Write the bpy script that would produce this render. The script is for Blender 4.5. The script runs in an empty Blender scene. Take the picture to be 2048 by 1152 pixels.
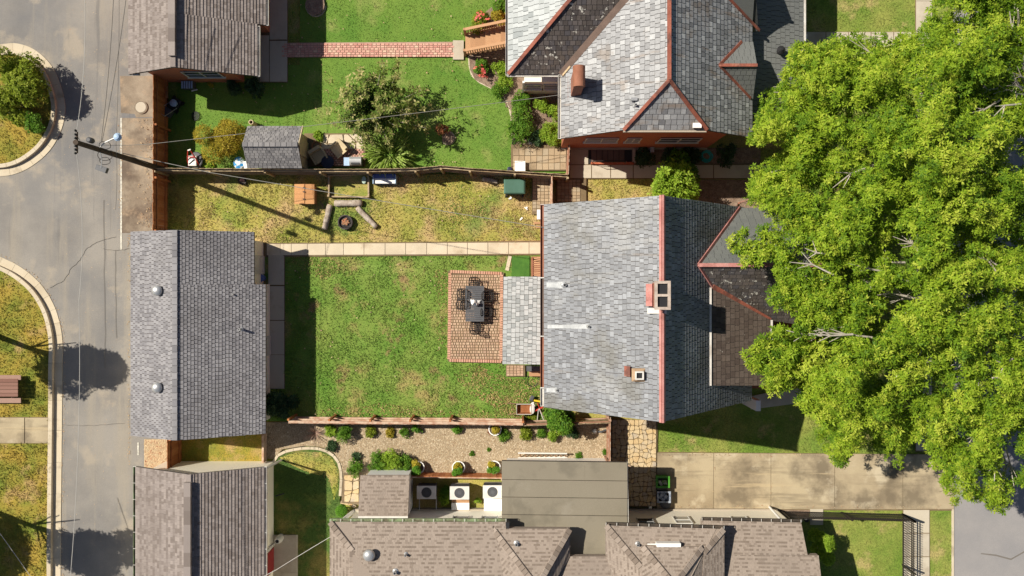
import bpy, math, random
import numpy as np
from mathutils import Vector, Matrix

random.seed(7)
RNG = np.random.default_rng(11)
scn = bpy.context.scene
COL = scn.collection
# ---------------------------------------------------------------- camera, sky, sun, exposure
H, S, NX, NY = 41.0, 0.025, 1030.0, 562.0          # drone height, metres per ground pixel, nadir
cam_d = bpy.data.cameras.new('camera'); cam = bpy.data.objects.new('camera', cam_d); COL.objects.link(cam)
cam.location = (0, 0, H); cam.rotation_euler = (0, 0, 0)
cam_d.sensor_width = 36; cam_d.lens = (H / S) / 2048 * 36
cam_d.shift_x = (1024 - NX) / 2048; cam_d.shift_y = -(576 - NY) / 2048
cam_d.clip_end = 2000
scn.camera = cam
SUN_EL = math.radians(49.0)
shx, shy = 0.9336, -0.3585                          # direction in which shadows fall
world = bpy.data.worlds.new('World'); scn.world = world; world.use_nodes = True
wn = world.node_tree; wn.nodes.clear()
sky = wn.nodes.new('ShaderNodeTexSky'); sky.sky_type = 'NISHITA'; sky.sun_disc = False
sky.sun_elevation = SUN_EL; sky.sun_rotation = math.atan2(-shx, -shy)
bg = wn.nodes.new('ShaderNodeBackground'); bg.inputs['Strength'].default_value = 0.05
wo = wn.nodes.new('ShaderNodeOutputWorld')
wn.links.new(sky.outputs[0], bg.inputs[0]); wn.links.new(bg.outputs[0], wo.inputs[0])
sd = bpy.data.lights.new('sun', 'SUN'); sd.energy = 5.0; sd.angle = math.radians(0.5); sd.color = (1.0, 0.93, 0.8)
sun = bpy.data.objects.new('sun', sd); COL.objects.link(sun)
sun.location = (-30, 12, 40)
sun.rotation_euler = Vector((shx * math.cos(SUN_EL), shy * math.cos(SUN_EL), -math.sin(SUN_EL))).to_track_quat('-Z', 'Y').to_euler()
scn.view_settings.view_transform = 'Standard'; scn.view_settings.look = 'None'
scn.view_settings.exposure = 0.5; scn.view_settings.gamma = 1; scn.view_settings.use_curve_mapping = False

# ---------------------------------------------------------------- geometry helpers
def P(px, py, z=0.0):
    u = 1 - z / H
    return Vector(((px - NX) * S * u, (NY - py) * S * u, z))
def P2(px, py, z=0.0):
    v = P(px, py, z); return (v.x, v.y)
def onslope_w(px, X0, z0, m):      # point of image column px on a slope rising to the west
    k = (px - NX) * S; u = (H - z0 - m * X0) / (H - m * k); return k * u, H * (1 - u)
def plane3(a, b, c):
    n = (b - a).cross(c - a).normalized()
    return (a, n if n.z > 0 else -n)
def RP(px, py, pl):                # image point onto a plane
    C = Vector((0, 0, H)); d = P(px, py, 0) - C
    t = (pl[0] - C).dot(pl[1]) / d.dot(pl[1]); return C + d * t

# ---------------------------------------------------------------- objects
WL = {}
def lab(o, label, cat, group=None, kind=None):
    if label: o['label'] = label
    if cat: o['category'] = cat
    if group: o['group'] = group
    if kind: o['kind'] = kind
    return o
def thing(name, label, cat, loc=(0, 0, 0), group=None):
    o = bpy.data.objects.new(name, None); COL.objects.link(o)
    o.empty_display_size = 0.2; o.location = loc; WL[o.name] = Vector(loc)
    return lab(o, label, cat, group)
def link(name, mesh, parent=None):
    o = bpy.data.objects.new(name, mesh); COL.objects.link(o)
    WL[o.name] = Vector((0, 0, 0))
    if parent is not None:
        o.parent = parent; o.location = -WL[parent.name]
    return o
def link_local(name, mesh, parent):
    o = bpy.data.objects.new(name, mesh); COL.objects.link(o); o.parent = parent; WL[o.name] = WL[parent.name].copy(); return o
def copy_tree(o, parent=None):
    c = o.copy(); COL.objects.link(c)
    if parent is not None: c.parent = parent
    for ch in list(o.children):
        copy_tree(ch, c)
    return c
def copies(proto, places, labels, group=None):
    out = []
    for i, (loc, rz, sc) in enumerate(places):
        o = proto if i == 0 else copy_tree(proto)
        out.append(o)
    for o, (loc, rz, sc), lb in zip(out, places, labels):
        o.location = loc; o.rotation_euler = (0, 0, rz); o.scale = (sc, sc, sc); o['label'] = lb
        if group: o['group'] = group
    return out

class MB:
    def __init__(s): s.v = []; s.f = []; s.t = []
    def add(s, vs, fs, t=0.5):
        b = len(s.v); s.v += [tuple(v) for v in vs]
        for f in fs: s.f.append([i + b for i in f]); s.t.append(t)
        return s
    def box(s, c, d, rz=0.0, t=0.5, m=None):
        hx, hy, hz = d[0] / 2, d[1] / 2, d[2] / 2
        M_ = m if m is not None else Matrix.Translation(Vector(c)) @ Matrix.Rotation(rz, 4, 'Z')
        vs = [M_ @ Vector((x, y, z)) for z in (-hz, hz) for x, y in ((-hx, -hy), (hx, -hy), (hx, hy), (-hx, hy))]
        return s.add(vs, [(3, 2, 1, 0), (4, 5, 6, 7), (0, 1, 5, 4), (1, 2, 6, 5), (2, 3, 7, 6), (3, 0, 4, 7)], t)
    def beam(s, a, b, w, h, t=0.5, up=(0, 0, 1)):
        a, b = Vector(a), Vector(b); d = (b - a); L = d.length
        if L < 1e-6: return s
        y = d / L; upv = Vector(up)
        if abs(y.dot(upv)) > .98: upv = Vector((1, 0, 0))
        x = y.cross(upv).normalized(); z = x.cross(y)
        m = Matrix(((x.x, y.x, z.x, 0), (x.y, y.y, z.y, 0), (x.z, y.z, z.z, 0), (0, 0, 0, 1)))
        return s.box(None, (w, L, h), m=Matrix.Translation((a + b) / 2) @ m, t=t)
    def prism(s, poly, z0, z1, t=0.5):
        n = len(poly); A = sum(poly[i][0] * poly[(i + 1) % n][1] - poly[(i + 1) % n][0] * poly[i][1] for i in range(n))
        if A < 0: poly = poly[::-1]
        vs = [(x, y, z0) for x, y in poly] + [(x, y, z1) for x, y in poly]
        return s.add(vs, [tuple(range(n))[::-1], tuple(range(n, 2 * n))] + [(i, (i + 1) % n, n + (i + 1) % n, n + i) for i in range(n)], t)
    def slab(s, poly, th, t=0.5):           # 3-D polygon with thickness straight down
        n = len(poly); nn = Vector((0, 0, 0))
        for i in range(n):
            a, b = poly[i], poly[(i + 1) % n]; nn += a.cross(b)
        if nn.z < 0: poly = poly[::-1]
        vs = [v - Vector((0, 0, th)) for v in poly] + list(poly)
        return s.add(vs, [tuple(range(n))[::-1], tuple(range(n, 2 * n))] + [(i, (i + 1) % n, n + (i + 1) % n, n + i) for i in range(n)], t)
    def tube(s, pts, r, n=6, t=0.5, closed=False):
        pts = [Vector(p) for p in pts]; b = len(s.v); k = len(pts)
        for i, p in enumerate(pts):
            if closed: d = pts[(i + 1) % k] - pts[i - 1]
            else: d = (pts[min(i + 1, k - 1)] - pts[max(i - 1, 0)])
            d.normalize(); up = Vector((0, 0, 1)) if abs(d.z) < .9 else Vector((1, 0, 0))
            x = d.cross(up).normalized(); y = x.cross(d)
            rr = r[i] if isinstance(r, (list, tuple)) else r
            for j in range(n):
                a = 2 * math.pi * j / n; s.v.append(tuple(p + x * math.cos(a) * rr + y * math.sin(a) * rr))
        for i in range(k if closed else k - 1):
            for j in range(n):
                i2 = (i + 1) % k
                s.f.append([b + i * n + j, b + i * n + (j + 1) % n, b + i2 * n + (j + 1) % n, b + i2 * n + j]); s.t.append(t)
        if not closed:
            s.f.append([b + j for j in range(n)][::-1]); s.f.append([b + (k - 1) * n + j for j in range(n)]); s.t += [t, t]
        return s
    def lathe(s, c, prof, n=14, t=0.5, sx=1, sy=1):
        c = Vector(c); b = len(s.v)
        for r, z in prof:
            for j in range(n):
                a = 2 * math.pi * j / n; s.v.append((c.x + r * math.cos(a) * sx, c.y + r * math.sin(a) * sy, c.z + z))
        for i in range(len(prof) - 1):
            for j in range(n):
                s.f.append([b + i * n + j, b + i * n + (j + 1) % n, b + (i + 1) * n + (j + 1) % n, b + (i + 1) * n + j]); s.t.append(t)
        s.f.append([b + j for j in range(n)][::-1]); s.f.append([b + (len(prof) - 1) * n + j for j in range(n)]); s.t += [t, t]
        return s
    def mesh(s, name, mat):
        me = bpy.data.meshes.new(name); me.from_pydata(s.v, [], s.f); me.materials.append(mat)
        at = me.attributes.new('tint', 'FLOAT', 'FACE'); at.data.foreach_set('value', np.array(s.t, dtype=np.float32))
        return me
    def build(s, name, mat, parent=None, smooth=False, kind=None, local=False):
        me = s.mesh(name, mat)
        if smooth: me.polygons.foreach_set('use_smooth', [True] * len(me.polygons))
        o = link_local(name, me, parent) if local else link(name, me, parent)
        if kind: o['kind'] = kind
        return o

def fast_mesh(name, V, F, mat, tint=None):
    V = np.asarray(V, dtype=np.float32); F = np.asarray(F, dtype=np.int32)
    me = bpy.data.meshes.new(name); k = F.shape[1]
    me.vertices.add(len(V)); me.vertices.foreach_set('co', V.ravel())
    me.loops.add(F.size); me.loops.foreach_set('vertex_index', F.ravel())
    me.polygons.add(len(F)); me.polygons.foreach_set('loop_start', np.arange(0, F.size, k, dtype=np.int32))
    if tint is not None:
        at = me.attributes.new('tint', 'FLOAT', 'FACE'); at.data.foreach_set('value', np.asarray(tint, dtype=np.float32))
    me.materials.append(mat); me.update(calc_edges=True)
    return me

# ---------------------------------------------------------------- materials
def lk(nt, a, b): nt.links.new(a, b)
def M(name, base, var=None, scale=1.5, rough=.8, bump=.25, bscale=30., fine=.18, stain=None, stain2=None, tint=None,
      metal=0., trans=0., spec=.3, brick=None, contrast=(.35, .65), coat=0., stretch=None, streak=None, streak2=None):
    m = bpy.data.materials.new(name); m.use_nodes = True; nt = m.node_tree; nt.nodes.clear()
    out = nt.nodes.new('ShaderNodeOutputMaterial'); bs = nt.nodes.new('ShaderNodeBsdfPrincipled')
    bs.inputs['Roughness'].default_value = rough; bs.inputs['Metallic'].default_value = metal
    bs.inputs['Specular IOR Level'].default_value = spec
    if coat: bs.inputs['Coat Weight'].default_value = coat
    geo = nt.nodes.new('ShaderNodeNewGeometry'); pos = geo.outputs['Position']
    if stretch:
        mp = nt.nodes.new('ShaderNodeVectorMath'); mp.operation = 'MULTIPLY'; mp.inputs[1].default_value = stretch
        lk(nt, pos, mp.inputs[0]); pos = mp.outputs[0]
    def noise(sc, det=4, off=0):
        n = nt.nodes.new('ShaderNodeTexNoise'); n.inputs['Scale'].default_value = sc; n.inputs['Detail'].default_value = det
        n.inputs['Roughness'].default_value = .6
        if off:
            a = nt.nodes.new('ShaderNodeVectorMath'); a.operation = 'ADD'; a.inputs[1].default_value = (off, off * .7, off * .3)
            lk(nt, pos, a.inputs[0]); lk(nt, a.outputs[0], n.inputs['Vector'])
        else: lk(nt, pos, n.inputs['Vector'])
        return n.outputs['Fac']
    def mapr(f, a, b, c=0., d=1.):
        r = nt.nodes.new('ShaderNodeMapRange'); r.inputs[1].default_value = a; r.inputs[2].default_value = b
        r.inputs[3].default_value = c; r.inputs[4].default_value = d; lk(nt, f, r.inputs[0]); return r.outputs[0]
    def mix(f, a, b, mode='MIX'):
        x = nt.nodes.new('ShaderNodeMix'); x.data_type = 'RGBA'; x.blend_type = mode
        for sck, val in ((x.inputs[0], f), (x.inputs[6], a), (x.inputs[7], b)):
            if hasattr(val, 'is_linked'): lk(nt, val, sck)
            elif isinstance(val, (int, float)): sck.default_value = val
            else: sck.default_value = (*val, 1)
        return x.outputs[2]
    col = base
    if tint:
        at = nt.nodes.new('ShaderNodeAttribute'); at.attribute_name = 'tint'
        r = nt.nodes.new('ShaderNodeValToRGB'); el = r.color_ramp.elements
        while len(el) < len(tint): el.new(.5)
        for i, c in enumerate(tint): el[i].position = i / (len(tint) - 1); el[i].color = (*c, 1)
        lk(nt, at.outputs['Fac'], r.inputs[0]); col = r.outputs[0]
    if brick:
        sp = nt.nodes.new('ShaderNodeSeparateXYZ'); lk(nt, pos, sp.inputs[0])
        ad = nt.nodes.new('ShaderNodeMath'); ad.operation = 'ADD'; lk(nt, sp.outputs[0], ad.inputs[0]); lk(nt, sp.outputs[1], ad.inputs[1])
        cb = nt.nodes.new('ShaderNodeCombineXYZ'); lk(nt, ad.outputs[0], cb.inputs[0]); lk(nt, sp.outputs[2], cb.inputs[1])
        bt = nt.nodes.new('ShaderNodeTexBrick'); bt.inputs['Scale'].default_value = 1; bt.inputs['Brick Width'].default_value = .22
        bt.inputs['Row Height'].default_value = .075; bt.inputs['Mortar Size'].default_value = .008
        bt.inputs['Color1'].default_value = (*base, 1); bt.inputs['Color2'].default_value = (*brick[0], 1); bt.inputs['Mortar'].default_value = (*brick[1], 1)
        lk(nt, cb.outputs[0], bt.inputs['Vector']); col = bt.outputs['Color']
    if var: col = mix(mapr(noise(scale, 5), contrast[0], contrast[1]), col, var)
    if stain: col = mix(mapr(noise(stain[1], 5, 13.7), stain[2], stain[2] + stain[3], 0, stain[4]), col, stain[0])
    if stain2: col = mix(mapr(noise(stain2[1], 5, 31.1), stain2[2], stain2[2] + stain2[3], 0, stain2[4]), col, stain2[0])
    for sk in (streak, streak2):
        if sk:
            vm = nt.nodes.new('ShaderNodeVectorMath'); vm.operation = 'MULTIPLY'; vm.inputs[1].default_value = sk[1]; lk(nt, pos, vm.inputs[0])
            sn = nt.nodes.new('ShaderNodeTexNoise'); sn.inputs['Scale'].default_value = 1; sn.inputs['Detail'].default_value = 6; sn.inputs['Roughness'].default_value = .65
            lk(nt, vm.outputs[0], sn.inputs['Vector']); col = mix(mapr(sn.outputs['Fac'], sk[2], sk[2] + sk[3], 0, sk[4]), col, sk[0])
    nb = noise(bscale, 3)
    if fine:
        g = mapr(nb, .25, .75, 1 - fine, 1 + fine)
        cb = nt.nodes.new('ShaderNodeCombineColor')
        for i in range(3): lk(nt, g, cb.inputs[i])
        col = mix(1.0, col, cb.outputs[0], 'MULTIPLY')
    if hasattr(col, 'is_linked'): lk(nt, col, bs.inputs['Base Color'])
    else: bs.inputs['Base Color'].default_value = (*col, 1)
    if bump:
        b = nt.nodes.new('ShaderNodeBump'); b.inputs['Strength'].default_value = bump; b.inputs['Distance'].default_value = .03
        lk(nt, nb, b.inputs['Height']); lk(nt, b.outputs[0], bs.inputs['Normal'])
    if trans:
        tr = nt.nodes.new('ShaderNodeBsdfTranslucent'); ms = nt.nodes.new('ShaderNodeMixShader'); ms.inputs[0].default_value = trans
        if hasattr(col, 'is_linked'): lk(nt, col, tr.inputs[0])
        else: tr.inputs[0].default_value = (*col, 1)
        lk(nt, bs.outputs[0], ms.inputs[1]); lk(nt, tr.outputs[0], ms.inputs[2]); lk(nt, ms.outputs[0], out.inputs[0])
    else: lk(nt, bs.outputs[0], out.inputs[0])
    return m

MT = {}
MT['soil'] = M('soil', (.13, .09, .055), (.2, .15, .09), 1.2)
MT['asphalt'] = M('asphalt', (.18, .168, .156), (.25, .23, .205), .3, .92, .3, 40, .24, stain=((.135, .137, .145), .16, .47, .2, .8), stain2=((.34, .29, .225), .5, .56, .1, .6), contrast=(.36, .6), streak=((.28, .245, .195), (.9, .07, 1), .52, .12, .55), streak2=((.11, .108, .108), (1.6, .09, 1), .6, .07, .5))
MT['street'] = M('street', (.22, .212, .215), (.26, .245, .24), .5, .9, .2, 45, .18, streak=((.29, .275, .26), (.5, .06, 1), .52, .12, .6))
MT['concrete'] = M('concrete', (.4, .35, .27), (.46, .41, .33), .8, .9, .12, 35, .1, stain=((.24, .19, .13), .9, .56, .15, .5), tint=[(.36, .31, .24), (.46, .41, .32)])
MT['path_con'] = M('path_con', (.56, .46, .32), (.56, .475, .35), .9, .9, .15, 35, .14, tint=[(.44, .375, .275), (.52, .445, .33)], stain=((.33, .25, .16), 1.1, .56, .14, .6), stain2=((.6, .53, .42), 1.7, .57, .12, .5))
MT['drive'] = M('drive', (.27, .21, .135), (.39, .32, .21), .4, .9, .15, 45, .16, tint=[(.25, .195, .125), (.33, .265, .175)], stain=((.12, .095, .065), .5, .49, .14, .75), stain2=((.5, .43, .31), .6, .56, .1, .7), contrast=(.4, .62), streak=((.15, .12, .08), (.12, 1.3, 1), .54, .1, .6), streak2=((.46, .36, .22), (.15, 2.2, 1), .6, .06, .5))
MT['apron'] = M('apron', (.21, .165, .12), (.31, .255, .19), .6, .92, .2, 40, .2, stain=((.11, .08, .06), .55, .49, .12, .85), stain2=((.36, .26, .17), 1.1, .56, .1, .6), contrast=(.42, .6))
MT['kerb'] = M('kerb', (.46, .38, .27), (.52, .45, .34), .9, .9, .1, 30, .12, tint=[(.42, .35, .25), (.52, .44, .32)], stain=((.25, .2, .14), 1.1, .57, .1, .5))
MT['lawn_bright'] = M('lawn_bright', (.08, .175, .02), (.14, .225, .034), .45, .9, .6, 24, .45, stain=((.22, .25, .07), .7, .55, .14, .8), contrast=(.34, .64), streak=((.115, .2, .03), (1.4, .12, 1), .5, .1, .5))
MT['dead_grass'] = M('dead_grass', (.36, .26, .11), (.26, .22, .07), 1.3, .9, .5, 20, .4, stain=((.14, .2, .035), .9, .56, .1, .7))
MT['lawn_dry'] = M('lawn_dry', (.34, .28, .075), (.22, .24, .04), .6, .9, .6, 20, .48, stain=((.4, .28, .13), .5, .48, .13, .9), stain2=((.11, .18, .03), .3, .56, .1, .8), contrast=(.4, .65))
MT['lawn_main'] = M('lawn_main', (.092, .19, .022), (.165, .225, .042), .5, .9, .6, 20, .5, stain=((.29, .23, .085), .6, .555, .12, .85), stain2=((.24, .15, .075), .6, .6, .07, .8), contrast=(.35, .65), streak=((.2, .28, .06), (.15, 1.1, 1), .55, .1, .5))
MT['lawn_island'] = M('lawn_island', (.3, .215, .035), (.14, .17, .02), .55, .9, .6, 22, .45, stain=((.36, .24, .1), .8, .55, .12, .8), contrast=(.4, .64))
MT['lawn_south'] = M('lawn_south', (.06, .11, .02), (.26, .2, .06), .35, .9, .6, 22, .45, stain=((.12, .15, .03), .8, .55, .12, .7), contrast=(.46, .62))  # dark green of the grass in garage shade, put into the base colour
MT['lawn_front'] = M('lawn_front', (.21, .23, .05), (.11, .18, .022), .45, .9, .6, 20, .48, stain=((.34, .27, .11), .8, .55, .12, .8), contrast=(.38, .62))
MT['mulch'] = M('mulch', (.16, .105, .075), (.26, .19, .14), 5, .9, .8, 22, .5)
MT['leaf_litter'] = M('leaf_litter', (.3, .2, .11), (.42, .32, .2), 6, .9, .5, 20, .4, tint=[(.2, .06, .03), (.4, .27, .15), (.5, .38, .24), (.33, .14, .07)])
MT['gravel'] = M('gravel', (.26, .2, .125), (.33, .26, .175), 1.2, .9, .8, 26, .4)
MT['pebble'] = M('pebble', (.4, .3, .2), None, fine=.2, bump=0, tint=[(.2, .135, .08), (.33, .25, .155), (.47, .39, .28), (.29, .2, .115)])
MT['flagstone'] = M('flagstone', (.45, .33, .17), (.5, .38, .22), 3, .85, .4, 18, .2, tint=[(.42, .27, .12), (.52, .38, .2), (.36, .31, .25), (.56, .45, .28)])
MT['patio_stone'] = M('patio_stone', (.36, .27, .17), None, rough=.9, tint=[(.27, .2, .13), (.4, .3, .19), (.34, .28, .2)], stain=((.2, .15, .09), 1.4, .55, .1, .5))
MT['path_brick'] = M('path_brick', (.4, .18, .13), None, tint=[(.46, .21, .17), (.55, .31, .24), (.5, .25, .21), (.6, .42, .31)], bump=.2, stain=((.52, .42, .32), 1.5, .6, .1, .3))
MT['joint_pale'] = M('joint_pale', (.32, .2, .15), (.38, .26, .2), 3)
MT['paver'] = M('paver', (.45, .28, .16), None, tint=[(.38, .25, .16), (.47, .335, .23), (.42, .275, .185), (.36, .24, .17)], bump=.25, stain=((.3, .19, .11), 1.3, .53, .12, .5))
MT['paver_edge'] = M('paver_edge', (.55, .28, .16), None, tint=[(.46, .24, .16), (.53, .31, .22)], bump=.25, stain=((.34, .2, .13), 2, .55, .12, .5))
MT['joint'] = M('joint', (.13, .09, .05), (.18, .13, .07), 3)
MT['slate'] = M('slate', (.18, .18, .19), None, rough=.5, spec=.5, bump=.15, bscale=14, fine=.15,
  tint=[(.112, .117, .13), (.158, .165, .182), (.19, .198, .216), (.148, .154, .168), (.25, .262, .285)], stain=((.12, .115, .1), .55, .52, .12, .7), stain2=((.3, .3, .295), .35, .55, .12, .4), streak=((.15, .115, .085), (.35, 2.6, .35), .62, .08, .5), streak2=((.27, .265, .255), (.3, 1.7, .3), .56, .1, .45))
MT['slate_nb'] = M('slate_nb', (.18, .18, .19), None, rough=.5, spec=.5, bump=.15, bscale=14, fine=.15,
  tint=[(.125, .127, .137), (.205, .207, .217), (.265, .269, .28), (.185, .187, .197), (.36, .366, .375)], stain=((.19, .145, .11), .7, .58, .1, .6), streak=((.2, .15, .115), (.35, 2.4, .35), .58, .08, .6))
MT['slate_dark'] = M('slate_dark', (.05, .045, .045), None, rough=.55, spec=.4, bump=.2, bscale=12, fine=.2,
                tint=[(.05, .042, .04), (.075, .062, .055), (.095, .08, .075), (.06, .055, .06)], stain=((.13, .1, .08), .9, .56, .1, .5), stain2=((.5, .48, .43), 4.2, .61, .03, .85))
MT['slate_brown'] = M('slate_brown', (.1, .075, .06), None, rough=.7, bump=.2, bscale=12, fine=.2,
  tint=[(.062, .045, .037), (.085, .064, .052), (.1, .077, .064)], stain=((.13, .098, .075), 1., .58, .1, .5), stain2=((.42, .4, .35), 6, .68, .03, .8))
MT['slate_plain'] = M('slate_plain', (.115, .12, .12), (.14, .145, .14), .6, rough=.6, bump=.1, tint=[(.11, .115, .115), (.14, .145, .14)])
MT['slate_porch'] = M('slate_porch', (.25, .26, .26), None, rough=.5, spec=.45, bump=.12, bscale=14, fine=.1, tint=[(.2, .22, .225), (.31, .33, .335), (.38, .4, .405), (.27, .29, .29)])
MT['shingle_grey'] = M('shingle_grey', (.2, .19, .195), None, stain=((.15, .142, .145), .4, .5, .15, .5), rough=.9, bump=.4, bscale=90, fine=.2, tint=[(.16, .155, .165), (.22, .212, .222), (.27, .262, .272), (.19, .183, .195)])
MT['shingle_brown'] = M('shingle_brown', (.24, .2, .175), None, stain=((.17, .14, .125), .5, .5, .15, .5), rough=.9, bump=.4, bscale=90, fine=.2, tint=[(.15, .122, .11), (.175, .145, .13), (.24, .205, .19), (.26, .222, .205), (.285, .245, .225)])
MT['shingle_tan'] = M('shingle_tan', (.3, .24, .2), None, stain=((.22, .18, .15), .5, .5, .15, .5), rough=.9, bump=.4, bscale=90, fine=.2, tint=[(.165, .13, .105), (.195, .155, .126), (.26, .212, .176), (.285, .234, .196), (.31, .256, .215)])
MT['shingle_shed'] = M('shingle_shed', (.2, .19, .19), None, rough=.9, bump=.4, bscale=90, fine=.2, tint=[(.14, .135, .14), (.19, .182, .185), (.24, .23, .23)])
MT['deck'] = M('deck', (.07, .06, .055))
MT['membrane'] = M('membrane', (.2, .175, .13), (.21, .185, .14), .5, .9, .2, 60, .15, tint=[(.165, .145, .108), (.2, .175, .132)], stain=((.135, .12, .092), .6, .52, .12, .65), stain2=((.26, .235, .19), .8, .6, .08, .4), streak=((.14, .125, .095), (1.2, .25, 1), .57, .08, .5))
MT['ridge_red'] = M('ridge_red', (.36, .14, .125), (.44, .21, .185), 2.2, .7, .2, 20, .2, stain=((.2, .075, .06), 1.4, .53, .12, .7), stain2=((.44, .32, .29), 2.3, .6, .1, .5))
MT['ridge_rust'] = M('ridge_rust', (.22, .065, .042), (.3, .1, .065), 2.5, .7, .2, 20, .2, stain=((.1, .045, .035), 1.3, .5, .12, .8), stain2=((.34, .2, .15), 2.6, .6, .1, .5))
MT['valley_metal'] = M('valley_metal', (.11, .075, .06), (.15, .1, .08), 2)
MT['brick_wall'] = M('brick_wall', (.42, .12, .055), brick=((.36, .09, .04), (.4, .22, .15)), rough=.85, bump=.1)
MT['brick_chim'] = M('brick_chim', (.3, .1, .055), brick=((.24, .07, .04), (.32, .24, .2)), rough=.85, bump=.1)
MT['stone_cap'] = M('stone_cap', (.46, .38, .32), (.3, .24, .2), 5, bump=.2)
MT['stone_base'] = M('stone_base', (.34, .29, .23))
MT['cream_wall'] = M('cream_wall', (.85, .8, .67), (.87, .82, .71), 1, .7, .05, 20, .03)
MT['white'] = M('white', (.75, .74, .72), None, rough=.5, bump=0, fine=.03)
MT['offwhite'] = M('offwhite', (.62, .6, .56), (.52, .5, .46), 3, rough=.6, bump=.05, fine=.06)
MT['grey_metal'] = M('grey_metal', (.45, .45, .45), (.36, .36, .36), 4, rough=.4, metal=.5, bump=.05)
MT['galv'] = M('galv', (.55, .55, .55), (.45, .45, .45), 5, rough=.35, metal=.6, bump=.05)
MT['black'] = M('black', (.02, .02, .022), None, rough=.5, bump=.05)
MT['iron'] = M('iron', (.022, .018, .016), None, rough=.5, bump=.05)
MT['dkgrey'] = M('dkgrey', (.07, .072, .08), (.09, .092, .1), 3, rough=.55, bump=.1)
MT['glass'] = M('glass', (.02, .022, .025), None, rough=.25, bump=0, fine=0, spec=.25)
MT['glass_pale'] = M('glass_pale', (.3, .3, .28), None, rough=.1, bump=0, fine=0, spec=.6)
MT['gutter_moss'] = M('gutter_moss', (.2, .26, .14), (.12, .11, .07), 3, contrast=(.4, .6))
MT['gutter_dark'] = M('gutter_dark', (.035, .03, .025), (.08, .06, .045), 3)
MT['gutter_white'] = M('gutter_white', (.55, .53, .5), (.4, .36, .32), 2)
MT['fence_red'] = M('fence_red', (.21, .075, .028), None, tint=[(.3, .1, .035), (.38, .14, .05), (.43, .18, .07)], stretch=(1, 1, .2), bump=.4, stain=((.2, .065, .025), 3, .55, .1, .5))
MT['fence_old'] = M('fence_old', (.2, .15, .09), None, tint=[(.24, .17, .1), (.36, .27, .16), (.42, .33, .22)], bump=.4, stain=((.16, .11, .06), 3, .52, .12, .6))
MT['fence_weather'] = M('fence_weather', (.4, .28, .2), None, tint=[(.22, .09, .05), (.36, .22, .15), (.45, .34, .26)], bump=.4, stain=((.2, .08, .04), 3, .55, .1, .6))
MT['rail_pale'] = M('rail_pale', (.5, .37, .27), (.36, .2, .13), 2.5, bump=.3, contrast=(.42, .6))
MT['wood_red'] = M('wood_red', (.22, .085, .05), (.28, .12, .075), 3, bump=.3, tint=[(.19, .07, .04), (.26, .11, .065)])
MT['wood_deck'] = M('wood_deck', (.36, .2, .1), None, tint=[(.3, .165, .085), (.38, .215, .115), (.44, .26, .14)], bump=.3)
MT['wood_orange'] = M('wood_orange', (.42, .2, .075), None, tint=[(.36, .16, .06), (.45, .22, .09), (.5, .26, .11)], bump=.3, stain=((.25, .1, .04), 4, .55, .1, .5))
MT['wood_picnic'] = M('wood_picnic', (.2, .1, .07), None, tint=[(.16, .075, .055), (.24, .13, .1), (.3, .19, .15)], bump=.3)
MT['log'] = M('log', (.44, .38, .32), (.3, .24, .19), 4, bump=.6, bscale=18, stain=((.18, .14, .1), 6, .55, .08, .7))
MT['bark'] = M('bark', (.22, .185, .15), (.3, .26, .21), 4, bump=.6, bscale=14)
MT['branch'] = M('branch', (.34, .3, .25), (.44, .4, .34), 4, bump=.4, bscale=14)
MT['pole_wood'] = M('pole_wood', (.045, .03, .022), (.07, .05, .035), 3, bump=.4)
MT['char'] = M('char', (.035, .03, .03), (.07, .06, .055), 6, bump=.6)
MT['ember'] = M('ember', (.42, .13, .05), (.3, .18, .1), 9, bump=.6, stain=((.1, .06, .05), 8, .55, .06, .8))
MT['green_lid'] = M('green_lid', (.05, .115, .08), (.06, .135, .1), 2, rough=.5, bump=.05, fine=.05)
MT['dkgreen'] = M('dkgreen', (.02, .05, .03), None, rough=.5, bump=.05)
MT['turf'] = M('turf', (.04, .12, .015), (.06, .16, .02), 3, bump=.5, bscale=40, stain=((.16, .22, .1), 2.2, .62, .06, .5))
MT['beige'] = M('beige', (.54, .44, .28), (.46, .37, .23), 3, bump=.2)
MT['navy'] = M('navy', (.016, .022, .05), None, rough=.5, bump=.1)
MT['blue'] = M('blue', (.09, .13, .33), (.11, .16, .38), 3, rough=.4, bump=.02)
MT['ltblue'] = M('ltblue', (.33, .45, .62), None, rough=.4, bump=.02)
MT['bag_blue'] = M('bag_blue', (.03, .22, .5), (.5, .56, .6), 5, rough=.4, bump=.1, contrast=(.48, .52), stain=((.08, .4, .12), 4, .58, .02, .9), stain2=((.6, .5, .05), 5, .66, .02, .9))
MT['red'] = M('red', (.42, .04, .03), None, rough=.45, bump=.02)
MT['yellow'] = M('yellow', (.75, .55, .03), None, rough=.5, bump=.02)
MT['teal'] = M('teal', (.02, .33, .33), None, rough=.5, bump=.02)
MT['palegreen'] = M('palegreen', (.35, .45, .38), None, rough=.5)
MT['rust'] = M('rust', (.22, .075, .025), (.28, .11, .045), 5, bump=.4)
MT['terracotta'] = M('terracotta', (.32, .15, .075), None, bump=.2)
MT['green_bin'] = M('green_bin', (.07, .26, .03), (.05, .2, .025), 4, rough=.5, fine=.1)
MT['junk'] = M('junk', (.12, .2, .05), (.4, .38, .3), 8, contrast=(.48, .52), fine=.1)
MT['greybox'] = M('greybox', (.16, .19, .25), (.3, .33, .38), 6, contrast=(.47, .53), fine=.1)
MT['wire'] = M('wire', (.4, .385, .36), None, rough=.5, bump=0, fine=0)
MT['wire_mid'] = M('wire_mid', (.22, .21, .19), None, rough=.5, bump=0, fine=0)
MT['wire_dark'] = M('wire_dark', (.12, .11, .1), None, rough=.5, bump=0, fine=0)
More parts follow.
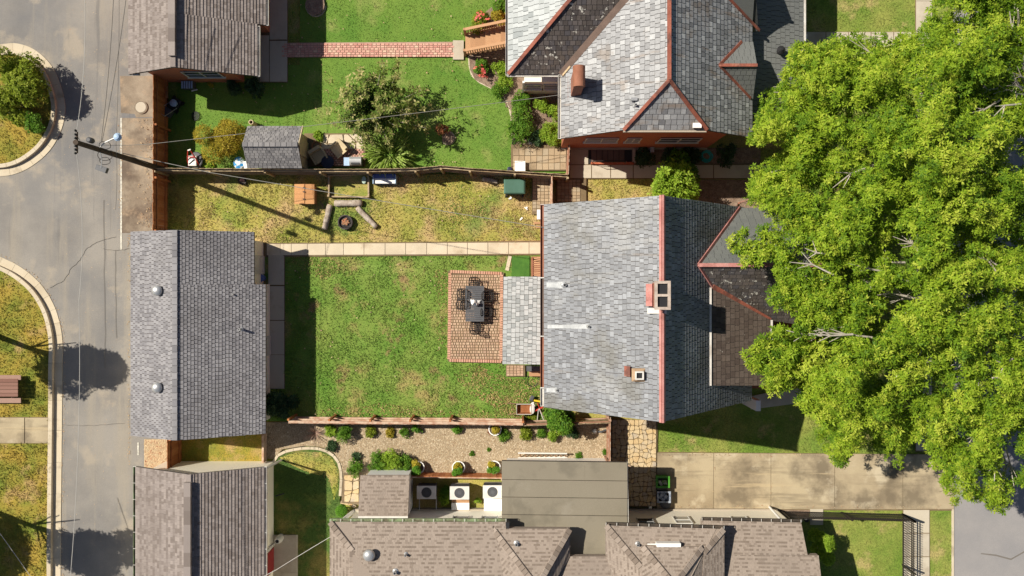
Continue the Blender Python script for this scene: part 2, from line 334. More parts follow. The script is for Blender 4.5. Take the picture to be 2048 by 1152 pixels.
MT['red_door'] = M('red_door', (.24, .02, .02), None, rough=.5, bump=.02)
MT['paint'] = M('paint', (.6, .58, .5), (.4, .38, .33), 9, contrast=(.4, .6))
MT['crack'] = M('crack', (.14, .125, .11))
MT['runoff'] = M('runoff', (.46, .47, .48), (.32, .33, .34), 2.2, rough=.6, bump=.1, contrast=(.35, .6))
def leafmat(name, cols, trans=.3, rough=.55):
    return M(name, cols[0], None, tint=cols, rough=rough, bump=0, fine=0, trans=trans, spec=.12)
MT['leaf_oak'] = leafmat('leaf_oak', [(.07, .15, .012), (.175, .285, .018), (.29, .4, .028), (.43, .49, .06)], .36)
MT['leaf_green'] = leafmat('leaf_green', [(.05, .13, .012), (.1, .22, .02), (.18, .3, .035)], 0.32)
MT['leaf_lime'] = leafmat('leaf_lime', [(.12, .22, .015), (.23, .36, .03), (.34, .46, .06)], 0.36)
MT['leaf_island'] = leafmat('leaf_island', [(.1, .15, .01), (.2, .26, .02), (.3, .35, .045)], 0.32)
MT['leaf_yellow'] = leafmat('leaf_yellow', [(.2, .19, .015), (.36, .29, .03), (.5, .4, .05), (.28, .18, .03)], 0.3)
MT['leaf_myrtle'] = leafmat('leaf_myrtle', [(.05, .1, .016), (.1, .17, .025), (.19, .23, .05), (.46, .39, .18)], 0.28)
MT['leaf_dark'] = leafmat('leaf_dark', [(.02, .05, .02), (.04, .08, .03), (.07, .12, .05)], .2)
MT['leaf_blade'] = leafmat('leaf_blade', [(.1, .17, .02), (.22, .32, .05), (.36, .45, .13)], .3)
MT['leaf_conifer'] = leafmat('leaf_conifer', [(.05, .15, .012), (.1, .24, .02), (.16, .32, .04)], 0.22)
MT['leaf_gold'] = leafmat('leaf_gold', [(.28, .24, .02), (.42, .34, .03), (.5, .42, .06)], .25)
MT['leaf_red'] = leafmat('leaf_red', [(.2, .07, .03), (.32, .13, .06)], .25)
MT['flower'] = leafmat('flower', [(.6, .1, .07), (.75, .2, .16), (.65, .12, .14)], .2)
MT['twig'] = M('twig', (.3, .18, .14), (.4, .28, .22), 6)
# ---------------------------------------------------------------- repeated small pieces
UB_V = [(-.5, -.5, 0), (.5, -.5, 0), (.5, .5, 0), (-.5, .5, 0), (-.5, -.5, 1), (.5, -.5, 1), (.5, .5, 1), (-.5, .5, 1)]
UB_F = [(4, 5, 6, 7), (0, 1, 5, 4), (1, 2, 6, 5), (2, 3, 7, 6), (3, 0, 4, 7), (3, 2, 1, 0)]
UW_V = [(-.5, 0, -.6), (.5, 0, -.6), (.5, 1, -.6), (-.5, 1, -.6), (-.5, 0, .1), (.5, 0, .1), (.5, 1, 1), (-.5, 1, 1)]
UC_V = [(-.5, -.5, 0), (.5, -.5, 0), (.5, .5, 0), (-.5, .5, 0), (-.42, -.42, 1), (.42, -.42, 1), (.42, .42, 1), (-.42, .42, 1)]
UNIT = {'box': (UB_V, UB_F), 'wedge': (UW_V, UB_F), 'cobble': (UC_V, UB_F)}
_uc = {}
def unit_mesh(shape, mat, ti, name):
    k = (shape, mat.name, ti)
    if k not in _uc:
        mb = MB(); mb.add(UNIT[shape][0], UNIT[shape][1], (ti + .5) / 12); _uc[k] = mb.mesh(name, mat)
    return _uc[k]
def frame(c, x, y, z):
    return Matrix(((x.x, y.x, z.x, c.x), (x.y, y.y, z.y, c.y), (x.z, y.z, z.z, c.z), (0, 0, 0, 1)))
def pieces(parent, name, items, mat, shape='box', limit=300, extra=None, rest=None, tints=None):
    """items: (matrix, area[, tint 0-11]); the biggest `limit` become objects, the rest (and `extra` MB) one joined part"""
    items = sorted(items, key=lambda it: -it[1])
    off = -WL[parent.name]
    T = Matrix.Translation(off)
    for it in items[:limit]:
        ti = it[2] if len(it) > 2 else random.randrange(12)
        o = bpy.data.objects.new(name, unit_mesh(shape, mat, ti, name)); COL.objects.link(o)
        o.parent = parent; o.matrix_local = T @ it[0]
    left = items[limit:]
    if left or extra:
        V, F = UNIT[shape]; mb = extra or MB()
        for it in left:
            ti = it[2] if len(it) > 2 else random.randrange(12)
            mb.add([it[0] @ Vector(v) for v in V], F, (ti + .5) / 12)
        o = mb.build(rest or name + '_field', mat, parent); o['kind'] = 'stuff'

def clip_convex(sub, clip):
    out = sub
    n = len(clip)
    for i in range(n):
        a, b = clip[i], clip[(i + 1) % n]; ex, ey = b[0] - a[0], b[1] - a[1]
        inp, out = out, []
        if not inp: return []
        for j in range(len(inp)):
            p, q = inp[j - 1], inp[j]
            dp = ex * (p[1] - a[1]) - ey * (p[0] - a[0]); dq = ex * (q[1] - a[1]) - ey * (q[0] - a[0])
            if dq >= 0:
                if dp < 0: s = dp / (dp - dq); out.append((p[0] + (q[0] - p[0]) * s, p[1] + (q[1] - p[1]) * s))
                out.append(q)
            elif dp >= 0: s = dp / (dp - dq); out.append((p[0] + (q[0] - p[0]) * s, p[1] + (q[1] - p[1]) * s))
    return out
class Roofer:
    """collects the slates or shingles of one roof, then builds them as parts"""
    def __init__(s, parent, name, mat): s.parent, s.name, s.mat, s.items, s.ex = parent, name, mat, [], MB()
    def plane(s, poly, course=.2, w=.25, wv=.25, th=.02, down=None, half=True, rag=0., tfun=None, gap=.02, cg=0.):
        n = Vector((0, 0, 0)); c0 = poly[0]
        for i in range(len(poly)):
            n += (poly[i] - c0).cross(poly[(i + 1) % len(poly)] - c0)
        n.normalize()
        if n.z < 0: n = -n
        d = down or Vector((0, 0, -1)); d = Vector(d); d = (d - n * d.dot(n)).normalized(); a = d.cross(n).normalized(); a = -a
        # right handed frame (a, d, n)
        if a.cross(d).dot(n) < 0: a = -a
        q = [((v - c0).dot(a), (v - c0).dot(d)) for v in poly]
        A = sum(q[i][0] * q[(i + 1) % len(q)][1] - q[(i + 1) % len(q)][0] * q[i][1] for i in range(len(q)))
        if A < 0: q = q[::-1]
        x0, x1 = min(p[0] for p in q), max(p[0] for p in q); y0, y1 = min(p[1] for p in q), max(p[1] for p in q)
        rows = int((y1 - y0) / course) + 2
        for r in range(rows):
            yb = y1 - r * course; yt = yb - course
            x = x0 - random.random() * w if not half else x0 - (w / 2 if r % 2 else 0) - w * .1
            while x < x1:
                ww = w * (1 + random.uniform(-wv, wv))
                g = gap
                yb2 = yb - cg + random.uniform(-rag, rag)
                ti = tfun(r) if tfun else random.randrange(12)
                rect = [(x + g / 2, yt), (x + ww - g / 2, yt), (x + ww - g / 2, yb2), (x + g / 2, yb2)]
                cl = clip_convex(rect, q)
                if len(cl) >= 3:
                    ar = abs(sum(cl[i][0] * cl[(i + 1) % len(cl)][1] - cl[(i + 1) % len(cl)][0] * cl[i][1] for i in range(len(cl)))) / 2
                    full = (ww - g) * (yb2 - yt)
                    if ar > full * .995:
                        c = c0 + a * (x + ww / 2) + d * yt
                        s.items.append((frame(c + n * .006, a * (ww - g), d * (yb2 - yt), n * th), full, ti))
                    elif ar > full * .02:
                        k = len(cl); f = lambda p, up: c0 + a * p[0] + d * p[1] + n * (.006 + (th * (.1 + .9 * max(0, min(1, (p[1] - yt) / course))) if up else -th * .6))
                        vs = [f(p, 0) for p in cl] + [f(p, 1) for p in cl]
                        s.ex.add(vs, [tuple(range(k, 2 * k))] + [(i, (i + 1) % k, k + (i + 1) % k, k + i) for i in range(k)], (ti + .5) / 12)
                x += ww
    def done(s, limit=300):
        pieces(s.parent, s.name, s.items, s.mat, 'wedge', limit, s.ex, s.name + '_field')
def deck(parent, name, polys, th, mat):
    mb = MB()
    for p in polys: mb.slab([v - Vector((0, 0, .012)) for v in p], th)
    return mb.build(name, mat, parent)
def cap_run(parent, name, a, b, w, h, mat, seg=.35, limit=300, indiv=True, rag=True, even=False):
    """ridge or hip caps laid one over the next from a to b"""
    a, b = Vector(a), Vector(b); d = b - a; L = d.length; n = max(1, int(L / seg)); d.normalize()
    x = d.cross(Vector((0, 0, 1))).normalized(); up = x.cross(d); its = []
    for i in range(n):
        c = a + d * (L * (i + .5) / n) + up * (h * .5 if (i % 2 or even) else h * .35)
        its.append((frame(c - up * h * .5, x * w, d * (L / n * (1.0 if rag else .99)), up * h), w))
    pieces(parent, name, its, mat, 'box' if even else 'cobble', limit if indiv else 0)

# ---------------------------------------------------------------- setting sheets and slabs
_z = [0.0]
def nz():
    _z[0] += .004; return _z[0]
SHZ = {}
def sheet(name, poly, mat, z=None, kind='structure', parent=None, thick=.03):
    z = z if z is not None else nz()
    mb = MB().prism([P2(*p) for p in poly], z - thick, z)
    o = mb.build(name, mat, parent)
    if kind: o['kind'] = kind
    SHZ[name] = z
    return o
def slabs(parent, name, quads, z, mat, gap=.012, th=.06):
    z = SHZ.get(parent.name, z) + .022
    for q in quads:
        pts = [Vector(P2(*p)).to_2d() if False else Vector((*P2(*p), 0)) for p in q]
        c = sum(pts, Vector()) / len(pts)
        pts = [p + (c - p).normalized() * gap for p in pts]
        MB().prism([(p.x, p.y) for p in pts], z - th, z + random.uniform(0, .008), t=random.random()).build(name, mat, parent)
def rect(x0, y0, x1, y1): return [(x0, y0), (x1, y0), (x1, y1), (x0, y1)]
def in_poly(x, y, poly):
    ins = np.zeros(len(x), bool); n = len(poly)
    for i in range(n):
        x1, y1 = poly[i]; x2, y2 = poly[(i + 1) % n]
        if y1 == y2: continue
        c = ((y1 > y) != (y2 > y)) & (x < (x2 - x1) * (y - y1) / (y2 - y1) + x1); ins ^= c
    return ins
def scatter(polys, excl, density):
    """world points inside pixel polygons, density per square metre"""
    out = []
    for poly in polys:
        w = np.array([P2(*p) for p in poly]); lo, hi = w.min(0), w.max(0)
        n = int((hi[0] - lo[0]) * (hi[1] - lo[1]) * density)
        x = RNG.uniform(lo[0], hi[0], n); y = RNG.uniform(lo[1], hi[1], n); k = in_poly(x, y, w)
        for e in excl: k &= ~in_poly(x, y, np.array([P2(*p) for p in e]))
        out.append(np.stack([x[k], y[k]], 1))
    return np.concatenate(out)
def vnoise(x, y, sc, seed=0):
    """cheap smooth value noise for scatter density"""
    r = np.random.default_rng(seed); g = r.random((64, 64)); X = x * sc + 500; Y = y * sc + 500
    xi = np.floor(X).astype(int); yi = np.floor(Y).astype(int); fx = X - xi; fy = Y - yi; fx = fx * fx * (3 - 2 * fx); fy = fy * fy * (3 - 2 * fy)
    G = lambda a, b: g[a % 64, b % 64]
    return (G(xi, yi) * (1 - fx) + G(xi + 1, yi) * fx) * (1 - fy) + (G(xi, yi + 1) * (1 - fx) + G(xi + 1, yi + 1) * fx) * fy
def grass(name, polys, mat, z, density=140, size=.085, excl=(), clump=.5, seed=1):
    p = scatter(polys, excl, density); n = len(p)
    v = vnoise(p[:, 0], p[:, 1], 1.7, seed) * .6 + vnoise(p[:, 0], p[:, 1], 5.3, seed + 1) * .4
    keep = RNG.random(n) < np.clip(.25 + (v - .5) * 2 * clump + .5, .12, 1); p = p[keep]; v = v[keep]; n = len(p)
    th = RNG.uniform(0, 2 * np.pi, n); L = size * RNG.uniform(.5, 1.4, n) * (.7 + v * .6); h = L * RNG.uniform(.35, .95, n); w = .016 * RNG.uniform(.7, 1.5, n) * size / .085
    dx, dy = np.cos(th), np.sin(th); B = np.stack([p[:, 0], p[:, 1], np.full(n, z - .005)], 1)
    X = np.stack([-dy * w, dx * w, np.zeros(n)], 1); T = B + np.stack([dx * L * .8, dy * L * .8, h], 1)
    V = np.concatenate([B - X, B + X, T], 0); i = np.arange(n); F = np.stack([i, i + n, i + 2 * n], 1)
    o = link(name, fast_mesh(name, V, F, mat)); o['kind'] = 'stuff'; return o

# ---------------------------------------------------------------- foliage
def leaf_mesh(C, Nn, size, nleaf, mat, name, parent, aspect=.42, flat=.35, tint=None, jitter=.35):
    """sprigs of kite-shaped leaves: C centres (n,3), Nn normals (n,3), size (n,)"""
    n = len(C); Nn = Nn / np.linalg.norm(Nn, axis=1, keepdims=True)
    ref = np.where(np.abs(Nn[:, 2:3]) > .9, np.array([[1., 0, 0]]), np.array([[0, 0, 1.]]))
    t1 = np.cross(Nn, ref); t1 /= np.linalg.norm(t1, axis=1, keepdims=True); t2 = np.cross(Nn, t1)
    ph = RNG.uniform(0, 6.28, n); Vs = []; tn = []
    base_t = RNG.uniform(0, 1, n) if tint is None else tint
    for k in range(nleaf):
        a = ph + 2 * np.pi * k / nleaf + RNG.uniform(-jitter, jitter, n); L = size * RNG.uniform(.65, 1.2, n)
        d = t1 * np.cos(a)[:, None] + t2 * np.sin(a)[:, None]; s = -t1 * np.sin(a)[:, None] + t2 * np.cos(a)[:, None]
        up = RNG.uniform(flat - .45, flat + .35, n)[:, None]
        d = d + Nn * up; tw = RNG.uniform(-.5, .5, n)[:, None]; s = s + Nn * tw
        b = C + d * (L * .08)[:, None]; m = C + d * (L * .5)[:, None]; tip = C + d * L[:, None] - Nn * (L * .12)[:, None]
        w = (L * aspect * .5)[:, None]
        Vs += [b, m + s * w, tip, m - s * w]; tn.append(np.clip(base_t + RNG.uniform(-.18, .18, n), 0.02, .98))
    V = np.concatenate(Vs, 0); F = []
    i = np.arange(n)
    for k in range(nleaf): o = k * 4 * n; F.append(np.stack([o + i, o + n + i, o + 2 * n + i, o + 3 * n + i], 1))
    F = np.concatenate(F, 0)
    me = fast_mesh(name, V, F, mat, np.concatenate(tn)); return link(name, me, parent)
def lumpy(c, r, h, n, seed, inner=.55, lumps=7):
    """points and normals through a lumpy dome-shaped crown"""
    g = np.random.default_rng(seed); c = np.array(c)
    L = []
    for k in range(lumps):
        a = g.uniform(0, 6.28); q = g.uniform(.25, .75) if k else 0
        L.append((np.cos(a) * q * r, np.sin(a) * q * r, g.uniform(.35, .8) * h, g.uniform(.38, .6) * r))
    idx = g.integers(0, lumps, n); L = np.array(L)[idx]
    d = g.normal(size=(n, 3)); d[:, 2] = np.abs(d[:, 2]) * .9 + d[:, 2] * .1; d /= np.linalg.norm(d, axis=1, keepdims=True)
    rr = g.uniform(inner, 1.08, n) ** .6
    hz = np.minimum(L[:, 3], h * .5)
    p = np.stack([L[:, 0] + d[:, 0] * L[:, 3] * rr, L[:, 1] + d[:, 1] * L[:, 3] * rr, L[:, 2] + d[:, 2] * hz * rr], 1)
    p[:, 2] = np.maximum(p[:, 2], .05)
    return p + c, d + g.normal(size=(n, 3)) * .35 + np.array([0, 0, .35])
_seed = [100]
def shrub(name, label, cat, px, py, r, h, mat, n=500, leaf=.09, nleaf=5, aspect=.5, group=None, stem=True, z=0, lumps=7, flat=.35, ztop=None, inner=.55):
    """px,py is where the crown is seen; it stands right below that"""
    _seed[0] += 1
    c = P(px, py, z + h * .55); loc = (c.x, c.y, z)
    t = thing(name, label, cat, loc, group)
    p, nn = lumpy(loc, r, h, n, _seed[0], lumps=lumps, inner=inner)
    g = np.random.default_rng(_seed[0])
    leaf_mesh(p, nn, leaf * g.uniform(.7, 1.3, n), nleaf, MT[mat], 'foliage', t, aspect=aspect, flat=flat)
    if stem:
        mb = MB(); c = Vector(loc)
        for k in range(5):
            a = k * 1.26 + random.random(); mb.tube([c + Vector((0, 0, -.02)), c + Vector((math.cos(a) * r * .3, math.sin(a) * r * .3, h * .45)), c + Vector((math.cos(a) * r * .6, math.sin(a) * r * .6, h * .75))], [.03, .02, .008], 5)
        mb.build('stem', MT['bark'], t)
    return t

# ---------------------------------------------------------------- building bits
def wall_window(parent, c, w, h, face, frame_m, glass_m, mull=1, dep=.03, sill=True):
    """window on a wall whose outward side is face ('n','s','e','w'); c = centre on the wall plane"""
    fx = {'n': (1, 0, 0, 1), 's': (-1, 0, 0, -1), 'e': (0, 1, 1, 0), 'w': (0, -1, -1, 0)}[face]
    X = Vector((fx[0], fx[1], 0)); N = Vector((fx[2], fx[3], 0)); c = Vector(c); Z = Vector((0, 0, 1))
    g = MB(); v = [c + X * (sx * w / 2) + Z * (sz * h / 2) + N * .03 for sx, sz in ((-1, -1), (1, -1), (1, 1), (-1, 1))]
    v2 = [p - N * .03 - N * .02 for p in v]
    g.add(v2 + v, [(4, 5, 6, 7), (3, 2, 1, 0), (0, 1, 5, 4), (1, 2, 6, 5), (2, 3, 7, 6), (3, 0, 4, 7)])
    win = g.build('window', glass_m, parent)
    f = MB(); t = .045
    for s_ in (-1, 1):
        f.beam(c + X * (s_ * w / 2) - Z * (h / 2) + N * .05, c + X * (s_ * w / 2) + Z * (h / 2) + N * .05, t, dep, up=N)
    f.beam(c - X * (w / 2 - t / 2) + Z * (h / 2 - .001) + N * .051, c + X * (w / 2 - t / 2) + Z * (h / 2 - .001) + N * .051, dep, t)
    f.beam(c - X * (w / 2 - t / 2) + N * .052, c + X * (w / 2 - t / 2) + N * .052, dep * .8, .035)
    for k in range(1, mull):
        x = -w / 2 + w * k / mull; f.beam(c + X * x - Z * (h / 2) + N * .053, c + X * x + Z * (h / 2) + N * .053, t, dep, up=N)
    f.build('frame', frame_m, win)
    if sill: MB().beam(c - X * (w / 2 + .08) - Z * (h / 2 + .03) + N * .05, c + X * (w / 2 + .08) - Z * (h / 2 + .03) + N * .05, .1, .05).build('sill', frame_m, win)
    return win
def gutter(parent, a, b, mat, w=.12, seg=1.2, out=None):
    a, b = Vector(a), Vector(b); L = (b - a).length; n = max(1, int(L / seg)); its = []
    d = (b - a).normalized(); x = d.cross(Vector((0, 0, 1))).normalized(); mb = MB()
    r = Vector((0, 0, 1))
    for s_ in (-1, 1): mb.beam(a + x * s_ * w / 2, b + x * s_ * w / 2, .015, .1)
    mb.beam(a - r * .045, b - r * .045, w - .02, .012)
    g = mb.build('gutter', mat, parent)
    for i in range(n + 1):
        p = a + d * (L * i / n) + r * .052; MB().beam(p - x * w * .55, p + x * w * .55, .02, .012).build('gutter_bracket', MT['offwhite'], g)
    return g
def vent_dome(parent, c, r, mat, name='roof_vent', nrm=None, h=.3):
    mb = MB().lathe(c, [(r * .55, -.25), (r * .55, h * .55), (r, h * .56), (r * .98, h * .72), (r * .7, h * .95), (r * .25, h * 1.05), (.02, h * 1.06)], 16)
    return mb.build(name, mat, parent, smooth=True)
def vent_pipe(parent, c, r, h, mat, name='vent_pipe'):
    p = MB().lathe(c, [(r * 2.2, -.12), (r * 1.9, .02), (r * 1.05, .06), (r, h), (r * .75, h), (r * .7, h - .08)], 12).build(name, mat, parent)
    MB().lathe(Vector(c) + Vector((0, 0, h - .05)), [(r * .68, 0), (r * .66, .02)], 10).build('pipe_mouth', MT['black'], p)
    return p

# ---------------------------------------------------------------- fences, wires
def fence(name, label, pts, z, mat, rmat, side=1, spacing=.15, rails=(.35, .95, 1.55), post=2.4, group=None, pt=.022, rail_w=.05, brace=False, tops=True, rail_h=.09, postmat=None, pk_gap=.005, lean=0.):
    """board fence; pts are ground points (world xy); side=+1 puts the rails on the left of the run"""
    p0 = Vector((*pts[0], 0)); t = thing(name, label, 'fence', p0, group)
    its = []; dist = 0
    for a, b in zip(pts[:-1], pts[1:]):
        a, b = Vector((*a, 0)), Vector((*b, 0)); d = b - a; L = d.length; d.normalize(); x = Vector((-d.y, d.x, 0)) * side
        n = max(1, int(round(L / spacing)))
        for i in range(n):
            c = a + d * (L * (i + .5) / n) + x * random.uniform(-.006, .006)
            hh = z + random.uniform(-.025, .025)
            its.append((frame(c + Vector((0, 0, -.03)), d * (L / n - pk_gap), x * pt, Vector((x.x * lean, x.y * lean, 1)) * hh), 1))
        for rz in rails:
            MB().beam(a + x * (pt / 2 + rail_w / 2 + .004) + Vector((0, 0, rz)), b + x * (pt / 2 + rail_w / 2 + .004) + Vector((0, 0, rz)), rail_w, rail_h, t=random.random()).build('rail', rmat, t)
        m = max(1, int(round(L / post)))
        for i in range(m + 1 if b == Vector((*pts[-1], 0)) else m):
            c = a + d * (L * i / m) + x * (pt / 2 + rail_w + .055)
            MB().beam(c + Vector((0, 0, -.05)), c + Vector((0, 0, z - .02)), .095, .095, up=d).build('post', postmat or rmat, t)
            if brace: MB().beam(c + x * .55 + d * .12 + Vector((0, 0, 0)), c + x * .05 + d * .12 + Vector((0, 0, z * .8)), .09, .09).build('brace', postmat or rmat, t)
    pieces(t, 'picket', its, mat, 'box')
    return t
def wire(name, label, pts, r=.014, sag=.25, mat='wire', n=10):
    ps = []
    W = [P(*p) for p in pts]
    for a, b in zip(W[:-1], W[1:]):
        for i in range(n):
            s_ = i / n; ps.append(a.lerp(b, s_) - Vector((0, 0, 4 * sag * s_ * (1 - s_))))
    ps.append(W[-1])
    o = MB().tube(ps, r, 5).build(name, MT[mat]); return lab(o, label, 'wire')
# ================================================================ THE SETTING
g = MB().prism([(-160, -160), (160, -160), (160, 160), (-160, 160)], -.4, -.06).build('ground', MT['lawn_dry'], kind='structure')
alley = sheet('alley_road', rect(-700, -500, 334, 1650), MT['asphalt'])
apron = sheet('concrete_apron', [(241, 236), (334, 236), (334, 466), (243, 466)], MT['apron'])
sheet('apron_strip', [(240, 152), (334, 152), (334, 233), (272, 235), (270, 228), (242, 226)], MT['apron'])
sheet('painted_line', [(241, 236), (244, 236), (244, 500), (241, 500)], MT['paint'])
sheet('painted_mark', [(275, 885), (278, 885), (278, 910), (275, 910)], MT['paint'])
for crk in ([(100, 575), (128, 562), (140, 540), (160, 520), (175, 495), (205, 480), (240, 473)], [(125, 850), (190, 851), (262, 846)], [(207, 498), (235, 501), (262, 497)], [(232, 500), (232, 560), (233, 700)], [(208, 400), (210, 620), (211, 760)]):
    mb = MB(); z = nz(); pts = [P(*q) for q in crk]
    mb.tube([p + Vector((random.uniform(-.03, .03), random.uniform(-.03, .03), z - .004)) for a, b in zip(pts[:-1], pts[1:]) for p in (a.lerp(b, k / 6) for k in range(6))], .008, 4)
    lab(mb.build('pavement_crack', MT['crack']), None, None, kind='structure')
nbl = sheet('back_lawn', [(334, 130), (600, 130), (600, -400), (1250, -400), (1250, 346), (334, 348)], MT['lawn_bright'])
upl = sheet('upper_lawn', [(334, 349), (1540, 349), (1540, 520), (334, 520)], MT['lawn_dry'])
mnl = sheet('main_lawn', [(334, 508), (1110, 508), (1110, 842), (334, 842)], MT['lawn_main'])
sdl = sheet('side_lawn', [(334, 843), (560, 843), (560, 1000), (334, 1000)], MT['lawn_island'])
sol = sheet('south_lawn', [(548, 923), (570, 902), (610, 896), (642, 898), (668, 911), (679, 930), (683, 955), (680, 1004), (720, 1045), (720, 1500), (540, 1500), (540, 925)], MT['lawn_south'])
sheet('sunlit_patch', [(560, 915), (580, 908), (612, 903), (642, 904), (664, 915), (674, 935), (677, 975), (668, 1000), (660, 960), (650, 945), (640, 950), (612, 942), (585, 930)], MT['lawn_dry'])  # sunlit part of the south lawn, painted as a paler yellow-tan sheet
gvb = sheet('gravel_bed', [(529, 844), (1222, 842), (1222, 925), (1003, 950), (822, 946), (722, 960), (715, 1000), (684, 1002), (687, 955), (683, 928), (670, 907), (642, 893), (610, 891), (566, 898), (545, 918), (529, 915)], MT['gravel'])
flw = sheet('front_lawn', [(1308, 800), (1912, 800), (1912, 908), (1308, 904)], MT['lawn_front'])
nfl = sheet('corner_lawn', [(1600, -500), (1912, -500), (1912, 800), (1480, 800), (1480, 300), (1600, 300)], MT['lawn_front'])
ifl = sheet('fenced_lawn', [(1590, 1012), (1912, 1012), (1912, 1500), (1590, 1500)], MT['lawn_front'])
street = sheet('street', rect(1905, -700, 2900, 1900), MT['street'])
sheet('street_crack', [(1960, 1105), (1990, 1108), (2020, 1116), (2048, 1100), (2048, 1103), (2020, 1119), (1990, 1111), (1960, 1107)], MT['crack'])
lit = sheet('leaf_bed', [(290, 878), (336, 878), (336, 925), (322, 942), (290, 938)], MT['leaf_litter'])
mulch1 = sheet('flower_bed', [(1010, -400), (1016, 150), (1140, 150), (1140, 292), (1024, 292), (1022, 225), (1012, 195), (985, 178), (950, 160), (940, 140), (938, 112), (935, 90), (945, 60), (965, 30), (990, 10), (995, -400)], MT['mulch'])
mulch2 = sheet('shaded_bed', [(1265, 296), (1520, 296), (1520, 330), (1265, 330)], MT['mulch'])
mulch3 = sheet('mulch_strip', [(1392, 360), (1560, 360), (1560, 420), (1392, 420)], MT['mulch'])
mulch4 = sheet('corner_bed', [(1543, 1016), (1618, 1018), (1616, 1033), (1555, 1034)], MT['mulch'])
# pavement slabs
wk = sheet('garage_walk', [(538, 486), (571, 486), (571, 776), (538, 776)], MT['joint'])
slabs(wk, 'slab', [[(538, 488), (570, 512), (570, 570), (538, 570)]] + [rect(538, y, 570, y + 68) for y in (572, 641, 709)], .07, MT['concrete'])
pth = sheet('garden_path', [(528, 486), (1092, 482), (1092, 510), (528, 514)], MT['joint'])
xs = [535, 562, 584, 616, 652, 688, 729, 771, 812, 854, 895, 935, 976, 1017, 1058, 1092]
slabs(pth, 'slab', [[(a, 488 - (a - 530) * .006), (b, 488 - (b - 530) * .006), (b, 511 - (b - 530) * .006), (a, 511 - (a - 530) * .006)] for a, b in zip(xs[:-1], xs[1:])], .075, MT['path_con'], gap=.014)
nw = sheet('neighbour_walk', [(514, -200), (577, -200), (577, 166), (514, 166)], MT['joint'])
slabs(nw, 'slab', [rect(541, y, 576, y + 82) for y in (-170, -86, -1, 83)] + [rect(514, 72, 540, 165)], .085, MT['concrete'])
bp = sheet('brick_path', [(568, 87), (906, 85), (906, 114), (568, 116)], MT['joint_pale'])
its = []
for r in range(6):
    y = 88.2 + r * 4.6; x = 569 - (4.3 if r % 2 else 0)
    while x < 904:
        w = 8.4 if random.random() < .72 else 4.2
        c = P(x + w / 2, y + 2.2); c.z = SHZ['brick_path'] - .03
        its.append((Matrix.Translation(c) @ Matrix.Rotation(random.uniform(-.03, .03), 4, 'Z') @ Matrix.Diagonal((w * S - .012, 4.6 * S - .014, .055 + random.uniform(0, .012), 1)), w)); x += w
pieces(bp, 'brick', its, MT['path_brick'], 'cobble')
slabs(bp, 'slab', [rect(906, 82, 928, 121)], .1, MT['concrete'])
drv = sheet('driveway', [(1312, 903), (1905, 908), (1905, 1020), (1312, 1018)], MT['joint'])
dx = [1313, 1426, 1540, 1667, 1803, 1905]
slabs(drv, 'slab', [[(a, 904 + (a - 1313) * .006), (b, 904 + (b - 1313) * .006), (b, 1017), (a, 1017)] for a, b in zip(dx[:-1], dx[1:])], .1, MT['drive'], gap=.016)
swk = sheet('sidewalk', rect(1803, 1016, 1857, 1500), MT['joint'])
slabs(swk, 'slab', [rect(1804, 1018, 1856, 1064), rect(1804, 1065, 1856, 1111)] + [rect(1804, 1112 + k * 47, 1856, 1158 + k * 47) for k in range(4)], .11, MT['concrete'])
swk2 = sheet('upper_sidewalk', rect(1828, -400, 1862, 902), MT['joint'])
slabs(swk2, 'slab', [rect(1829, -380 + k * 64, 1861, -316 + k * 64) for k in range(20)], .11, MT['concrete'])
fwk = sheet('entry_walk', rect(1604, 65, 1829, 97), MT['joint'])
slabs(fwk, 'slab', [rect(1605 + k * 45, 66, 1649 + k * 45, 96) for k in range(5)], .115, MT['concrete'])
ewk = sheet('porch_walk', [(1500, 792), (1600, 770), (1600, 805), (1500, 818)], MT['concrete'])
gwk = sheet('gate_pad', rect(1618, 1014, 1644, 1048), MT['concrete'])
isl_w = sheet('island_walk', rect(-120, 833, 101, 886), MT['joint'])
slabs(isl_w, 'slab', [rect(-50, 834, 53, 885), rect(54, 834, 100, 885)], .12, MT['drive'])
nsw = sheet('side_walk', [(1138, 330), (1560, 328), (1560, 358), (1138, 358)], MT['joint'])
slabs(nsw, 'slab', [rect(a, 331, b, 357) for a, b in ((1139, 1182), (1183, 1220), (1221, 1265), (1266, 1345), (1346, 1425), (1426, 1505), (1506, 1558))] + [rect(1139, 297, 1176, 330)], .1, MT['concrete'])
sop = sheet('south_pad', rect(536, 1068, 597, 1300), MT['concrete'])
slabs(sop, 'slab', [rect(549, 1069, 595, 1141), rect(565, 1143, 595, 1290)], .1, MT['concrete'])
street_kerb = sheet('street_kerb', rect(1901, 1008, 1905, 1500), MT['kerb'], z=.14, thick=.16)
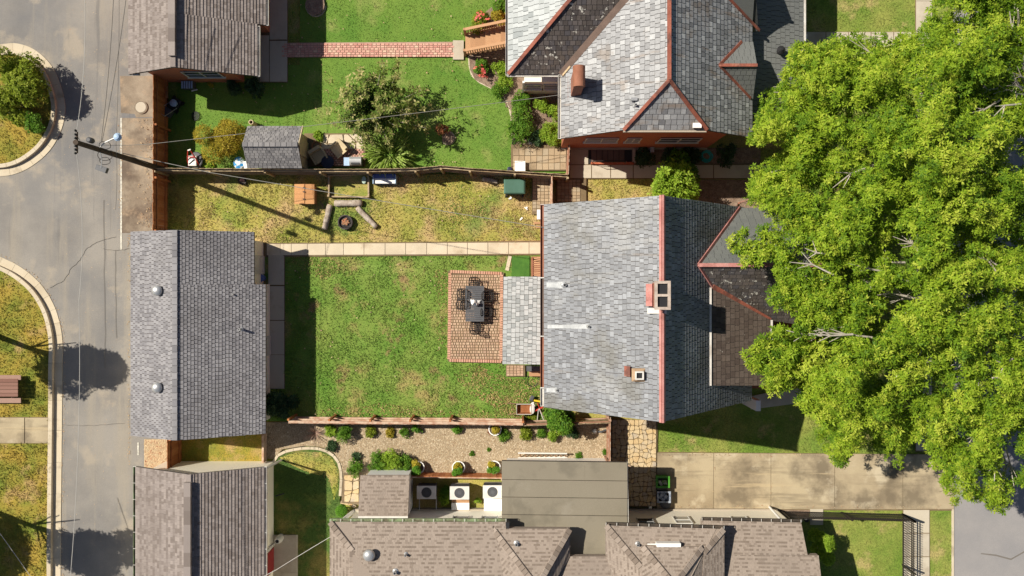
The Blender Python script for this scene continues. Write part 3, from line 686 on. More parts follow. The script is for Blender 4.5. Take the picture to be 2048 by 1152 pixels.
# kerbs of the two islands: kerb stone inside, gutter pan outside, in pieces
def curve(pts, n=8):
    out = []
    for i in range(len(pts) - 1):
        p0, p1, p2, p3 = (Vector(pts[max(0, min(len(pts) - 1, i + k))]) for k in (-1, 0, 1, 2))
        for k in range(n):
            t = k / n; out.append(tuple(.5 * ((2 * p1) + (p2 - p0) * t + (2 * p0 - 5 * p1 + 4 * p2 - p3) * t * t + (3 * p1 - p0 - 3 * p2 + p3) * t ** 3)))
    out.append(tuple(pts[-1])); return out
def offset(pts, d):
    o = []
    for i, p in enumerate(pts):
        a, b = Vector(pts[max(0, i - 1)]), Vector(pts[min(len(pts) - 1, i + 1)]); t = (b - a).normalized(); o.append((p[0] + t.y * d, p[1] - t.x * d))
    return o
def island(name, line, close):
    """line: outer edge of the pan going clockwise (island on its right in the picture)"""
    inner = offset(line, -21); mid = offset(line, -16)
    sheet(name, inner + close, MT['lawn_island'], z=.13, thick=.1)
    kb = thing(name + '_kerb', None, None); kb['kind'] = 'structure'
    n = 5; seg = list(range(0, len(line) - 1, n))
    for i in seg:
        j = min(i + n, len(line) - 1); k = list(range(i, j + 1))
        for nm, A, B, h in (('gutter_pan', line, mid, .03), ('kerb_stone', mid, offset(line, -24), .21)):
            q = [A[m] for m in k] + [B[m] for m in k[::-1]]
            pts = [Vector((*P2(*p), 0)) for p in q]; c = sum(pts, Vector()) / len(pts)
            MB().prism([tuple((p + (c - p).normalized() * .006).to_2d()) for p in pts], -.03, h + random.uniform(0, .004), t=random.random()).build(nm, MT['kerb'], kb)
islA = curve([(-150, 200), (-95, 118), (-40, 93), (0, 89), (35, 87), (72, 101), (104, 132), (122, 172), (131, 215), (124, 258), (104, 296), (76, 324), (40, 345), (0, 353), (-60, 350), (-120, 310), (-150, 240)])
islB = curve([(-220, 470), (-120, 482), (-40, 498), (0, 513), (42, 534), (80, 566), (107, 607), (121, 650), (126, 690), (125, 740), (125, 800), (124, 900), (123, 1000), (122, 1100), (122, 1250), (122, 1500)])
island('planted_island', islA, [])
island('long_island', islB, [(-400, 1500), (-400, 480)])
sheet('island_path', rect(-120, 833, 100, 886), MT['joint'], z=.145)
slabs(SHZ and bpy.data.objects['island_path'], 'slab', [rect(-50, 834, 53, 885), rect(54, 834, 99.5, 885)], .165, MT['drive'])
bpy.data.objects.remove(isl_w)
for o in [o for o in bpy.data.objects if o.name.startswith('slab') and o.parent is None]: bpy.data.objects.remove(o)

# patio of small pavers with a brick edge
pat = sheet('patio', [(897, 541), (1008, 545), (1005, 726), (896, 722)], MT['joint'])
its = []; y = 549.5
random.seed(21)
row = 0
while y < 716:
    x = 904 + random.uniform(-3, 0); hh = 5.6
    while x < 1000:
        w = random.choice((5.2, 5.2, 7.8, 3.9)); 
        c = P(x + w / 2 + (y - 549) * -.012, y + hh / 2); c.z = SHZ['patio'] - .035
        its.append((Matrix.Translation(c) @ Matrix.Rotation(random.uniform(-.03, .03), 4, 'Z') @ Matrix.Diagonal((w * S - .02, hh * S - .02, .06 + random.uniform(0, .012), 1)), w + random.random() * .1)); x += w
    y += hh
pieces(pat, 'paver', its, MT['paver'], 'cobble')
its = []
for a, b in (((901, 543), (1004, 547)), ((899, 720), (1003, 722)), ((900.5, 546), (898.5, 718)), ((1003.5, 549), (1002, 722))):
    n = max(1, int(math.hypot(b[0] - a[0], b[1] - a[1]) / 4.6)); A, B = P(*a), P(*b); d = (B - A).normalized()
    for i in range(n):
        c = A.lerp(B, (i + .5) / n); c.z = SHZ['patio'] - .035
        its.append((frame(c, d * ((B - A).length / n - .012), Vector((-d.y, d.x, 0)) * .17, Vector((0, 0, .075 + random.uniform(0, .012)))), 1))
pieces(pat, 'edge_brick', its, MT['paver_edge'], 'cobble')
def stone_field(parent, name, x0, y0, x1, y1, sx, sy, mat, z=.06, jit=.42, wob=.0, shape='poly', th=.07, size_jit=.1):
    z = SHZ[parent.name] + .02 + (.03 if wob else 0)
    """irregular stones on a jittered grid, each one mesh"""
    nx, ny = max(1, round((x1 - x0) / sx)), max(1, round((y1 - y0) / sy))
    gx = {}; 
    for i in range(nx + 1):
        for j in range(ny + 1):
            gx[i, j] = (x0 + (x1 - x0) * i / nx + random.uniform(-jit, jit) * sx * (0 < i < nx), y0 + (y1 - y0) * j / ny + random.uniform(-jit, jit) * sy * (0 < j < ny))
    for i in range(nx):
        for j in range(ny):
            q = [gx[i, j], gx[i + 1, j], gx[i + 1, j + 1], gx[i, j + 1]]
            pts = [Vector((*P2(*p), 0)) for p in q]; c = sum(pts, Vector()) / 4
            if wob:
                e = []
                for k in range(4):
                    a, b = pts[k], pts[(k + 1) % 4]; e += [c + (a - c) * random.uniform(.8, .92), c + ((a + b) / 2 - c) * random.uniform(.88, 1.02)]
                pts = e
            else: pts = [p + (c - p).normalized() * .012 for p in pts]
            hz = z + random.uniform(0, .02)
            n = len(pts); top = [c + (p - c) * .94 for p in pts]
            vs = [(p.x, p.y, z - th) for p in pts] + [(p.x, p.y, hz - .015) for p in pts] + [(p.x, p.y, hz) for p in top]
            # counter-clockwise seen from above
            fs = [tuple(range(2 * n, 3 * n))[::-1]] + [(a, n + a, n + (a + 1) % n, (a + 1) % n) for a in range(n)] + [(n + a, 2 * n + a, 2 * n + (a + 1) % n, n + (a + 1) % n) for a in range(n)]
            MB().add(vs, fs, random.random()).build(name, mat, parent)
random.seed(5)
fls = sheet('flagstone_path', [(1222, 836), (1314, 840), (1312, 1012), (1222, 1012)], MT['joint'])
stone_field(fls, 'flagstone', 1223, 838, 1311, 1010, 9.2, 9.4, MT['flagstone'], z=.09, wob=1)
fl2 = sheet('flagstone_steps', [(688, 945), (722, 945), (722, 1008), (684, 1004)], MT['soil'])
stone_field(fl2, 'flagstone', 690, 948, 720, 1002, 13, 12, MT['flagstone'], z=.12, wob=1)
ppt = sheet('paver_patch', [(1064, 358), (1106, 354), (1104, 424), (1064, 430)], MT['joint'])
stone_field(ppt, 'paver', 1065, 357, 1104, 424, 7.8, 6.6, MT['patio_stone'], z=.07, jit=.08)
pt2 = sheet('paver_patch_shaded', [(1112, 352), (1172, 352), (1172, 406), (1112, 406)], MT['joint'])
stone_field(pt2, 'paver', 1114, 360, 1160, 404, 7.8, 6.6, MT['patio_stone'], z=.07, jit=.08)
ppn = sheet('stone_patio', [(1022, 290), (1140, 292), (1140, 342), (1022, 342)], MT['joint'])
stone_field(ppn, 'paving_stone', 1026, 298, 1132, 341, 12, 14.5, MT['patio_stone'], z=.08, jit=.06)
pps = sheet('paver_pad', rect(1012, 729, 1050, 752), MT['joint'])
stone_field(pps, 'paver', 1013, 730, 1047, 751, 6.4, 6, MT['paver'], z=.07, jit=.08)
pfs = sheet('fireside_patio', [(610, 268), (732, 268), (732, 334), (610, 334)], MT['joint'])
stone_field(pfs, 'flagstone', 640, 270, 728, 300, 20, 13, MT['path_con'], z=.075, wob=1)
its = []
for r in range(8):
    for k in range(14):
        x, yy = 648 + k * 5.8 + (2.9 if r % 2 else 0), 301 + r * 4.2
        c = P(x, yy); c.z = SHZ['fireside_patio'] - .03; its.append((Matrix.Translation(c) @ Matrix.Diagonal((.13, .09, .05 + random.uniform(0, .01), 1)), 1))
pieces(pfs, 'brick', its, MT['path_brick'], 'cobble')
# brick edging of the gravel bed, timber edging of the flower bed
def edging(name, label, pts, w, h, mat, seg, pname, group=None):
    t = thing(name, label, 'edging', P(*pts[0]), group); line = [P(*p) for p in curve(pts, 6)]; acc = 0; a = line[0]
    for b in line[1:]:
        while (b - a).length > seg:
            c = a + (b - a).normalized() * seg; d = (c - a).normalized()
            MB().beam(a + d * .008 + Vector((0, 0, h / 2 - .02)), c - d * .008 + Vector((0, 0, h / 2 - .02 + random.uniform(-.008, .008))), w, h, t=random.random()).build(pname, mat, t); a = c
    return t
edging('stone_edging', 'curved row of pale edging stones between gravel bed and shaded south lawn', [(547, 924), (556, 910), (570, 902), (606, 896), (640, 897), (664, 907), (678, 925), (683, 950), (682, 975), (680, 1003)], .13, .12, MT['kerb'], .42, 'edging_stone')
edging('stone_edging', 'low row of orange stones beside the round clipped bush', [(682, 1003), (700, 1007), (716, 1016)], .14, .14, MT['flagstone'], .2, 'edging_stone')
edging('bed_edging', 'curving pale edging around the flower bed below the brick house', [(938, 112), (940, 140), (950, 160), (985, 178), (1010, 195), (1020, 220), (1024, 250), (1025, 285)], .09, .1, MT['kerb'], .5, 'edging_stone')
edging('tree_ring', 'low stone ring round the bed of the small dead shrub', [(884, 275), (892, 266), (902, 264), (909, 272), (908, 284), (898, 290), (887, 287), (883, 279)], .07, .07, MT['kerb'], .2, 'edging_stone')
sheet('shrub_bed', [(886, 270), (900, 265), (909, 274), (907, 286), (896, 290), (885, 283)], MT['mulch'])
sheet('round_bed', [(632 + 19 * math.cos(a * .35), 12 + 21 * math.sin(a * .35)) for a in range(18)], MT['mulch'])
edging('tree_ring', 'pale ring of edging stones round the dark bed at the top of the green lawn', [(632 + 20 * math.cos(a * .5236), 12 + 22 * math.sin(a * .5236)) for a in range(13)], .07, .08, MT['kerb'], .25, 'edging_stone')
# manhole
mh = thing('manhole_cover', 'round pale concrete manhole cover in the alley beside the fence', 'manhole cover', P(283, 215))
MB().lathe(P(283, 215, 0), [(.27, 0), (.27, .075), (.25, .085)], 20).build('cover', MT['concrete'], mh)
MB().lathe(P(283, 215, 0), [(.33, 0), (.33, .07), (.285, .072), (.285, .0)], 20).build('rim', MT['apron'], mh)
# loose stuff
def pebbles(name, polys, n_per, mat, z, r0, r1, excl=()):
    p = scatter(polys, excl, n_per); n = len(p); r = RNG.uniform(r0, r1, n)
    dirs = np.array([(1, 0, 0), (0, 1, 0), (-1, 0, 0), (0, -1, 0), (0, 0, 1.)]); V = []
    a = RNG.uniform(0, 6.28, n)
    for d in dirs:
        x = d[0] * np.cos(a) - d[1] * np.sin(a); y = d[0] * np.sin(a) + d[1] * np.cos(a)
        V.append(np.stack([p[:, 0] + x * r * RNG.uniform(.7, 1.2, n), p[:, 1] + y * r * RNG.uniform(.7, 1.2, n), z + d[2] * r * .7 - .004], 1))
    V = np.concatenate(V); i = np.arange(n); F = np.concatenate([np.stack([i + k * n, i + ((k + 1) % 4) * n, i + 4 * n], 1) for k in range(4)])
    o = link(name, fast_mesh(name, V, F, mat, np.tile(RNG.random(n), 4))); o['kind'] = 'stuff'
GRAVEL = [(531, 846), (1220, 844), (1220, 923), (1003, 948), (822, 944), (722, 958), (690, 950), (683, 926), (670, 905), (642, 891), (610, 889), (566, 896), (545, 916), (531, 913)]
pebbles('gravel_stones', [GRAVEL], 330, MT['pebble'], SHZ['gravel_bed'], .022, .055)
pebbles('mulch_chips', [[(940, 120), (1016, 150), (1138, 155), (1138, 290), (1026, 290), (1022, 225), (985, 178), (950, 160)]], 200, MT['mulch'], SHZ['flower_bed'], .02, .05)
pebbles('fallen_leaves', [[(291, 880), (335, 880), (335, 924), (320, 940), (291, 937)]], 500, MT['leaf_litter'], SHZ['leaf_bed'], .03, .08)
pebbles('road_grit', [rect(128, -10, 262, 1160)], 5, MT['leaf_litter'], .0035, .012, .03)
pebbles('kerb_debris', [[p for p in islB] + [p for p in offset(islB, 6)][::-1], rect(292, 236, 306, 460), rect(236, 250, 246, 460), rect(255, 470, 262, 930)], 60, MT['leaf_litter'], .03, .012, .035)
pebbles('lawn_leaves', [rect(575, 520, 890, 830), rect(395, 355, 1060, 480), rect(400, 120, 930, 330), rect(575, 0, 930, 84)], 1.6, MT['leaf_litter'], .14, .02, .045)
pebbles('drive_debris', [rect(1313, 905, 1880, 912), rect(1313, 1008, 1880, 1016), rect(1424, 906, 1428, 1016), rect(1538, 906, 1542, 1016)], 50, MT['leaf_litter'], .2, .012, .03)
pebbles('leaf_scraps', [rect(275, 236, 306, 455), rect(1180, 290, 1300, 296), rect(1040, 770, 1092, 830)], 18, MT['leaf_litter'], .09, .015, .035)
EXB = [[(360, 100), (579, 100), (579, 168), (495, 168), (492, 166), (300, 166)], rect(566, 84, 930, 117), [(936, 60), (1300, 60), (1300, 346), (1022, 346), (1022, 225), (985, 180), (945, 165)], rect(470, 250, 735, 340), [(612, -5), (652, -5), (652, 36), (612, 36)], [(883, 264), (910, 264), (910, 291), (883, 291)], [(560, -400), (579, -400), (579, 168), (560, 168)]]
grass('bright_grass', [[(336, 150), (577, 150), (577, -20), (1020, -20), (1030, 342), (336, 345)]], MT['lawn_bright'], SHZ['back_lawn'], 260, .075, EXB, .3, 3)
grass('dry_grass', [[(336, 351), (1540, 351), (1540, 420), (1100, 482), (528, 486), (508, 470), (336, 470)]], MT['lawn_dry'], SHZ['upper_lawn'], 270, .12, [rect(1062, 352, 1175, 430), rect(1390, 355, 1560, 430), rect(1138, 330, 1500, 358), rect(658, 350, 742, 396)], .7, 5)
grass('lawn_grass', [[(571, 510), (1092, 506), (1092, 840), (536, 840), (536, 778), (571, 776)]], MT['lawn_main'], SHZ['main_lawn'], 290, .12, [[(894, 538), (1092, 538), (1092, 728), (894, 726)], rect(1010, 726, 1092, 756), rect(1020, 510, 1092, 560)], .7, 7)
grass('strip_grass', [rect(360, 868, 528, 920)], MT['lawn_main'], SHZ['side_lawn'], 160, .07, [], .5, 9)
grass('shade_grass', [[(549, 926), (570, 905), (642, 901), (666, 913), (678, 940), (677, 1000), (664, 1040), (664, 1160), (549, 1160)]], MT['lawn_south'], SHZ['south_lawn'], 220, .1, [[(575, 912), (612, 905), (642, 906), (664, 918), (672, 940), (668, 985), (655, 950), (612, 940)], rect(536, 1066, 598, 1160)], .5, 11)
grass('sunlit_patch_grass', [[(565, 915), (612, 904), (642, 905), (664, 917), (676, 940), (672, 1000), (655, 952), (612, 942)]], MT['lawn_dry'], SHZ['sunlit_patch'], 260, .11, [], .5, 19)  # yellow-tan blades over the painted sunlit area
grass('dry_corner_grass', [[(905, 745), (960, 732), (1010, 755), (1088, 760), (1088, 830), (1040, 836), (985, 812), (945, 790), (925, 770)]], MT['dead_grass'], SHZ['main_lawn'] + .012, 300, .12, [], .9, 23)
grass('dry_fringe_grass', [[(640, 818), (760, 806), (900, 822), (1030, 815), (1030, 838), (640, 838)], [(575, 512), (660, 512), (700, 530), (650, 560), (600, 540)], [(870, 540), (896, 540), (894, 724), (876, 700)]], MT['dead_grass'], SHZ['main_lawn'] + .01, 170, .11, [], .9, 27)
grass('bare_patch_grass', [[(900, 395), (960, 390), (1000, 420), (1060, 440), (1080, 475), (1000, 470), (960, 440), (915, 435)], [(505, 470), (640, 478), (700, 482), (520, 484)], [(395, 420), (430, 400), (440, 440), (400, 460)]], MT['dead_grass'], SHZ['upper_lawn'] + .01, 230, .11, [], .9, 29)
grass('green_strip_grass', [[(885, 362), (940, 358), (925, 400), (930, 440), (915, 482), (895, 480), (900, 430), (880, 390)], [(640, 362), (740, 398), (745, 470), (640, 470)]], MT['lawn_main'], SHZ['upper_lawn'], 150, .11, [], .9, 25)
grass('island_grass', [offset(islB, -20)[:-1] + [(-40, 1200), (-40, 500)]], MT['lawn_island'], .13, 240, .13, [rect(-50, 832, 101, 887)], .7, 13)
grass('island_turf', [[p for p in offset(islA, -20) if p[0] > -60]], MT['lawn_island'], .13, 230, .12, [], .6, 15)
grass('front_grass', [[(1310, 830), (1905, 830), (1905, 905), (1310, 902)], [(1606, -10), (1829, -10), (1829, 64), (1606, 64)], [(1640, 1018), (1802, 1020), (1802, 1160), (1640, 1160)], [(1858, 1018), (1900, 1018), (1900, 1160), (1858, 1160)], [(1500, 300), (1828, 300), (1828, 830), (1600, 830)]], MT['lawn_front'], SHZ['fenced_lawn'] + .005, 200, .08, [rect(1600, 60, 1829, 98)], .5, 17)
def bimodal(r):
    if r % 2: return random.choice((7, 8, 8, 9, 9, 10)) if random.random() < .93 else 4
    return random.choice((0, 1, 2, 3, 4)) if random.random() < .52 else random.choice((6, 7, 8, 9, 10))
def streaks(r):
    if r % 3 == 2: return random.choice((2, 3, 4, 5))
    return random.choice((1, 2, 3, 4, 5)) if random.random() < .3 else random.choice((5, 6, 7, 8, 9, 10, 11))
# ================================================================ BUILDINGS
def gable_garage(name, label, xl, zl, xr, zr, xe, ze, y0, y1, wallx, wally, walls_m, shingle_m, capm, cap=True, notch=None, kw={}):
    """ridge runs north-south; xl,zl west eave, xr,zr ridge, xe,ze east eave; y0 south edge, y1 north edge; notch=(ynotch,xe2,ze2) shortens the east eave south of / north of y"""
    t = thing(name, label, 'garage', ((wallx[0] + wallx[1]) / 2, (wally[0] + wally[1]) / 2, 0))
    zt = lambda x: (zr - (zr - zl) * (xr - x) / (xr - xl) if x < xr else zr - (zr - ze) * (x - xr) / (xe - xr)) - .14
    w = MB()
    for sec in ([(wallx[0], wallx[1], wally[0], wally[1])] if len(wallx) == 2 else wallx[2]):
        xa, xb, ya, yb = sec; pr = [(xa, 0), (xb, 0), (xb, zt(xb))] + ([(xr, zt(xr))] if xa < xr < xb else []) + [(xa, zt(xa))]
        n = len(pr); w.add([(x, ya, z) for x, z in pr] + [(x, yb, z) for x, z in pr], [tuple(range(n)), tuple(range(n, 2 * n))[::-1]] + [(i, i + n, (i + 1) % n + n, (i + 1) % n) for i in range(n)])
    wl = w.build('wall', MT[walls_m], t)
    V = Vector
    west = [V((xl, y0, zl)), V((xr, y0, zr)), V((xr, y1, zr)), V((xl, y1, zl))]
    if notch:
        yn, x2, z2, side = notch
        if side == 'n': east = [[V((xr, y0, zr)), V((xe, y0, ze)), V((xe, yn, ze)), V((xr, yn, zr))], [V((xr, yn, zr)), V((x2, yn, z2)), V((x2, y1, z2)), V((xr, y1, zr))]]
        else: east = [[V((xr, y0, zr)), V((x2, y0, z2)), V((x2, yn, z2)), V((xr, yn, zr))], [V((xr, yn, zr)), V((xe, yn, ze)), V((xe, y1, ze)), V((xr, y1, zr))]]
    else: east = [[V((xr, y0, zr)), V((xe, y0, ze)), V((xe, y1, ze)), V((xr, y1, zr))]]
    rf = deck(t, 'roof', [west] + east, .12, MT['deck'])
    R = Roofer(rf, 'shingle', MT[shingle_m]); R.plane(west, **kw)
    for e in east: R.plane(e, **kw)
    R.done()
    return t, wl, rf
# ---- the long grey garage in the middle
SL = .47
zE = 2.3; xE = (531 - NX) * S * (1 - zE / H); xR, zR = onslope_w(350, xE, zE, SL)
kL = (262 - NX) * S; uL = (H - zR + SL * xR) / (H + SL * kL) ; xLw, zLw = kL * uL, H * (1 - uL)
x2, z2 = onslope_w(508, xE, zE, SL)
yN = P(350, 460, zR).y; ySo = P(350, 881, zR).y; yNt = P(531, 569, zE).y
gar1, w1, r1 = gable_garage('grey_garage', 'long garage with light grey shingle roof and two round roof vents', xLw, zLw, xR, zR, xE, zE, ySo, yN,
    (xLw + .35, xE - .45, [(xLw + .35, xE - .45, ySo + .35, yNt + .0), (xLw + .35, x2 - .3, yNt - .01, yN - .35)]), (ySo, yN), 'cream_wall', 'shingle_grey', 'shingle_grey', notch=(yNt, x2, z2, 'n'), kw=dict(course=.15, w=.19, wv=.06, th=.022, gap=.026))
cap_run(r1, 'ridge_cap', (xR, ySo, zR + .012), (xR, yN, zR + .012), .26, .03, MT['shingle_grey'], .3)
for py in (581, 774):
    q = (onslope_w(318, xR, zR, -SL)); vent_dome(r1, (q[0], (NY - py) * S * (1 - q[1] / H), q[1] + .02), .24, MT['galv'])
for px, py, r, h in ((466, 589, .035, .12), (483, 659, .055, .38)):
    q = onslope_w(px, xE, zE, SL); vent_pipe(r1, (q[0], (NY - py) * S * (1 - (q[1] + h * .5) / H), q[1]), r, h, MT['galv'])
d_ = MB().box((xE - .43, P(0, 690).y, 1.0), (.06, .95, 2.0)).build('door', MT['offwhite'], gar1); MB().box((xE - .37, P(0, 675).y, 1.0), (.06, .05, .05)).build('handle', MT['black'], d_)
MB().box((x2 - .28, P(0, 530).y, 1.0), (.06, .9, 2.0)).build('door', MT['offwhite'], gar1)
# ---- the beige garage bottom left
SL = .5
zE = 2.75; xE = (527.5 - NX) * S * (1 - zE / H); xR, zR = onslope_w(377, xE, zE, SL)
kL = (272 - NX) * S; uL = (H - zR + SL * xR) / (H + SL * kL); xLw, zLw = kL * uL, H * (1 - uL)
yN = P(528, 934, zE).y; yS_ = -30.0
gar3, w3, r3 = gable_garage('beige_garage', 'cream sided garage with striped brown shingle roof and a red door', xLw, zLw, xR, zR, xE, zE, -24, yN, (xLw + .3, P(548, 0).x), (-23.6, P(0, 922).y), 'cream_wall', 'shingle_brown', 'shingle_brown',
    kw=dict(course=.145, w=.16, wv=.35, th=.036, gap=.006, tfun=streaks))
ry = P(377, 964, zR).y
cap_run(r3, 'ridge_vent', (xR, -24, zR + .015), (xR, ry, zR + .015), .3, .16, MT['shingle_brown'], .6, even=True)
cap_run(r3, 'ridge_cap', (xR, ry, zR + .01), (xR, yN, zR + .01), .26, .02, MT['shingle_brown'], .3)
gutter(gar3, (xE + .07, yN, zE - .06), (xE + .07, -24, zE - .06), MT['gutter_white'], seg=.75)
gutter(gar3, (xLw - .07, yN, zLw - .06), (xLw - .07, -24, zLw - .06), MT['gutter_moss'], seg=.75)
xw = P(548, 0).x
d_ = MB().box((xw + .02, (P(0, 1088).y + P(0, 1140).y) / 2, 1.0), (.06, 1.1, 2.05)).build('door', MT['red_door'], gar3); MB().box((xw + .08, P(0, 1133).y, 1.0), (.06, .06, .06)).build('handle', MT['black'], d_)
MB().box((xw + .05, P(0, 1085).y, 1.05), (.1, .1, 2.1)).build('door_frame', MT['offwhite'], gar3)
MB().tube([P(548, 992, 1.9) + Vector((.06, 0, 0)), P(556, 987, 1.75) + Vector((.3, 0, 0))], .03).build('lamp_bracket', MT['black'], gar3)
yw = P(0, 922).y
MB().beam((xE + .07, yw + .07, .1), (xE + .07, yN - .1, zE - .1), .08, .08).build('downspout', MT['offwhite'], gar3)
# ---- the brick garage top left
zE = 2.65; xE = (531 - NX) * S * (1 - zE / H); xR, zR = onslope_w(346, xE, zE, SL)
kL = (258 - NX) * S; uL = (H - zR + SL * xR) / (H + SL * kL); xLw, zLw = kL * uL, H * (1 - uL)
x2, z2 = onslope_w(514, xE, zE, SL)
yS1 = P(346, 134, zR).y; yNt = P(514, 48, z2).y; xwl = P(489, 0).x; xwr = P(541, 0).x
gar0, w0, r0 = gable_garage('brick_garage', 'red brick garage with striped brown shingle roof at the top of the alley', xLw, zLw, xR, zR, xE, zE, yS1, 26, (xLw + .35, xwr, [(xLw + .35, xwl, P(0, 165).y, P(0, 66).y + .01), (xLw + .35, xwr, P(0, 66).y, 25.6)]), (P(0, 165).y, 25.6), 'brick_wall', 'shingle_brown', 'shingle_brown', notch=(yNt, x2, z2, 's'), kw=dict(course=.145, w=.16, wv=.35, th=.036, gap=.006, tfun=streaks))
ry = P(346, 113, zR).y
cap_run(r0, 'ridge_vent', (xR, ry, zR + .015), (xR, 26, zR + .015), .3, .16, MT['shingle_brown'], .6, even=True)
cap_run(r0, 'ridge_cap', (xR, yS1, zR + .01), (xR, ry, zR + .01), .26, .02, MT['shingle_brown'], .3)
gutter(gar0, (xE + .07, yNt, zE - .06), (xE + .07, 26, zE - .06), MT['gutter_white'], seg=1.2)
gutter(gar0, (x2 + .07, yS1, z2 - .06), (x2 + .07, yNt - .1, z2 - .06), MT['gutter_white'], seg=1.2)
wall_window(gar0, (P(398, 0, 2.2).x, P(0, 165).y, 1.75), 1.7, 1.0, 's', MT['offwhite'], MT['glass'], mull=2)
d_ = MB().box((xwl + .03, P(0, 110).y, 1.0), (.06, .95, 2.0)).build('door', MT['black'], gar0)
MB().box((xLw + .3 + 0, yS1 + .02, zLw - .1), (.3, .1, .1)).build('eave_return', MT['offwhite'], gar0)

# ---- garden shed
t = thing('garden_shed', 'small grey shingled garden shed against the neighbour fence', 'shed', P(550, 300))
V = Vector; zr, ze = 2.85, 2.1
nwp, nep = P(495, 252.5, ze), P(604, 252.5, ze); rwp, rep = P(481.5, 289, zr), P(597, 291, zr); yb = 2 * rwp.y - nwp.y
swp, sep = V((nwp.x, yb, ze)), V((nep.x, yb, ze))
rwp.x = swp.x = nwp.x; rep.x = sep.x = nep.x; rep.y = rwp.y
xa, xb, ya, yb2 = nwp.x + .15, P(617, 0).x, yb + .2, nwp.y - .2
pr = [(ya, 0), (yb2, 0), (yb2, ze + .02), (rwp.y, zr - .12), (ya, ze + .02)]
MB().add([(xa, y, z) for y, z in pr] + [(xb, y, z) for y, z in pr], [(0, 1, 2, 3, 4)[::-1], (5, 6, 7, 8, 9)] + [(i, (i + 1) % 5, (i + 1) % 5 + 5, i + 5) for i in range(5)]).build('wall', MT['beige'], t)
rf = deck(t, 'roof', [[nwp, nep, rep, rwp], [swp, sep, rep, rwp]], .06, MT['deck'])
R = Roofer(rf, 'shingle', MT['shingle_shed']); R.plane([nwp, nep, rep, rwp], .135, .2, .1, .012); R.plane([swp, sep, rep, rwp], .135, .2, .1, .012); R.done()
cap_run(rf, 'ridge_cap', rwp + V((0, 0, .01)), rep + V((0, 0, .01)), .22, .025, MT['shingle_shed'], .25)
MB().box((xb + .03, rwp.y + .1, .95), (.05, .8, 1.8)).build('door', MT['beige'], t)
MB().beam(nep + V((.02, 0, -.07)), rep + V((.02, 0, -.07)), .05, .12).build('rake_board', MT['beige'], t)

# ================================================================ the slate house in the middle
HS = thing('slate_house', 'large house with pale slate roof, pink ridge caps and two chimneys in the middle', 'house', P(1260, 590, 0))
zr = 10.6; RN, RS = P(1325, 391, zr), P(1325, 844, zr); RN.x = RS.x = P(1325, 0, zr).x
uu = (1 - zr / H) / .896; zl = H * (1 - uu); xl = (1088 - NX) * S * uu
mR = 1.125
def east_pt(px):      # on the dark slope
    k = (px - NX) * S; u = (H - zr - mR * RN.x) / (H - mR * k); return k * u, H * (1 - u)
xe, ze = east_pt(1503)
Wp = [V((xl, RS.y, zl)), V((xl, RN.y, zl)), RN, RS]
Ep = [RS, RN, V((xe, RN.y, ze)), V((xe, RS.y, ze))]
PLW, PLE = plane3(*Wp[:3]), plane3(*Ep[:3])
MB().add([(x, y, z) for y in (RS.y + .25, RN.y - .25) for x, z in ((xl + .3, 0), (xe - .25, 0), (xe - .25, ze - .1), (RN.x, zr - .3), (xl + .3, zl - .05))], [(0, 1, 2, 3, 4), (9, 8, 7, 6, 5)] + [(i, i + 5, (i + 1) % 5 + 5, (i + 1) % 5) for i in range(5)]).build('wall', MT['brick_wall'], HS)
roof = deck(HS, 'roof', [Wp, Ep], .18, MT['deck'])
R = Roofer(roof, 'slate', MT['slate']); R.plane(Wp, .19, .2, .3, .024, half=False, rag=.008, gap=.022, cg=.016); R.plane(Ep, .21, .22, .25, .02, half=False, gap=.024, cg=.012); R.done()
# ridge
rd = MB().beam(RS + V((0, -.02, .06)), RN + V((0, .02, .06)), .08, .07).build('ridge_cap', MT['ridge_red'], roof)
for sx, sl in ((-1, .82), (1, mR)):
    q = V((sx * .09, 0, -.09 * sl * .8)); MB().beam(RS + q * .9 + V((0, -.02, .06)), RN + q * .9 + V((0, .02, .06)), .09, .03, up=(sx * sl, 0, 1)).build('ridge_flashing', MT['ridge_red'], roof)
# west gutter
for a, b in ((812, 775), (775, 672), (672, 555), (555, 408)):
    gutter(HS, P(1087, a, zl) + V((-.05, 0, -.05)), P(1087, b + 1, zl) + V((-.05, 0, -.05)), MT['wood_red' if a in (775, 555) else 'gutter_white'] if a != 672 else MT['valley_metal'], w=.15, seg=6)
# east wing: ridge runs east, grey north slope, dark south slope
A0 = RP(1396, 530, PLE); zw = A0.z; A1 = P(1645, 534, zw); A1.y = A0.y
N0 = RP(1479, 416, PLE); sN = (zw - N0.z) / (N0.y - A0.y)
Npl = plane3(A0, A1, N0); N1 = V((A1.x, N0.y, N0.z))
S0 = RP(1421, 570, PLE)
sS = 1.0; Spl = plane3(A0, A1, V((A0.x, A0.y - 1, zw - sS)))
Np = [A0, A1, N1, N0]
S1, S2, S3 = RP(1424, 573, Spl), RP(1538, 640, Spl), RP(1600, 649, Spl); S4 = V((A1.x, S3.y, S3.z))
Sp = [A0, S1, S2, S3, V((A1.x, A0.y - (A0.y - S3.y), S3.z)), A1]
wg = deck(HS, 'wing_roof', [Np, Sp], .2, MT['slate_plain'])
R = Roofer(wg, 'slate', MT['slate_plain']); R.plane(Np, .25, .3, .1, .006, half=False); R.done(60)
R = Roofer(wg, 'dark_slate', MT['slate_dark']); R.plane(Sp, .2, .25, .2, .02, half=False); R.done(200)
def strip(parent, name, a, b, w, h, mat, up=(0, 0, 1), lift=.05):
    return MB().beam(Vector(a) + Vector((0, 0, lift)), Vector(b) + Vector((0, 0, lift)), w, h, up=up).build(name, mat, parent)
strip(wg, 'ridge_cap', A0, A1, .15, .08, MT['ridge_red'], lift=.05)
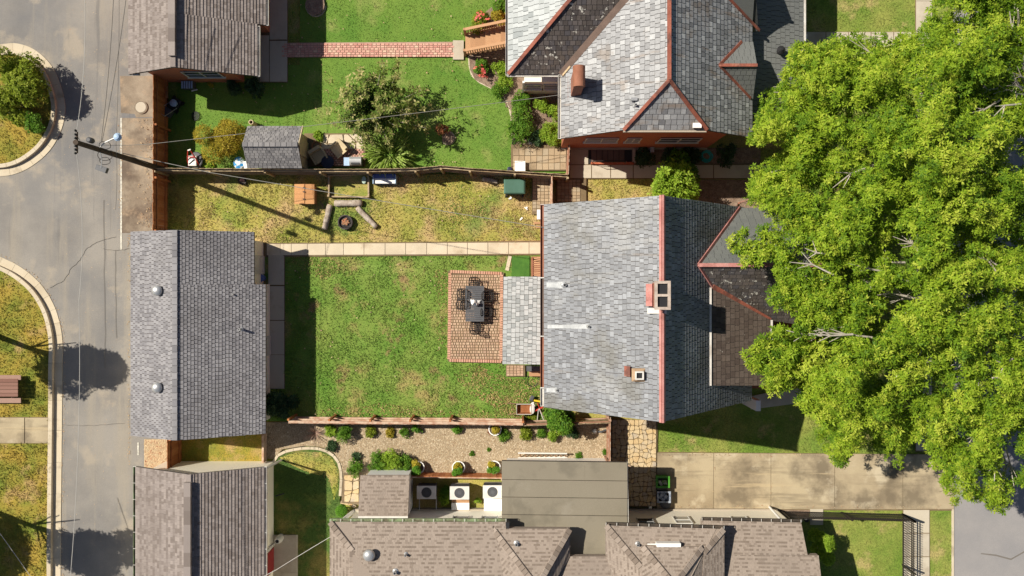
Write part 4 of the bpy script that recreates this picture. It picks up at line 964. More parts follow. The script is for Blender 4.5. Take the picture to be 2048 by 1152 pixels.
strip(wg, 'valley_flashing', A0, N0, .14, .05, MT['ridge_red'], up=PLE[1], lift=.08)
strip(wg, 'valley_flashing', A0, S1, .12, .05, MT['ridge_red'], up=PLE[1], lift=.08)
# shed roof below it, brown slate
m2 = .36; B0 = RP(1420, 575, PLE); B1 = RP(1420, 771, PLE)
Bpl = plane3(B0, B1, B0 + V((1, 0, -m2))); B2, B3 = RP(1541, 771, Bpl), RP(1540, 640, Bpl)
Bp = [B1, B2, B3, B0]
sh = deck(HS, 'porch_roof', [Bp], .15, MT['deck'])
R = Roofer(sh, 'brown_slate', MT['slate_brown']); R.plane(Bp, .22, .25, .2, .018, down=(1, 0, -m2), half=False); R.done(300)
strip(sh, 'hip_cap', S1 + V((0, 0, .04)), S2 + V((0, 0, .04)), .2, .12, MT['ridge_rust'], lift=.06)
strip(sh, 'flashing', B0, B1, .1, .05, MT['gutter_white'], lift=.05)
MB().add([B1 + V((.02, .1, -.02)), V((B2.x, B1.y + .1, B2.z - .1)), V((B2.x, B1.y + .1, B2.z - 4)), V((B2.x, B1.y + .3, B2.z - 4)), V((B2.x, B1.y + .3, B2.z - .1)), B1 + V((.02, .3, -.02))], [(0, 2, 1), (5, 4, 3), (0, 1, 4, 5), (1, 2, 3, 4), (0, 5, 3, 2)]).build('cheek_wall', MT['slate_dark'], sh)
strip(sh, 'gutter', B2 + V((.05, 0, -.05)), B3 + V((.05, 0, -.05)), .13, .1, MT['gutter_white'], lift=0)
MB().box((B2.x + .6, (A0.y + B1.y) / 2, 2.2), (4.4, 6.0, 4.4)).build('front_wall', MT['brick_wall'], HS)
MB().box(P(1502, 804, 1.3), (.22, .5, 2.4)).build('porch_post', MT['white'], HS)
MB().box((P(1560, 412, 2).x, P(0, 414, 4).y, 3.7), (2.2, .3, .4)).build('eave_trim', MT['offwhite'], HS)
# chimneys
def chimney(parent, x0, x1, y0, y1, zb, zt, body, capm, capover=.06, flues=2, crown=.12):
    cx, cy = (x0 + x1) / 2, (y0 + y1) / 2; w, d = x1 - x0, y1 - y0
    c = MB().box((cx, cy, (zb + zt) / 2), (w, d, zt - zb)).build('chimney', body, parent)
    r = MB(); t = .1
    r.box((cx, y0 - capover + t / 2, zt + crown / 2), (w + capover * 2, t, crown)); r.box((cx, y1 + capover - t / 2, zt + crown / 2), (w + capover * 2, t, crown))
    r.box((x0 - capover + t / 2, cy, zt + crown / 2), (t, d + capover * 2 - 2 * t, crown)); r.box((x1 + capover - t / 2, cy, zt + crown / 2), (t, d + capover * 2 - 2 * t, crown))
    if flues == 2: r.box((cx, cy, zt + crown / 2), (w + 2 * capover - 2 * t, .09, crown))
    r.build('chimney_cap', capm, c)
    MB().box((cx, cy, zt + .01), (w - .04, d - .04, .02)).build('flue', MT['black'] if flues else MT['rust'], c)
    return c
zt = 11.15; a, b = P(1312, 616, zt), P(1337, 565, zt)
c1 = chimney(HS, a.x, b.x, a.y, b.y, 8.4, zt, MT['brick_chim'], MT['stone_cap'])
q = RP(1305, 590, PLW); MB().beam(V((a.x - .13, a.y + .05, q.z + .16)), V((a.x - .13, b.y - .05, q.z + .16)), .27, .07, up=PLW[1]).build('base_flashing', MT['ridge_red'], c1)
MB().beam(V((a.x - .2, a.y - .13, q.z + .1)), V((b.x + .02, a.y - .13, q.z + .3)), .2, .06).build('base_flashing', MT['offwhite'], c1)
zt = 10.15; a, b = P(1264, 763, zt), P(1291, 737, zt)
c2 = MB().box(((a.x + b.x) / 2, (a.y + b.y) / 2, 9.2), (b.x - a.x - .1, b.y - a.y - .1, 2.0)).build('chimney', MT['brick_chim'], HS)
cx, cy = (a.x + b.x) / 2, (a.y + b.y) / 2; hw, hd = (b.x - a.x) / 2, (b.y - a.y) / 2
MB().add([(cx + sx * hw * k, cy + sy * hd * k, z) for k, z in ((1, zt - .12), (1, zt), (.42, zt + .12)) for sx, sy in ((-1, -1), (1, -1), (1, 1), (-1, 1))], [(3, 2, 1, 0)] + [(o + i, o + (i + 1) % 4, o + 4 + (i + 1) % 4, o + 4 + i) for o in (0, 4) for i in range(4)] + [(8, 9, 10, 11)]).build('chimney_cap', M('tan_cap', (.32, .2, .11), (.38, .27, .17), 4), c2)
for s_ in (-1, 1):
    MB().box((cx, cy + s_ * .13, zt + .15), (.32, .05, .12)).build('flue_edge', MT['offwhite'], c2); MB().box((cx + s_ * .135, cy, zt + .148), (.05, .21, .12)).build('flue_edge', MT['offwhite'], c2)
MB().box((cx, cy, zt + .125), (.2, .2, .02)).build('flue', MT['black'], c2)
q = RP(1258, 742, PLW); MB().beam(V((a.x - .12, a.y + .15, q.z + .12)), V((a.x - .12, b.y + .05, q.z + .12)), .26, .06, up=PLW[1]).build('base_flashing', MT['ridge_rust'], c2)
# vent pipes with pale run-off tracks on the slates
for px, py, x0, w, r, hh in ((1132, 570, 1094, 13, .07, .22), (1180, 653, 1096, 9, .045, .2), (1117, 780, 1094, 10, .045, .15)):
    b = RP(px - 3, py, PLW); vent_pipe(roof, b, r, hh, MT['galv'])
    for a0, a1, ww in ((px - 2, px - 16 if px < 1150 else px - 36, w), (px - 16 if px < 1150 else px - 36, x0, w * .8)):
        mb = MB(); pts = [RP(a0, py - ww / 2, PLW), RP(a0, py + ww / 2, PLW), RP(a1, py + ww / 2, PLW), RP(a1, py - ww / 2, PLW)]
        mb.slab([p + PLW[1] * (.031 + (.002 if a1 == x0 else .004)) for p in pts], .01); mb.build('runoff_stain', MT['runoff'], roof)
# low lean-to roof over the patio
LP = thing('porch_cover', 'low pale grey slate lean-to roof beside the patio', 'porch roof', P(1045, 640, 0))
zl1, zh1 = 2.55, 2.95; q = [P(1007, 553, zl1), P(1088, 553.5, zh1), P(1087, 729, zh1), P(1004.5, 728, zl1)]
q[1].x = q[2].x = xl + .3
q[2].z = q[1].z; PL = plane3(q[0], q[1], q[3]); q[2] = RP(1090, 729, PL); q[1] = RP(1090, 553.5, PL)
lr = deck(LP, 'roof', [q], .1, MT['deck'])
R = Roofer(lr, 'slate', MT['slate_porch']); R.plane(q, .2, .21, .3, .02, half=False, rag=.008, cg=.014); R.done()
for py in (560, 640, 722): MB().box((P(1016, py, 1).x + .25, P(0, py, 2.4).y, 1.23), (.12, .12, 2.46)).build('post', MT['white'], LP)
# back steps with rail
st = thing('back_steps', 'short dark wooden back steps with slatted rail beside the turf mat', 'steps', P(1075, 535))
for k in range(4): MB().box((P(1063, 0).x + .15 + k * .24, P(0, 533, .5).y, .12 + k * .17), (.25, 1.0, .05)).build('tread', MT['wood_red'], st)
for k in range(9): MB().beam(P(1066, 517 + k * 4.2, .9), P(1092, 514 + k * 4.4, 1.5), .05, .05, t=random.random()).build('baluster', MT['wood_deck'], st)
MB().beam(P(1064, 515, 1.0), P(1064, 553, 1.0), .09, .06).build('handrail', MT['wood_red'], st)
for y in (517, 551): MB().beam(P(1064, y, 0), P(1064, y, .98), .08, .08).build('post', MT['wood_red'], st)

# ================================================================ brick house top right
NB = thing('brick_house', 'red brick house with bright mottled slate roof and rust red hip caps', 'house', P(1330, 100, 0))
zc = 4.75; Pa = P(1122, 277, zc)
mW = .82
def westpt(px, z=None):
    k = (px - NX) * S; u = (H - zc + mW * Pa.x) / (H + mW * k); return k * u, H * (1 - u)
x_r, z_r = westpt(1338); x_k, z_k = westpt(1247)
yS0 = Pa.y
apx = P(1338, 160, z_r)
W_ = [V((Pa.x, yS0, zc)), V((x_k, yS0, z_k)), V((x_r, apx.y, z_r)), V((x_r, 22, z_r))]
PW = plane3(W_[0], W_[1], W_[3]); 
v1, v2 = RP(1122, 150, PW), RP(1250, 0, PW); v3 = v1 + (v2 - v1) * ((x_r - .06 - v1.x) / (v2.x - v1.x))
Wpoly = W_[:3] + [v3 + V((.05, 0, 0))] + [v1]
mE = .74; xk2 = x_r + (z_r - z_k) / mE
k_ = (1504 - NX) * S; u_ = (H - z_r - mE * x_r) / (H - mE * k_); xe2, ze2 = k_ * u_, H * (1 - u_)
Epoly = [V((x_r, apx.y, z_r)), V((x_r, 22, z_r)), V((xe2, 22, ze2)), V((xe2, yS0, ze2)), V((xk2, yS0, z_k))]
PE = plane3(*Epoly[:3])
Hip = [V((x_k, yS0, z_k)), V((xk2, yS0, z_k)), V((x_r, apx.y, z_r))]
MB().add([(x, y, z) for y in (P(0, 297).y, 21) for x, z in ((Pa.x + .25, 0), (9.55, 0), (9.55, z_r - mE * (9.55 - x_r) - .15), (xk2, z_k - .12), (x_k, z_k - .12), (Pa.x + .25, zc))], [tuple(range(6)), tuple(range(6, 12))[::-1]] + [(i, i + 6, (i + 1) % 6 + 6, (i + 1) % 6) for i in range(6)]).build('wall', MT['brick_wall'], NB)
yb_ = P(0, 297).y
MB().box(((Pa.x + 9.8) / 2, yb_ - .03, .12), (9.3 - Pa.x, .12, .3)).build('foundation', MT['stone_base'], NB)
rf = deck(NB, 'roof', [Wpoly, Epoly, Hip], .16, MT['deck'])
R = Roofer(rf, 'slate', MT['slate_nb']); R.plane(Wpoly, .235, .22, .25, .022, half=False, rag=.01, cg=.018, gap=.022); R.plane(Epoly, .24, .22, .2, .022, half=False, cg=.01, gap=.022); R.plane(Hip, .24, .25, .15, .02, cg=.012); R.done()
rr = apx
strip(rf, 'ridge_cap', rr, V((x_r, 22, z_r)), .15, .1, MT['ridge_rust'])
strip(rf, 'hip_cap', Hip[0], rr, .14, .1, MT['ridge_rust']); strip(rf, 'hip_cap', Hip[1], rr, .14, .1, MT['ridge_rust'])
gutter(NB, V((Pa.x - .06, yS0, zc - .05)), V((Pa.x - .06, v1.y, zc - .05)), MT['gutter_white'], seg=9)
strip(NB, 'eave_board', Hip[0] + V((0, -.03, -.12)), Hip[1] + V((0, -.03, -.12)), .12, .14, MT['stone_base'])
# west wing: hip with pale west slope and dark south slope
ms = .77; we = P(1016.5, 148, zc); SPp = plane3(we, we + V((1, 0, 0)), we + V((0, 1, ms))); WPp = plane3(we, we + V((0, 1, 0)), we + V((1, 0, ms)))
hp = we + V((1, 1, ms)) * 3.6
SW = [we, V((v1.x, we.y, zc)), RP(1252, 0, SPp), hp]; far = RP(1252, 0, SPp)
SWp = [we, V((v1.x + .1, we.y, zc)), far + (far - V((v1.x, we.y, zc))) * .35, hp]
WW = [we, hp, V((hp.x, 22, hp.z)), V((we.x, 22, zc))]
wg = deck(NB, 'wing_roof', [WW, SWp], .16, MT['deck'])
R = Roofer(wg, 'slate', MT['slate_porch']); R.plane(WW, .28, .22, .25, .02, half=False); R.done(120)
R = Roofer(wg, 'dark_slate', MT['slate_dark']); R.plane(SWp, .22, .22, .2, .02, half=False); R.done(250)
strip(wg, 'hip_cap', we, hp, .15, .1, MT['ridge_rust'])
strip(wg, 'valley_flashing', v1 + V((-.02, 0, .02)), v3, .28, .04, MT['valley_metal'], lift=.05)
gutter(NB, we + V((-.05, -.05, -.05)), V((v1.x, we.y - .05, zc - .05)), MT['gutter_white'], seg=9)
gutter(NB, we + V((-.05, -.05, -.05)), V((we.x - .05, 22, zc - .05)), MT['gutter_white'], seg=9)
MB().box(((we.x + v1.x) / 2 + .3, (we.y + 21) / 2 + 1.2, 2.3), (v1.x - we.x - .2, 21 - we.y - 1, 4.5)).build('wing_wall', MT['brick_wall'], NB)
pb0, pb1 = P(1048, 189), P(1121, 189)
MB().box(((pb0.x + pb1.x) / 2, pb0.y + .8, 1.3), (pb1.x - pb0.x, 1.6, 2.6)).build('porch_wall', MT['cream_wall'], NB)
for k in range(2): wall_window(NB, (pb0.x + .45 + k * .85, pb0.y, 1.75), .75, .9, 's', MT['offwhite'], MT['glass_pale'])
MB().box((pb0.x - .05, pb0.y, 1.3), (.1, .1, 2.6)).build('corner_board', MT['white'], NB)
strip(wg, 'leaf_pile', RP(1123, 148, PW), RP(1138, 130, PW), .3, .05, MT['leaf_litter'], up=PW[1])
# chimney
zt = 7.05; a, b = P(1148, 172, zt), P(1168, 135, zt)
c = MB().box(((a.x + b.x) / 2, (a.y + b.y) / 2, (4.4 + zt) / 2), (b.x - a.x, b.y - a.y, zt - 4.4)).build('chimney', MT['brick_chim'], NB)
n = 10; cx = (a.x + b.x) / 2; hw = (b.x - a.x) / 2 + .05
arc = [(cx + hw * math.cos(math.pi * i / n), zt + .28 * math.sin(math.pi * i / n)) for i in range(n + 1)]
MB().add([(x, a.y - .05, z) for x, z in arc] + [(x, b.y + .05, z) for x, z in arc], [tuple(range(n + 1)), tuple(range(n + 1, 2 * n + 2))[::-1]] + [(i, i + n + 1, i + n + 2, i + 1) for i in range(n)] + [(n, 2 * n + 1, n + 1, 0)]).build('chimney_hood', MT['wood_red'], c)
MB().box((cx, (a.y + b.y) / 2, 4.75), (b.x - a.x + .25, b.y - a.y + .25, .5)).build('base_flashing', MT['ridge_rust'], c)
# dormer gables on the dark slope
def dormer(pxa, pxb, py, pya, pyb):
    r0 = RP(pxa, py, PE); r1_ = P(pxb, py, r0.z); r1_.y = r0.y
    polys = []
    for yy in (pya, pyb):
        v = RP(pxa + (abs(yy - py)) * .95, yy, PE); polys.append([r0, r1_, V((P(pxb - 8, yy, v.z).x, v.y, v.z)), v])
    d = deck(NB, 'dormer_roof', polys, .12, MT['slate_plain'])
    R = Roofer(d, 'slate', MT['slate_plain']); [R.plane(p, .24, .24, .15, .012, half=False) for p in polys]; R.done(60)
    strip(d, 'ridge_cap', r0, r1_, .13, .08, MT['ridge_rust'])
    for p in polys: strip(d, 'valley_flashing', p[0], p[3], .12, .04, MT['ridge_rust'], up=PE[1], lift=.07)
    m = polys[0][2], polys[1][2]
    MB().add([r1_ + V((-.1, 0, -.1)), m[0] + V((-.1, 0, -.1)), m[1] + V((-.1, 0, -.1)), r1_ + V((-.3, 0, -.1)), m[0] + V((-.3, 0, -.1)), m[1] + V((-.3, 0, -.1))], [(0, 1, 2), (5, 4, 3), (0, 3, 4, 1), (1, 4, 5, 2), (2, 5, 3, 0)]).build('gable', MT['cream_wall'], d)
dormer(1438, 1514, 131, 84, 197)
dormer(1410, 1512, -52, -150, 62)
pz0, pz1 = 4.2, 3.5; q = [P(1500, -330, pz0), P(1607, -330, pz1), P(1607, 236, pz1), P(1500, 258, pz0)]; pl = plane3(q[0], q[1], q[2]); q[3] = RP(1500, 258, pl)
pr = deck(NB, 'porch_roof', [q], .12, MT['deck'])
R = Roofer(pr, 'porch_slate', MT['slate_plain']); R.plane(q, .24, .24, .2, .014, half=False); R.done(200)
strip(pr, 'gutter', q[1] + V((.05, 0, -.04)), q[2] + V((.05, 0, -.04)), .12, .1, MT['gutter_white'], lift=0)
MB().lathe(RP(1558, 104, pl), [(.13, 0), (.13, .3), (.2, .32), (.05, .5)], 10).build('roof_vent', MT['black'], pr)
for k, py in enumerate((-40, 90, 225)): MB().box((P(1590, 0, 2).x, P(0, py, 2).y, 1.7), (.2, .2, 3.3)).build('porch_column', MT['white'], NB)
vp = RP(1270, 212, PW); vent_pipe(rf, vp, .05, .3, MT['galv']); MB().box(vp + V((-.05, .25, .1)), (.25, .12, .2)).build('antenna_base', MT['galv'], rf)
MB().box(RP(1393, 252, plane3(*Hip)) + V((0, 0, .1)), (.35, .2, .12)).build('roof_bracket', MT['white'], rf)
for px, w in ((1205, 1.5), (1269, .65)): wall_window(NB, (P(px, 0, 3.0).x, yb_, 2.6), w, 1.1, 's', MT['offwhite'], MT['glass_pale'], mull=2)
wall_window(NB, (P(1362, 0, 3.0).x, yb_, 2.6), 1.9, 1.15, 's', MT['offwhite'], MT['glass'], mull=2)
MB().box((P(1301, 297).x, yb_ - .15, .4), (.18, .25, .35)).build('gas_meter', MT['grey_metal'], NB)
# cellar stair well
cw = thing('cellar_well', 'sunken cellar stair with low brick wall and black handrail', 'stairwell', P(1222, 315))
a, b = P(1177, 328), P(1266, 299)
MB().box(((a.x + b.x) / 2, (a.y + b.y) / 2, .108), (b.x - a.x, b.y - a.y, .02)).build('well_floor', MT['black'], cw)
for k in range(6): MB().box((a.x + .25 + k * .28, (a.y + b.y) / 2, .17 - k * .008), (.25, b.y - a.y - .1, .02)).build('tread', MT['valley_metal'], cw)
MB().box(((P(1181, 0).x + b.x) / 2, a.y, .2), (b.x - P(1181, 0).x, .1, .32)).build('low_wall', MT['brick_wall'], cw)
MB().box((b.x, (a.y + b.y) / 2, .2), (.14, b.y - a.y, .32)).build('low_wall', MT['stone_base'], cw)
mb = MB(); mb.tube([V((P(1183, 0).x, a.y, .3)), V((P(1183, 0).x, a.y, 1.1)), V((P(1248, 0).x, a.y, 1.1)), V((P(1248, 0).x, a.y, .3))], .02); mb.tube([V((P(1183, 0).x, a.y, .7)), V((P(1248, 0).x, a.y, .7))], .015); mb.build('handrail', MT['iron'], cw)
# back stairs
bs = thing('wooden_stairs', 'brown wooden stairs with railings rising to the brick house', 'stairs', P(930, 88))
n = 9
for k in range(n):
    z = .12 + k * .16; x0 = 932 + k * 10.2
    MB().beam(P(x0 + 5, 111, 0) * 1 + V((0, 0, z)), P(x0 + 5, 70, 0) + V((0, 0, z)), .3, .05, t=random.random()).build('tread', MT['wood_deck'], bs)
    MB().beam(P(x0 + .5, 110, 0) + V((0, 0, z - .1)), P(x0 + .5, 71, 0) + V((0, 0, z - .1)), .02, .15).build('riser', MT['wood_deck'], bs)
for y0, y1 in ((71, 69), (112, 110)):
    a, b = P(931, y0, 0) + V((0, 0, 1.0)), P(1024, y1, 0) + V((0, 0, 2.35))
    MB().beam(a, b, .13, .05).build('handrail', MT['wood_deck'], bs)
    MB().beam(a - V((0, 0, .75)), b - V((0, 0, .75)), .05, .1).build('rail', MT['wood_deck'], bs)
    for k in range(20):
        p = a.lerp(b, (k + .5) / 20); MB().beam(p - V((0, 0, .78)), p - V((0, 0, .03)), .045, .045, t=random.random()).build('baluster', MT['wood_deck'], bs)
    for p, z in ((a, 0), (b, 0)): MB().box((p.x, p.y, p.z / 2 + .03), (.11, .11, p.z + .06)).build('post', MT['wood_deck'], bs)

# ================================================================ tan roofed house at the bottom
BH = thing('tan_house', 'white walled house with tan shingle hips and a flat roofed addition', 'house', P(1150, 1100, 0))
ze = 4.4; E0 = P(660, 1044, ze); mM = .36
PM = plane3(E0, E0 + V((1, 0, 0)), E0 + V((0, -1, mM)))
def S_(pl, *pts): return [RP(x, y, pl) for x, y in pts]
hp_ = RP(705, 1102, PM); WH = plane3(E0, V((E0.x, E0.y - 1, ze)), hp_)
pMain = S_(PM, (660, 1044), (1010, 1044), (1010, 1085), (1015, 1170), (1060, 1260), (705, 1260), (705, 1102))
pMain1 = S_(PM, (705, 1102), (660, 1044), (988, 1044), (1020, 1240), (706, 1240)); pMain2 = S_(PM, (985, 1044), (1012, 1044), (1012, 1058), (985, 1058))
pWest = S_(WH, (660, 1044), (705, 1102), (704, 1240), (660, 1240))
n0 = P(985, 1057, ze + .05); PN1 = plane3(n0, n0 + V((1, 0, 0)), n0 + V((0, -1, .62)))
h1, h2 = RP(1060, 1156, PN1), RP(1084, 1156, PN1)
pN1 = S_(PN1, (985, 1057), (1140, 1058), (1084, 1156), (1060, 1156))
PW1 = plane3(n0, h1, RP(1013, 1170, PM) + V((0, 0, .03))); pW1 = [n0, h1] + S_(PW1, (1085, 1190), (1015, 1190))
e0 = RP(1140, 1058, PN1); PE1 = plane3(e0, h2, P(1140, 1113, ze + .05)); pE1 = [e0, h2] + S_(PE1, (1105, 1180), (1113, 1160), (1140, 1113))
m0 = P(1138, 1113, ze); PM2 = plane3(m0, m0 + V((1, 0, 0)), m0 + V((0, -1, mM))); pM2 = S_(PM2, (1138, 1113), (1213, 1113), (1300, 1230), (1095, 1230), (1110, 1160))
n2 = P(1212, 1051, ze + .15); n2b = P(1448, 1058, ze + .15); PN2 = plane3(n2, n2b, n2 + V((0, -1, .55)))
pN2 = [n2, n2b] + S_(PN2, (1405, 1100), (1405, 1190), (1312, 1190))
pN2 = S_(PN2, (1212, 1051), (1448, 1058), (1408, 1105), (1380, 1160), (1303, 1160))
hh = RP(1303, 1160, PN2); PW2 = plane3(n2, hh, P(1212, 1113, ze + .1)); pW2 = [n2, hh] + S_(PW2, (1303, 1220), (1255, 1220), (1212, 1113))
PE2 = plane3(n2b, RP(1408, 1105, PN2), P(1448, 1110, ze + .15)); pE2 = [n2b, RP(1408, 1105, PN2)] + S_(PE2, (1400, 1220), (1448, 1220))
n3 = RP(1284, 1092, PN2) + V((0, 0, .12)); PN3 = plane3(n3, n3 + V((1, -.02, 0)), n3 + V((0, -1, .8)))
pN3 = S_(PN3, (1284, 1092), (1405, 1094), (1356, 1160), (1340, 1160)); h3 = RP(1340, 1160, PN3)
PW3 = plane3(n3, h3, RP(1284, 1140, PN2) + V((0, 0, .05))); pW3 = [n3, h3] + S_(PW3, (1340, 1210), (1284, 1210))
e3 = RP(1405, 1094, PN3); PE3 = plane3(e3, RP(1356, 1160, PN3), V((e3.x, e3.y - 1, e3.z))); pE3 = [e3, RP(1356, 1160, PN3)] + S_(PE3, (1356, 1210), (1405, 1210))
r0_ = P(1404, 1041, ze - .9); PR = plane3(r0_, r0_ + V((1, -.02, 0)), r0_ + V((0, -1, .34)))
pR1 = S_(PR, (1404, 1041), (1602, 1045), (1615, 1110), (1404, 1110)); pR2 = S_(PR, (1404, 1110), (1637, 1111), (1652, 1240), (1404, 1240))
polys = [pMain1, pMain2, pWest, pN1, pW1, pE1, pM2, pN2, pW2, pE2, pN3, pW3, pE3, pR1, pR2]
rf = deck(BH, 'roof', polys, .3, MT['shingle_tan'])
R = Roofer(rf, 'shingle', MT['shingle_tan'])
for p in polys: R.plane(p, .085, .125, .25, .016, gap=.004, tfun=bimodal)
R.done()
for a, b in ((E0, hp_), (hp_, pWest[2]), (n0, h1), (e0, h2), (n2, hh), (n2b, pE2[1]), (n3, h3), (e3, pE3[1])):
    cap_run(rf, 'hip_cap', a + V((0, 0, .02)), b + V((0, 0, .02)), .27, .03, MT['shingle_tan'], .22)
yW = P(0, 1018).y
def wbox(x0, x1, yy, z, nm='wall', m='cream_wall'): MB().box(((x0 + x1) / 2, (yy - 32) / 2, z / 2), (x1 - x0, yy + 32, z)).build(nm, MT[m], BH)
wbox(E0.x + .35, P(1139, 0, 3.6).x - .1, yW, 4.1); wbox(P(1139, 0, 3.6).x - .098, P(1213, 0, 3.6).x + .1, yW - .004, 3.3); wbox(P(1213, 0, 3.6).x + .102, P(1398, 0).x, yW, 4.1); wbox(P(1398, 0).x + .003, P(1552, 0).x, yW + .002, 3.25)
MB().box(((P(712, 0).x + P(1552, 0).x) / 2, yW + .03, .15), (P(1552, 0).x - P(712, 0).x, .08, .3)).build('foundation', MT['stone_base'], BH)
gutter(BH, P(660, 1043, ze) + V((0, .05, -.07)), P(1012, 1043, ze) + V((0, .05, -.07)), MT['gutter_moss'], seg=.45)
gutter(BH, n2 + V((0, .07, -.05)), n2b + V((0, .07, -.05)), MT['gutter_dark'], seg=.45)
gutter(BH, pR1[0] + V((0, .07, -.05)), pR1[1] + V((0, .07, -.05)), MT['gutter_dark'], seg=.45)
MB().box(P(1015, 1049, 4.3), (.16, .28, .35)).build('downspout_head', MT['black'], BH)
for px, z, g in ((921, 1.95, 'glass'), (979, 1.95, 'glass'), (1292, 2.3, 'glass'), (1365, 2.0, 'glass_pale'), (1482, 2.0, 'glass_pale')):
    wall_window(BH, (P(px, 0, z).x, yW + (.003 if px > 1400 else 0), z), .75, 1.15, 'n', MT['offwhite'] if g != 'glass' else MT['grey_metal'], MT[g], sill=False)
MB().tube([P(1538, 1013, .05), P(1540, 1015, .5), P(1562, 1040, 3.0), P(1566, 1044, 3.3)], .055, 8).build('downspout', MT['white'], BH)
MB().tube([P(708, 1022, .1), P(703, 1026, .6), P(684, 1042, 3.1)], .09, 8).build('downspout', MT['white'], BH)
# flat addition
zf = 3.62; q = [P(1003.5, 922, zf), P(1254.5, 925, zf), P(1256, 1062, zf), P(1213, 1062, zf), P(1213, 1114, zf), P(1139, 1114, zf), P(1139, 1062, zf), P(1003.5, 1058, zf)]
fr = MB().slab(q, .22).build('flat_roof', MT['deck'], BH)
for k, (ya, yb2) in enumerate(((922, 957), (957, 992), (992, 1027), (1027, 1060))):
    for xa, xb in ((1003.5, 1182), (1182, 1254.8)):
        if k % 2: xa, xb = (1003.5, 1182) if xa < 1100 else (1182, 1255)
        s_ = lambda x: (x - 1003) * .012
        z = zf + .012 + (3 - k) * .006 + (.003 if xa > 1100 else 0)
        MB().slab([P(xa, ya + s_(xa), z), P(xb, ya + s_(xb), z), P(xb, yb2 + 2.5 + s_(xb), z), P(xa, yb2 + 2.5 + s_(xa), z)], .012, t=random.random()).build('membrane_sheet', MT['membrane'], fr)
for ya in (957, 992, 1027):
    MB().slab([P(1003.5, ya + 1.6, zf + .05), P(1254.8, ya + 4.6, zf + .05), P(1254.8, ya + 5.6, zf + .05), P(1003.5, ya + 2.4, zf + .05)], .02).build('lap_seam', MT['gutter_dark'], fr)
for ya, yb2 in ((1060, 1093), (1093, 1114)):
    z = zf + (.009 if ya == 1060 else .006); MB().slab([P(1139, ya, z), P(1213, ya, z), P(1213, yb2 + 2, z), P(1139, yb2 + 2, z)], .01, t=random.random()).build('membrane_sheet', MT['membrane'], fr)
ax0, ax1, ay = q[0].x + .2, q[1].x - .4, P(0, 915).y
MB().box(((ax0 + ax1) / 2, (ay + yW) / 2, 1.7), (ax1 - ax0, ay - yW - .02, 3.38)).build('addition_wall', MT['white'], BH)
strip(BH, 'roof_edge', q[1] + V((.015, 0, -.12)), q[2] + V((.015, 0, -.12)), .04, .2, MT['offwhite'], lift=0)
# little lean-to
LT = thing('lean_to', 'small tan shingled lean-to between hedge and air conditioners', 'lean-to', P(768, 990))
za, zb = 2.5, 3.05; q = [P(721, 951, za), P(819, 951, za), P(818, 1033, zb), P(720, 1033, zb)]
q[2].x = q[1].x; q[3].x = q[0].x
lr = deck(LT, 'roof', [q], .12, MT['shingle_tan']); R = Roofer(lr, 'shingle', MT['shingle_tan']); R.plane(q, .085, .125, .25, .016, gap=.004, tfun=bimodal); R.done()
MB().box(((q[0].x + q[1].x) / 2, (q[0].y + yW) / 2, 1.2), (q[1].x - q[0].x - .3, q[0].y - yW - .35, 2.36)).build('wall', MT['white'], LT)
strip(LT, 'flashing', q[3] + V((0, -.06, 0)), q[2] + V((0, -.06, 0)), .16, .02, MT['offwhite'], lift=.02)
# vents on the tan roof
for px, py, r in ((740, 1107, .27),): vent_dome(rf, RP(px, py, PM), r, MT['galv'], h=.4)
for px, py, pl, r, h in ((812, 1108, PM, .05, .25), (791, 1143, PM, .07, .25), (1033, 1087, PN1, .07, .22), (1275, 1088, PN2, .06, .2)): vent_pipe(rf, RP(px, py, pl), r, h, MT['galv'])
b = RP(1335, 1086, PN2); sk = MB().box(b + V((0, 0, .16)), (1.05, .16, .3)).build('ridge_skylight', MT['white'], rf); MB().beam(b + V((-.9, -.02, .08)), b + V((-.5, -.02, .08)), .04, .04).build('conduit', MT['white'], rf)
# ================================================================ FENCES
G2 = lambda px, py, z: tuple(P(px, py, z).to_2d())
fence('board_fence', 'tall red brown board fence along the alley beside the leaning utility pole', [G2(306, 142, 1.75), G2(305, 461, 1.75)], 1.75, MT['fence_red'], MT['fence_red'], side=1, rails=(.4, 1.35))
fence('board_fence', 'short brown board fence between grey garage and cream garage over fallen leaves', [G2(334, 880, 1.75), G2(334, 943, 1.75)], 1.75, MT['fence_red'], MT['fence_red'], side=1, rails=(.4, 1.35))
fence('board_fence', 'old weathered fence between the bright lawn and the dry yard, bowed in the middle', [G2(308, 336, 1.7), G2(640, 338, 1.7), G2(735, 338, 1.7), G2(830, 336, 1.7), G2(882, 331, 1.7), G2(940, 336, 1.7), G2(1030, 342, 1.7), G2(1136, 349, 1.7)], 1.7, MT['fence_old'], MT['fence_old'], side=-1, rails=(.3, .85, 1.4), brace=False, rail_w=.09, lean=-.0)
fence('board_fence', 'weathered red fence with pale rails between the lawn and the gravel bed', [G2(576, 846.5, 1.6), G2(740, 848.5, 1.6), G2(900, 849, 1.6), G2(1046, 851, 1.6)], 1.6, MT['fence_weather'], MT['rail_pale'], side=1, rails=(.35, .95, 1.5), rail_w=.1, postmat=MT['fence_red'], brace=False)
fence('board_fence', 'brown end of the gravel bed fence behind the tall shrub', [G2(1047, 852, 1.5), G2(1221, 846, 1.5)], 1.5, MT['fence_old'], MT['fence_weather'], side=1, rails=(.4, 1.3))
fence('board_fence', 'low fence closing the east end of the gravel bed beside the flagstone path', [G2(1221, 835, 1.5), G2(1221, 926, 1.5)], 1.5, MT['fence_weather'], MT['fence_weather'], side=-1, rails=(.4, 1.3))
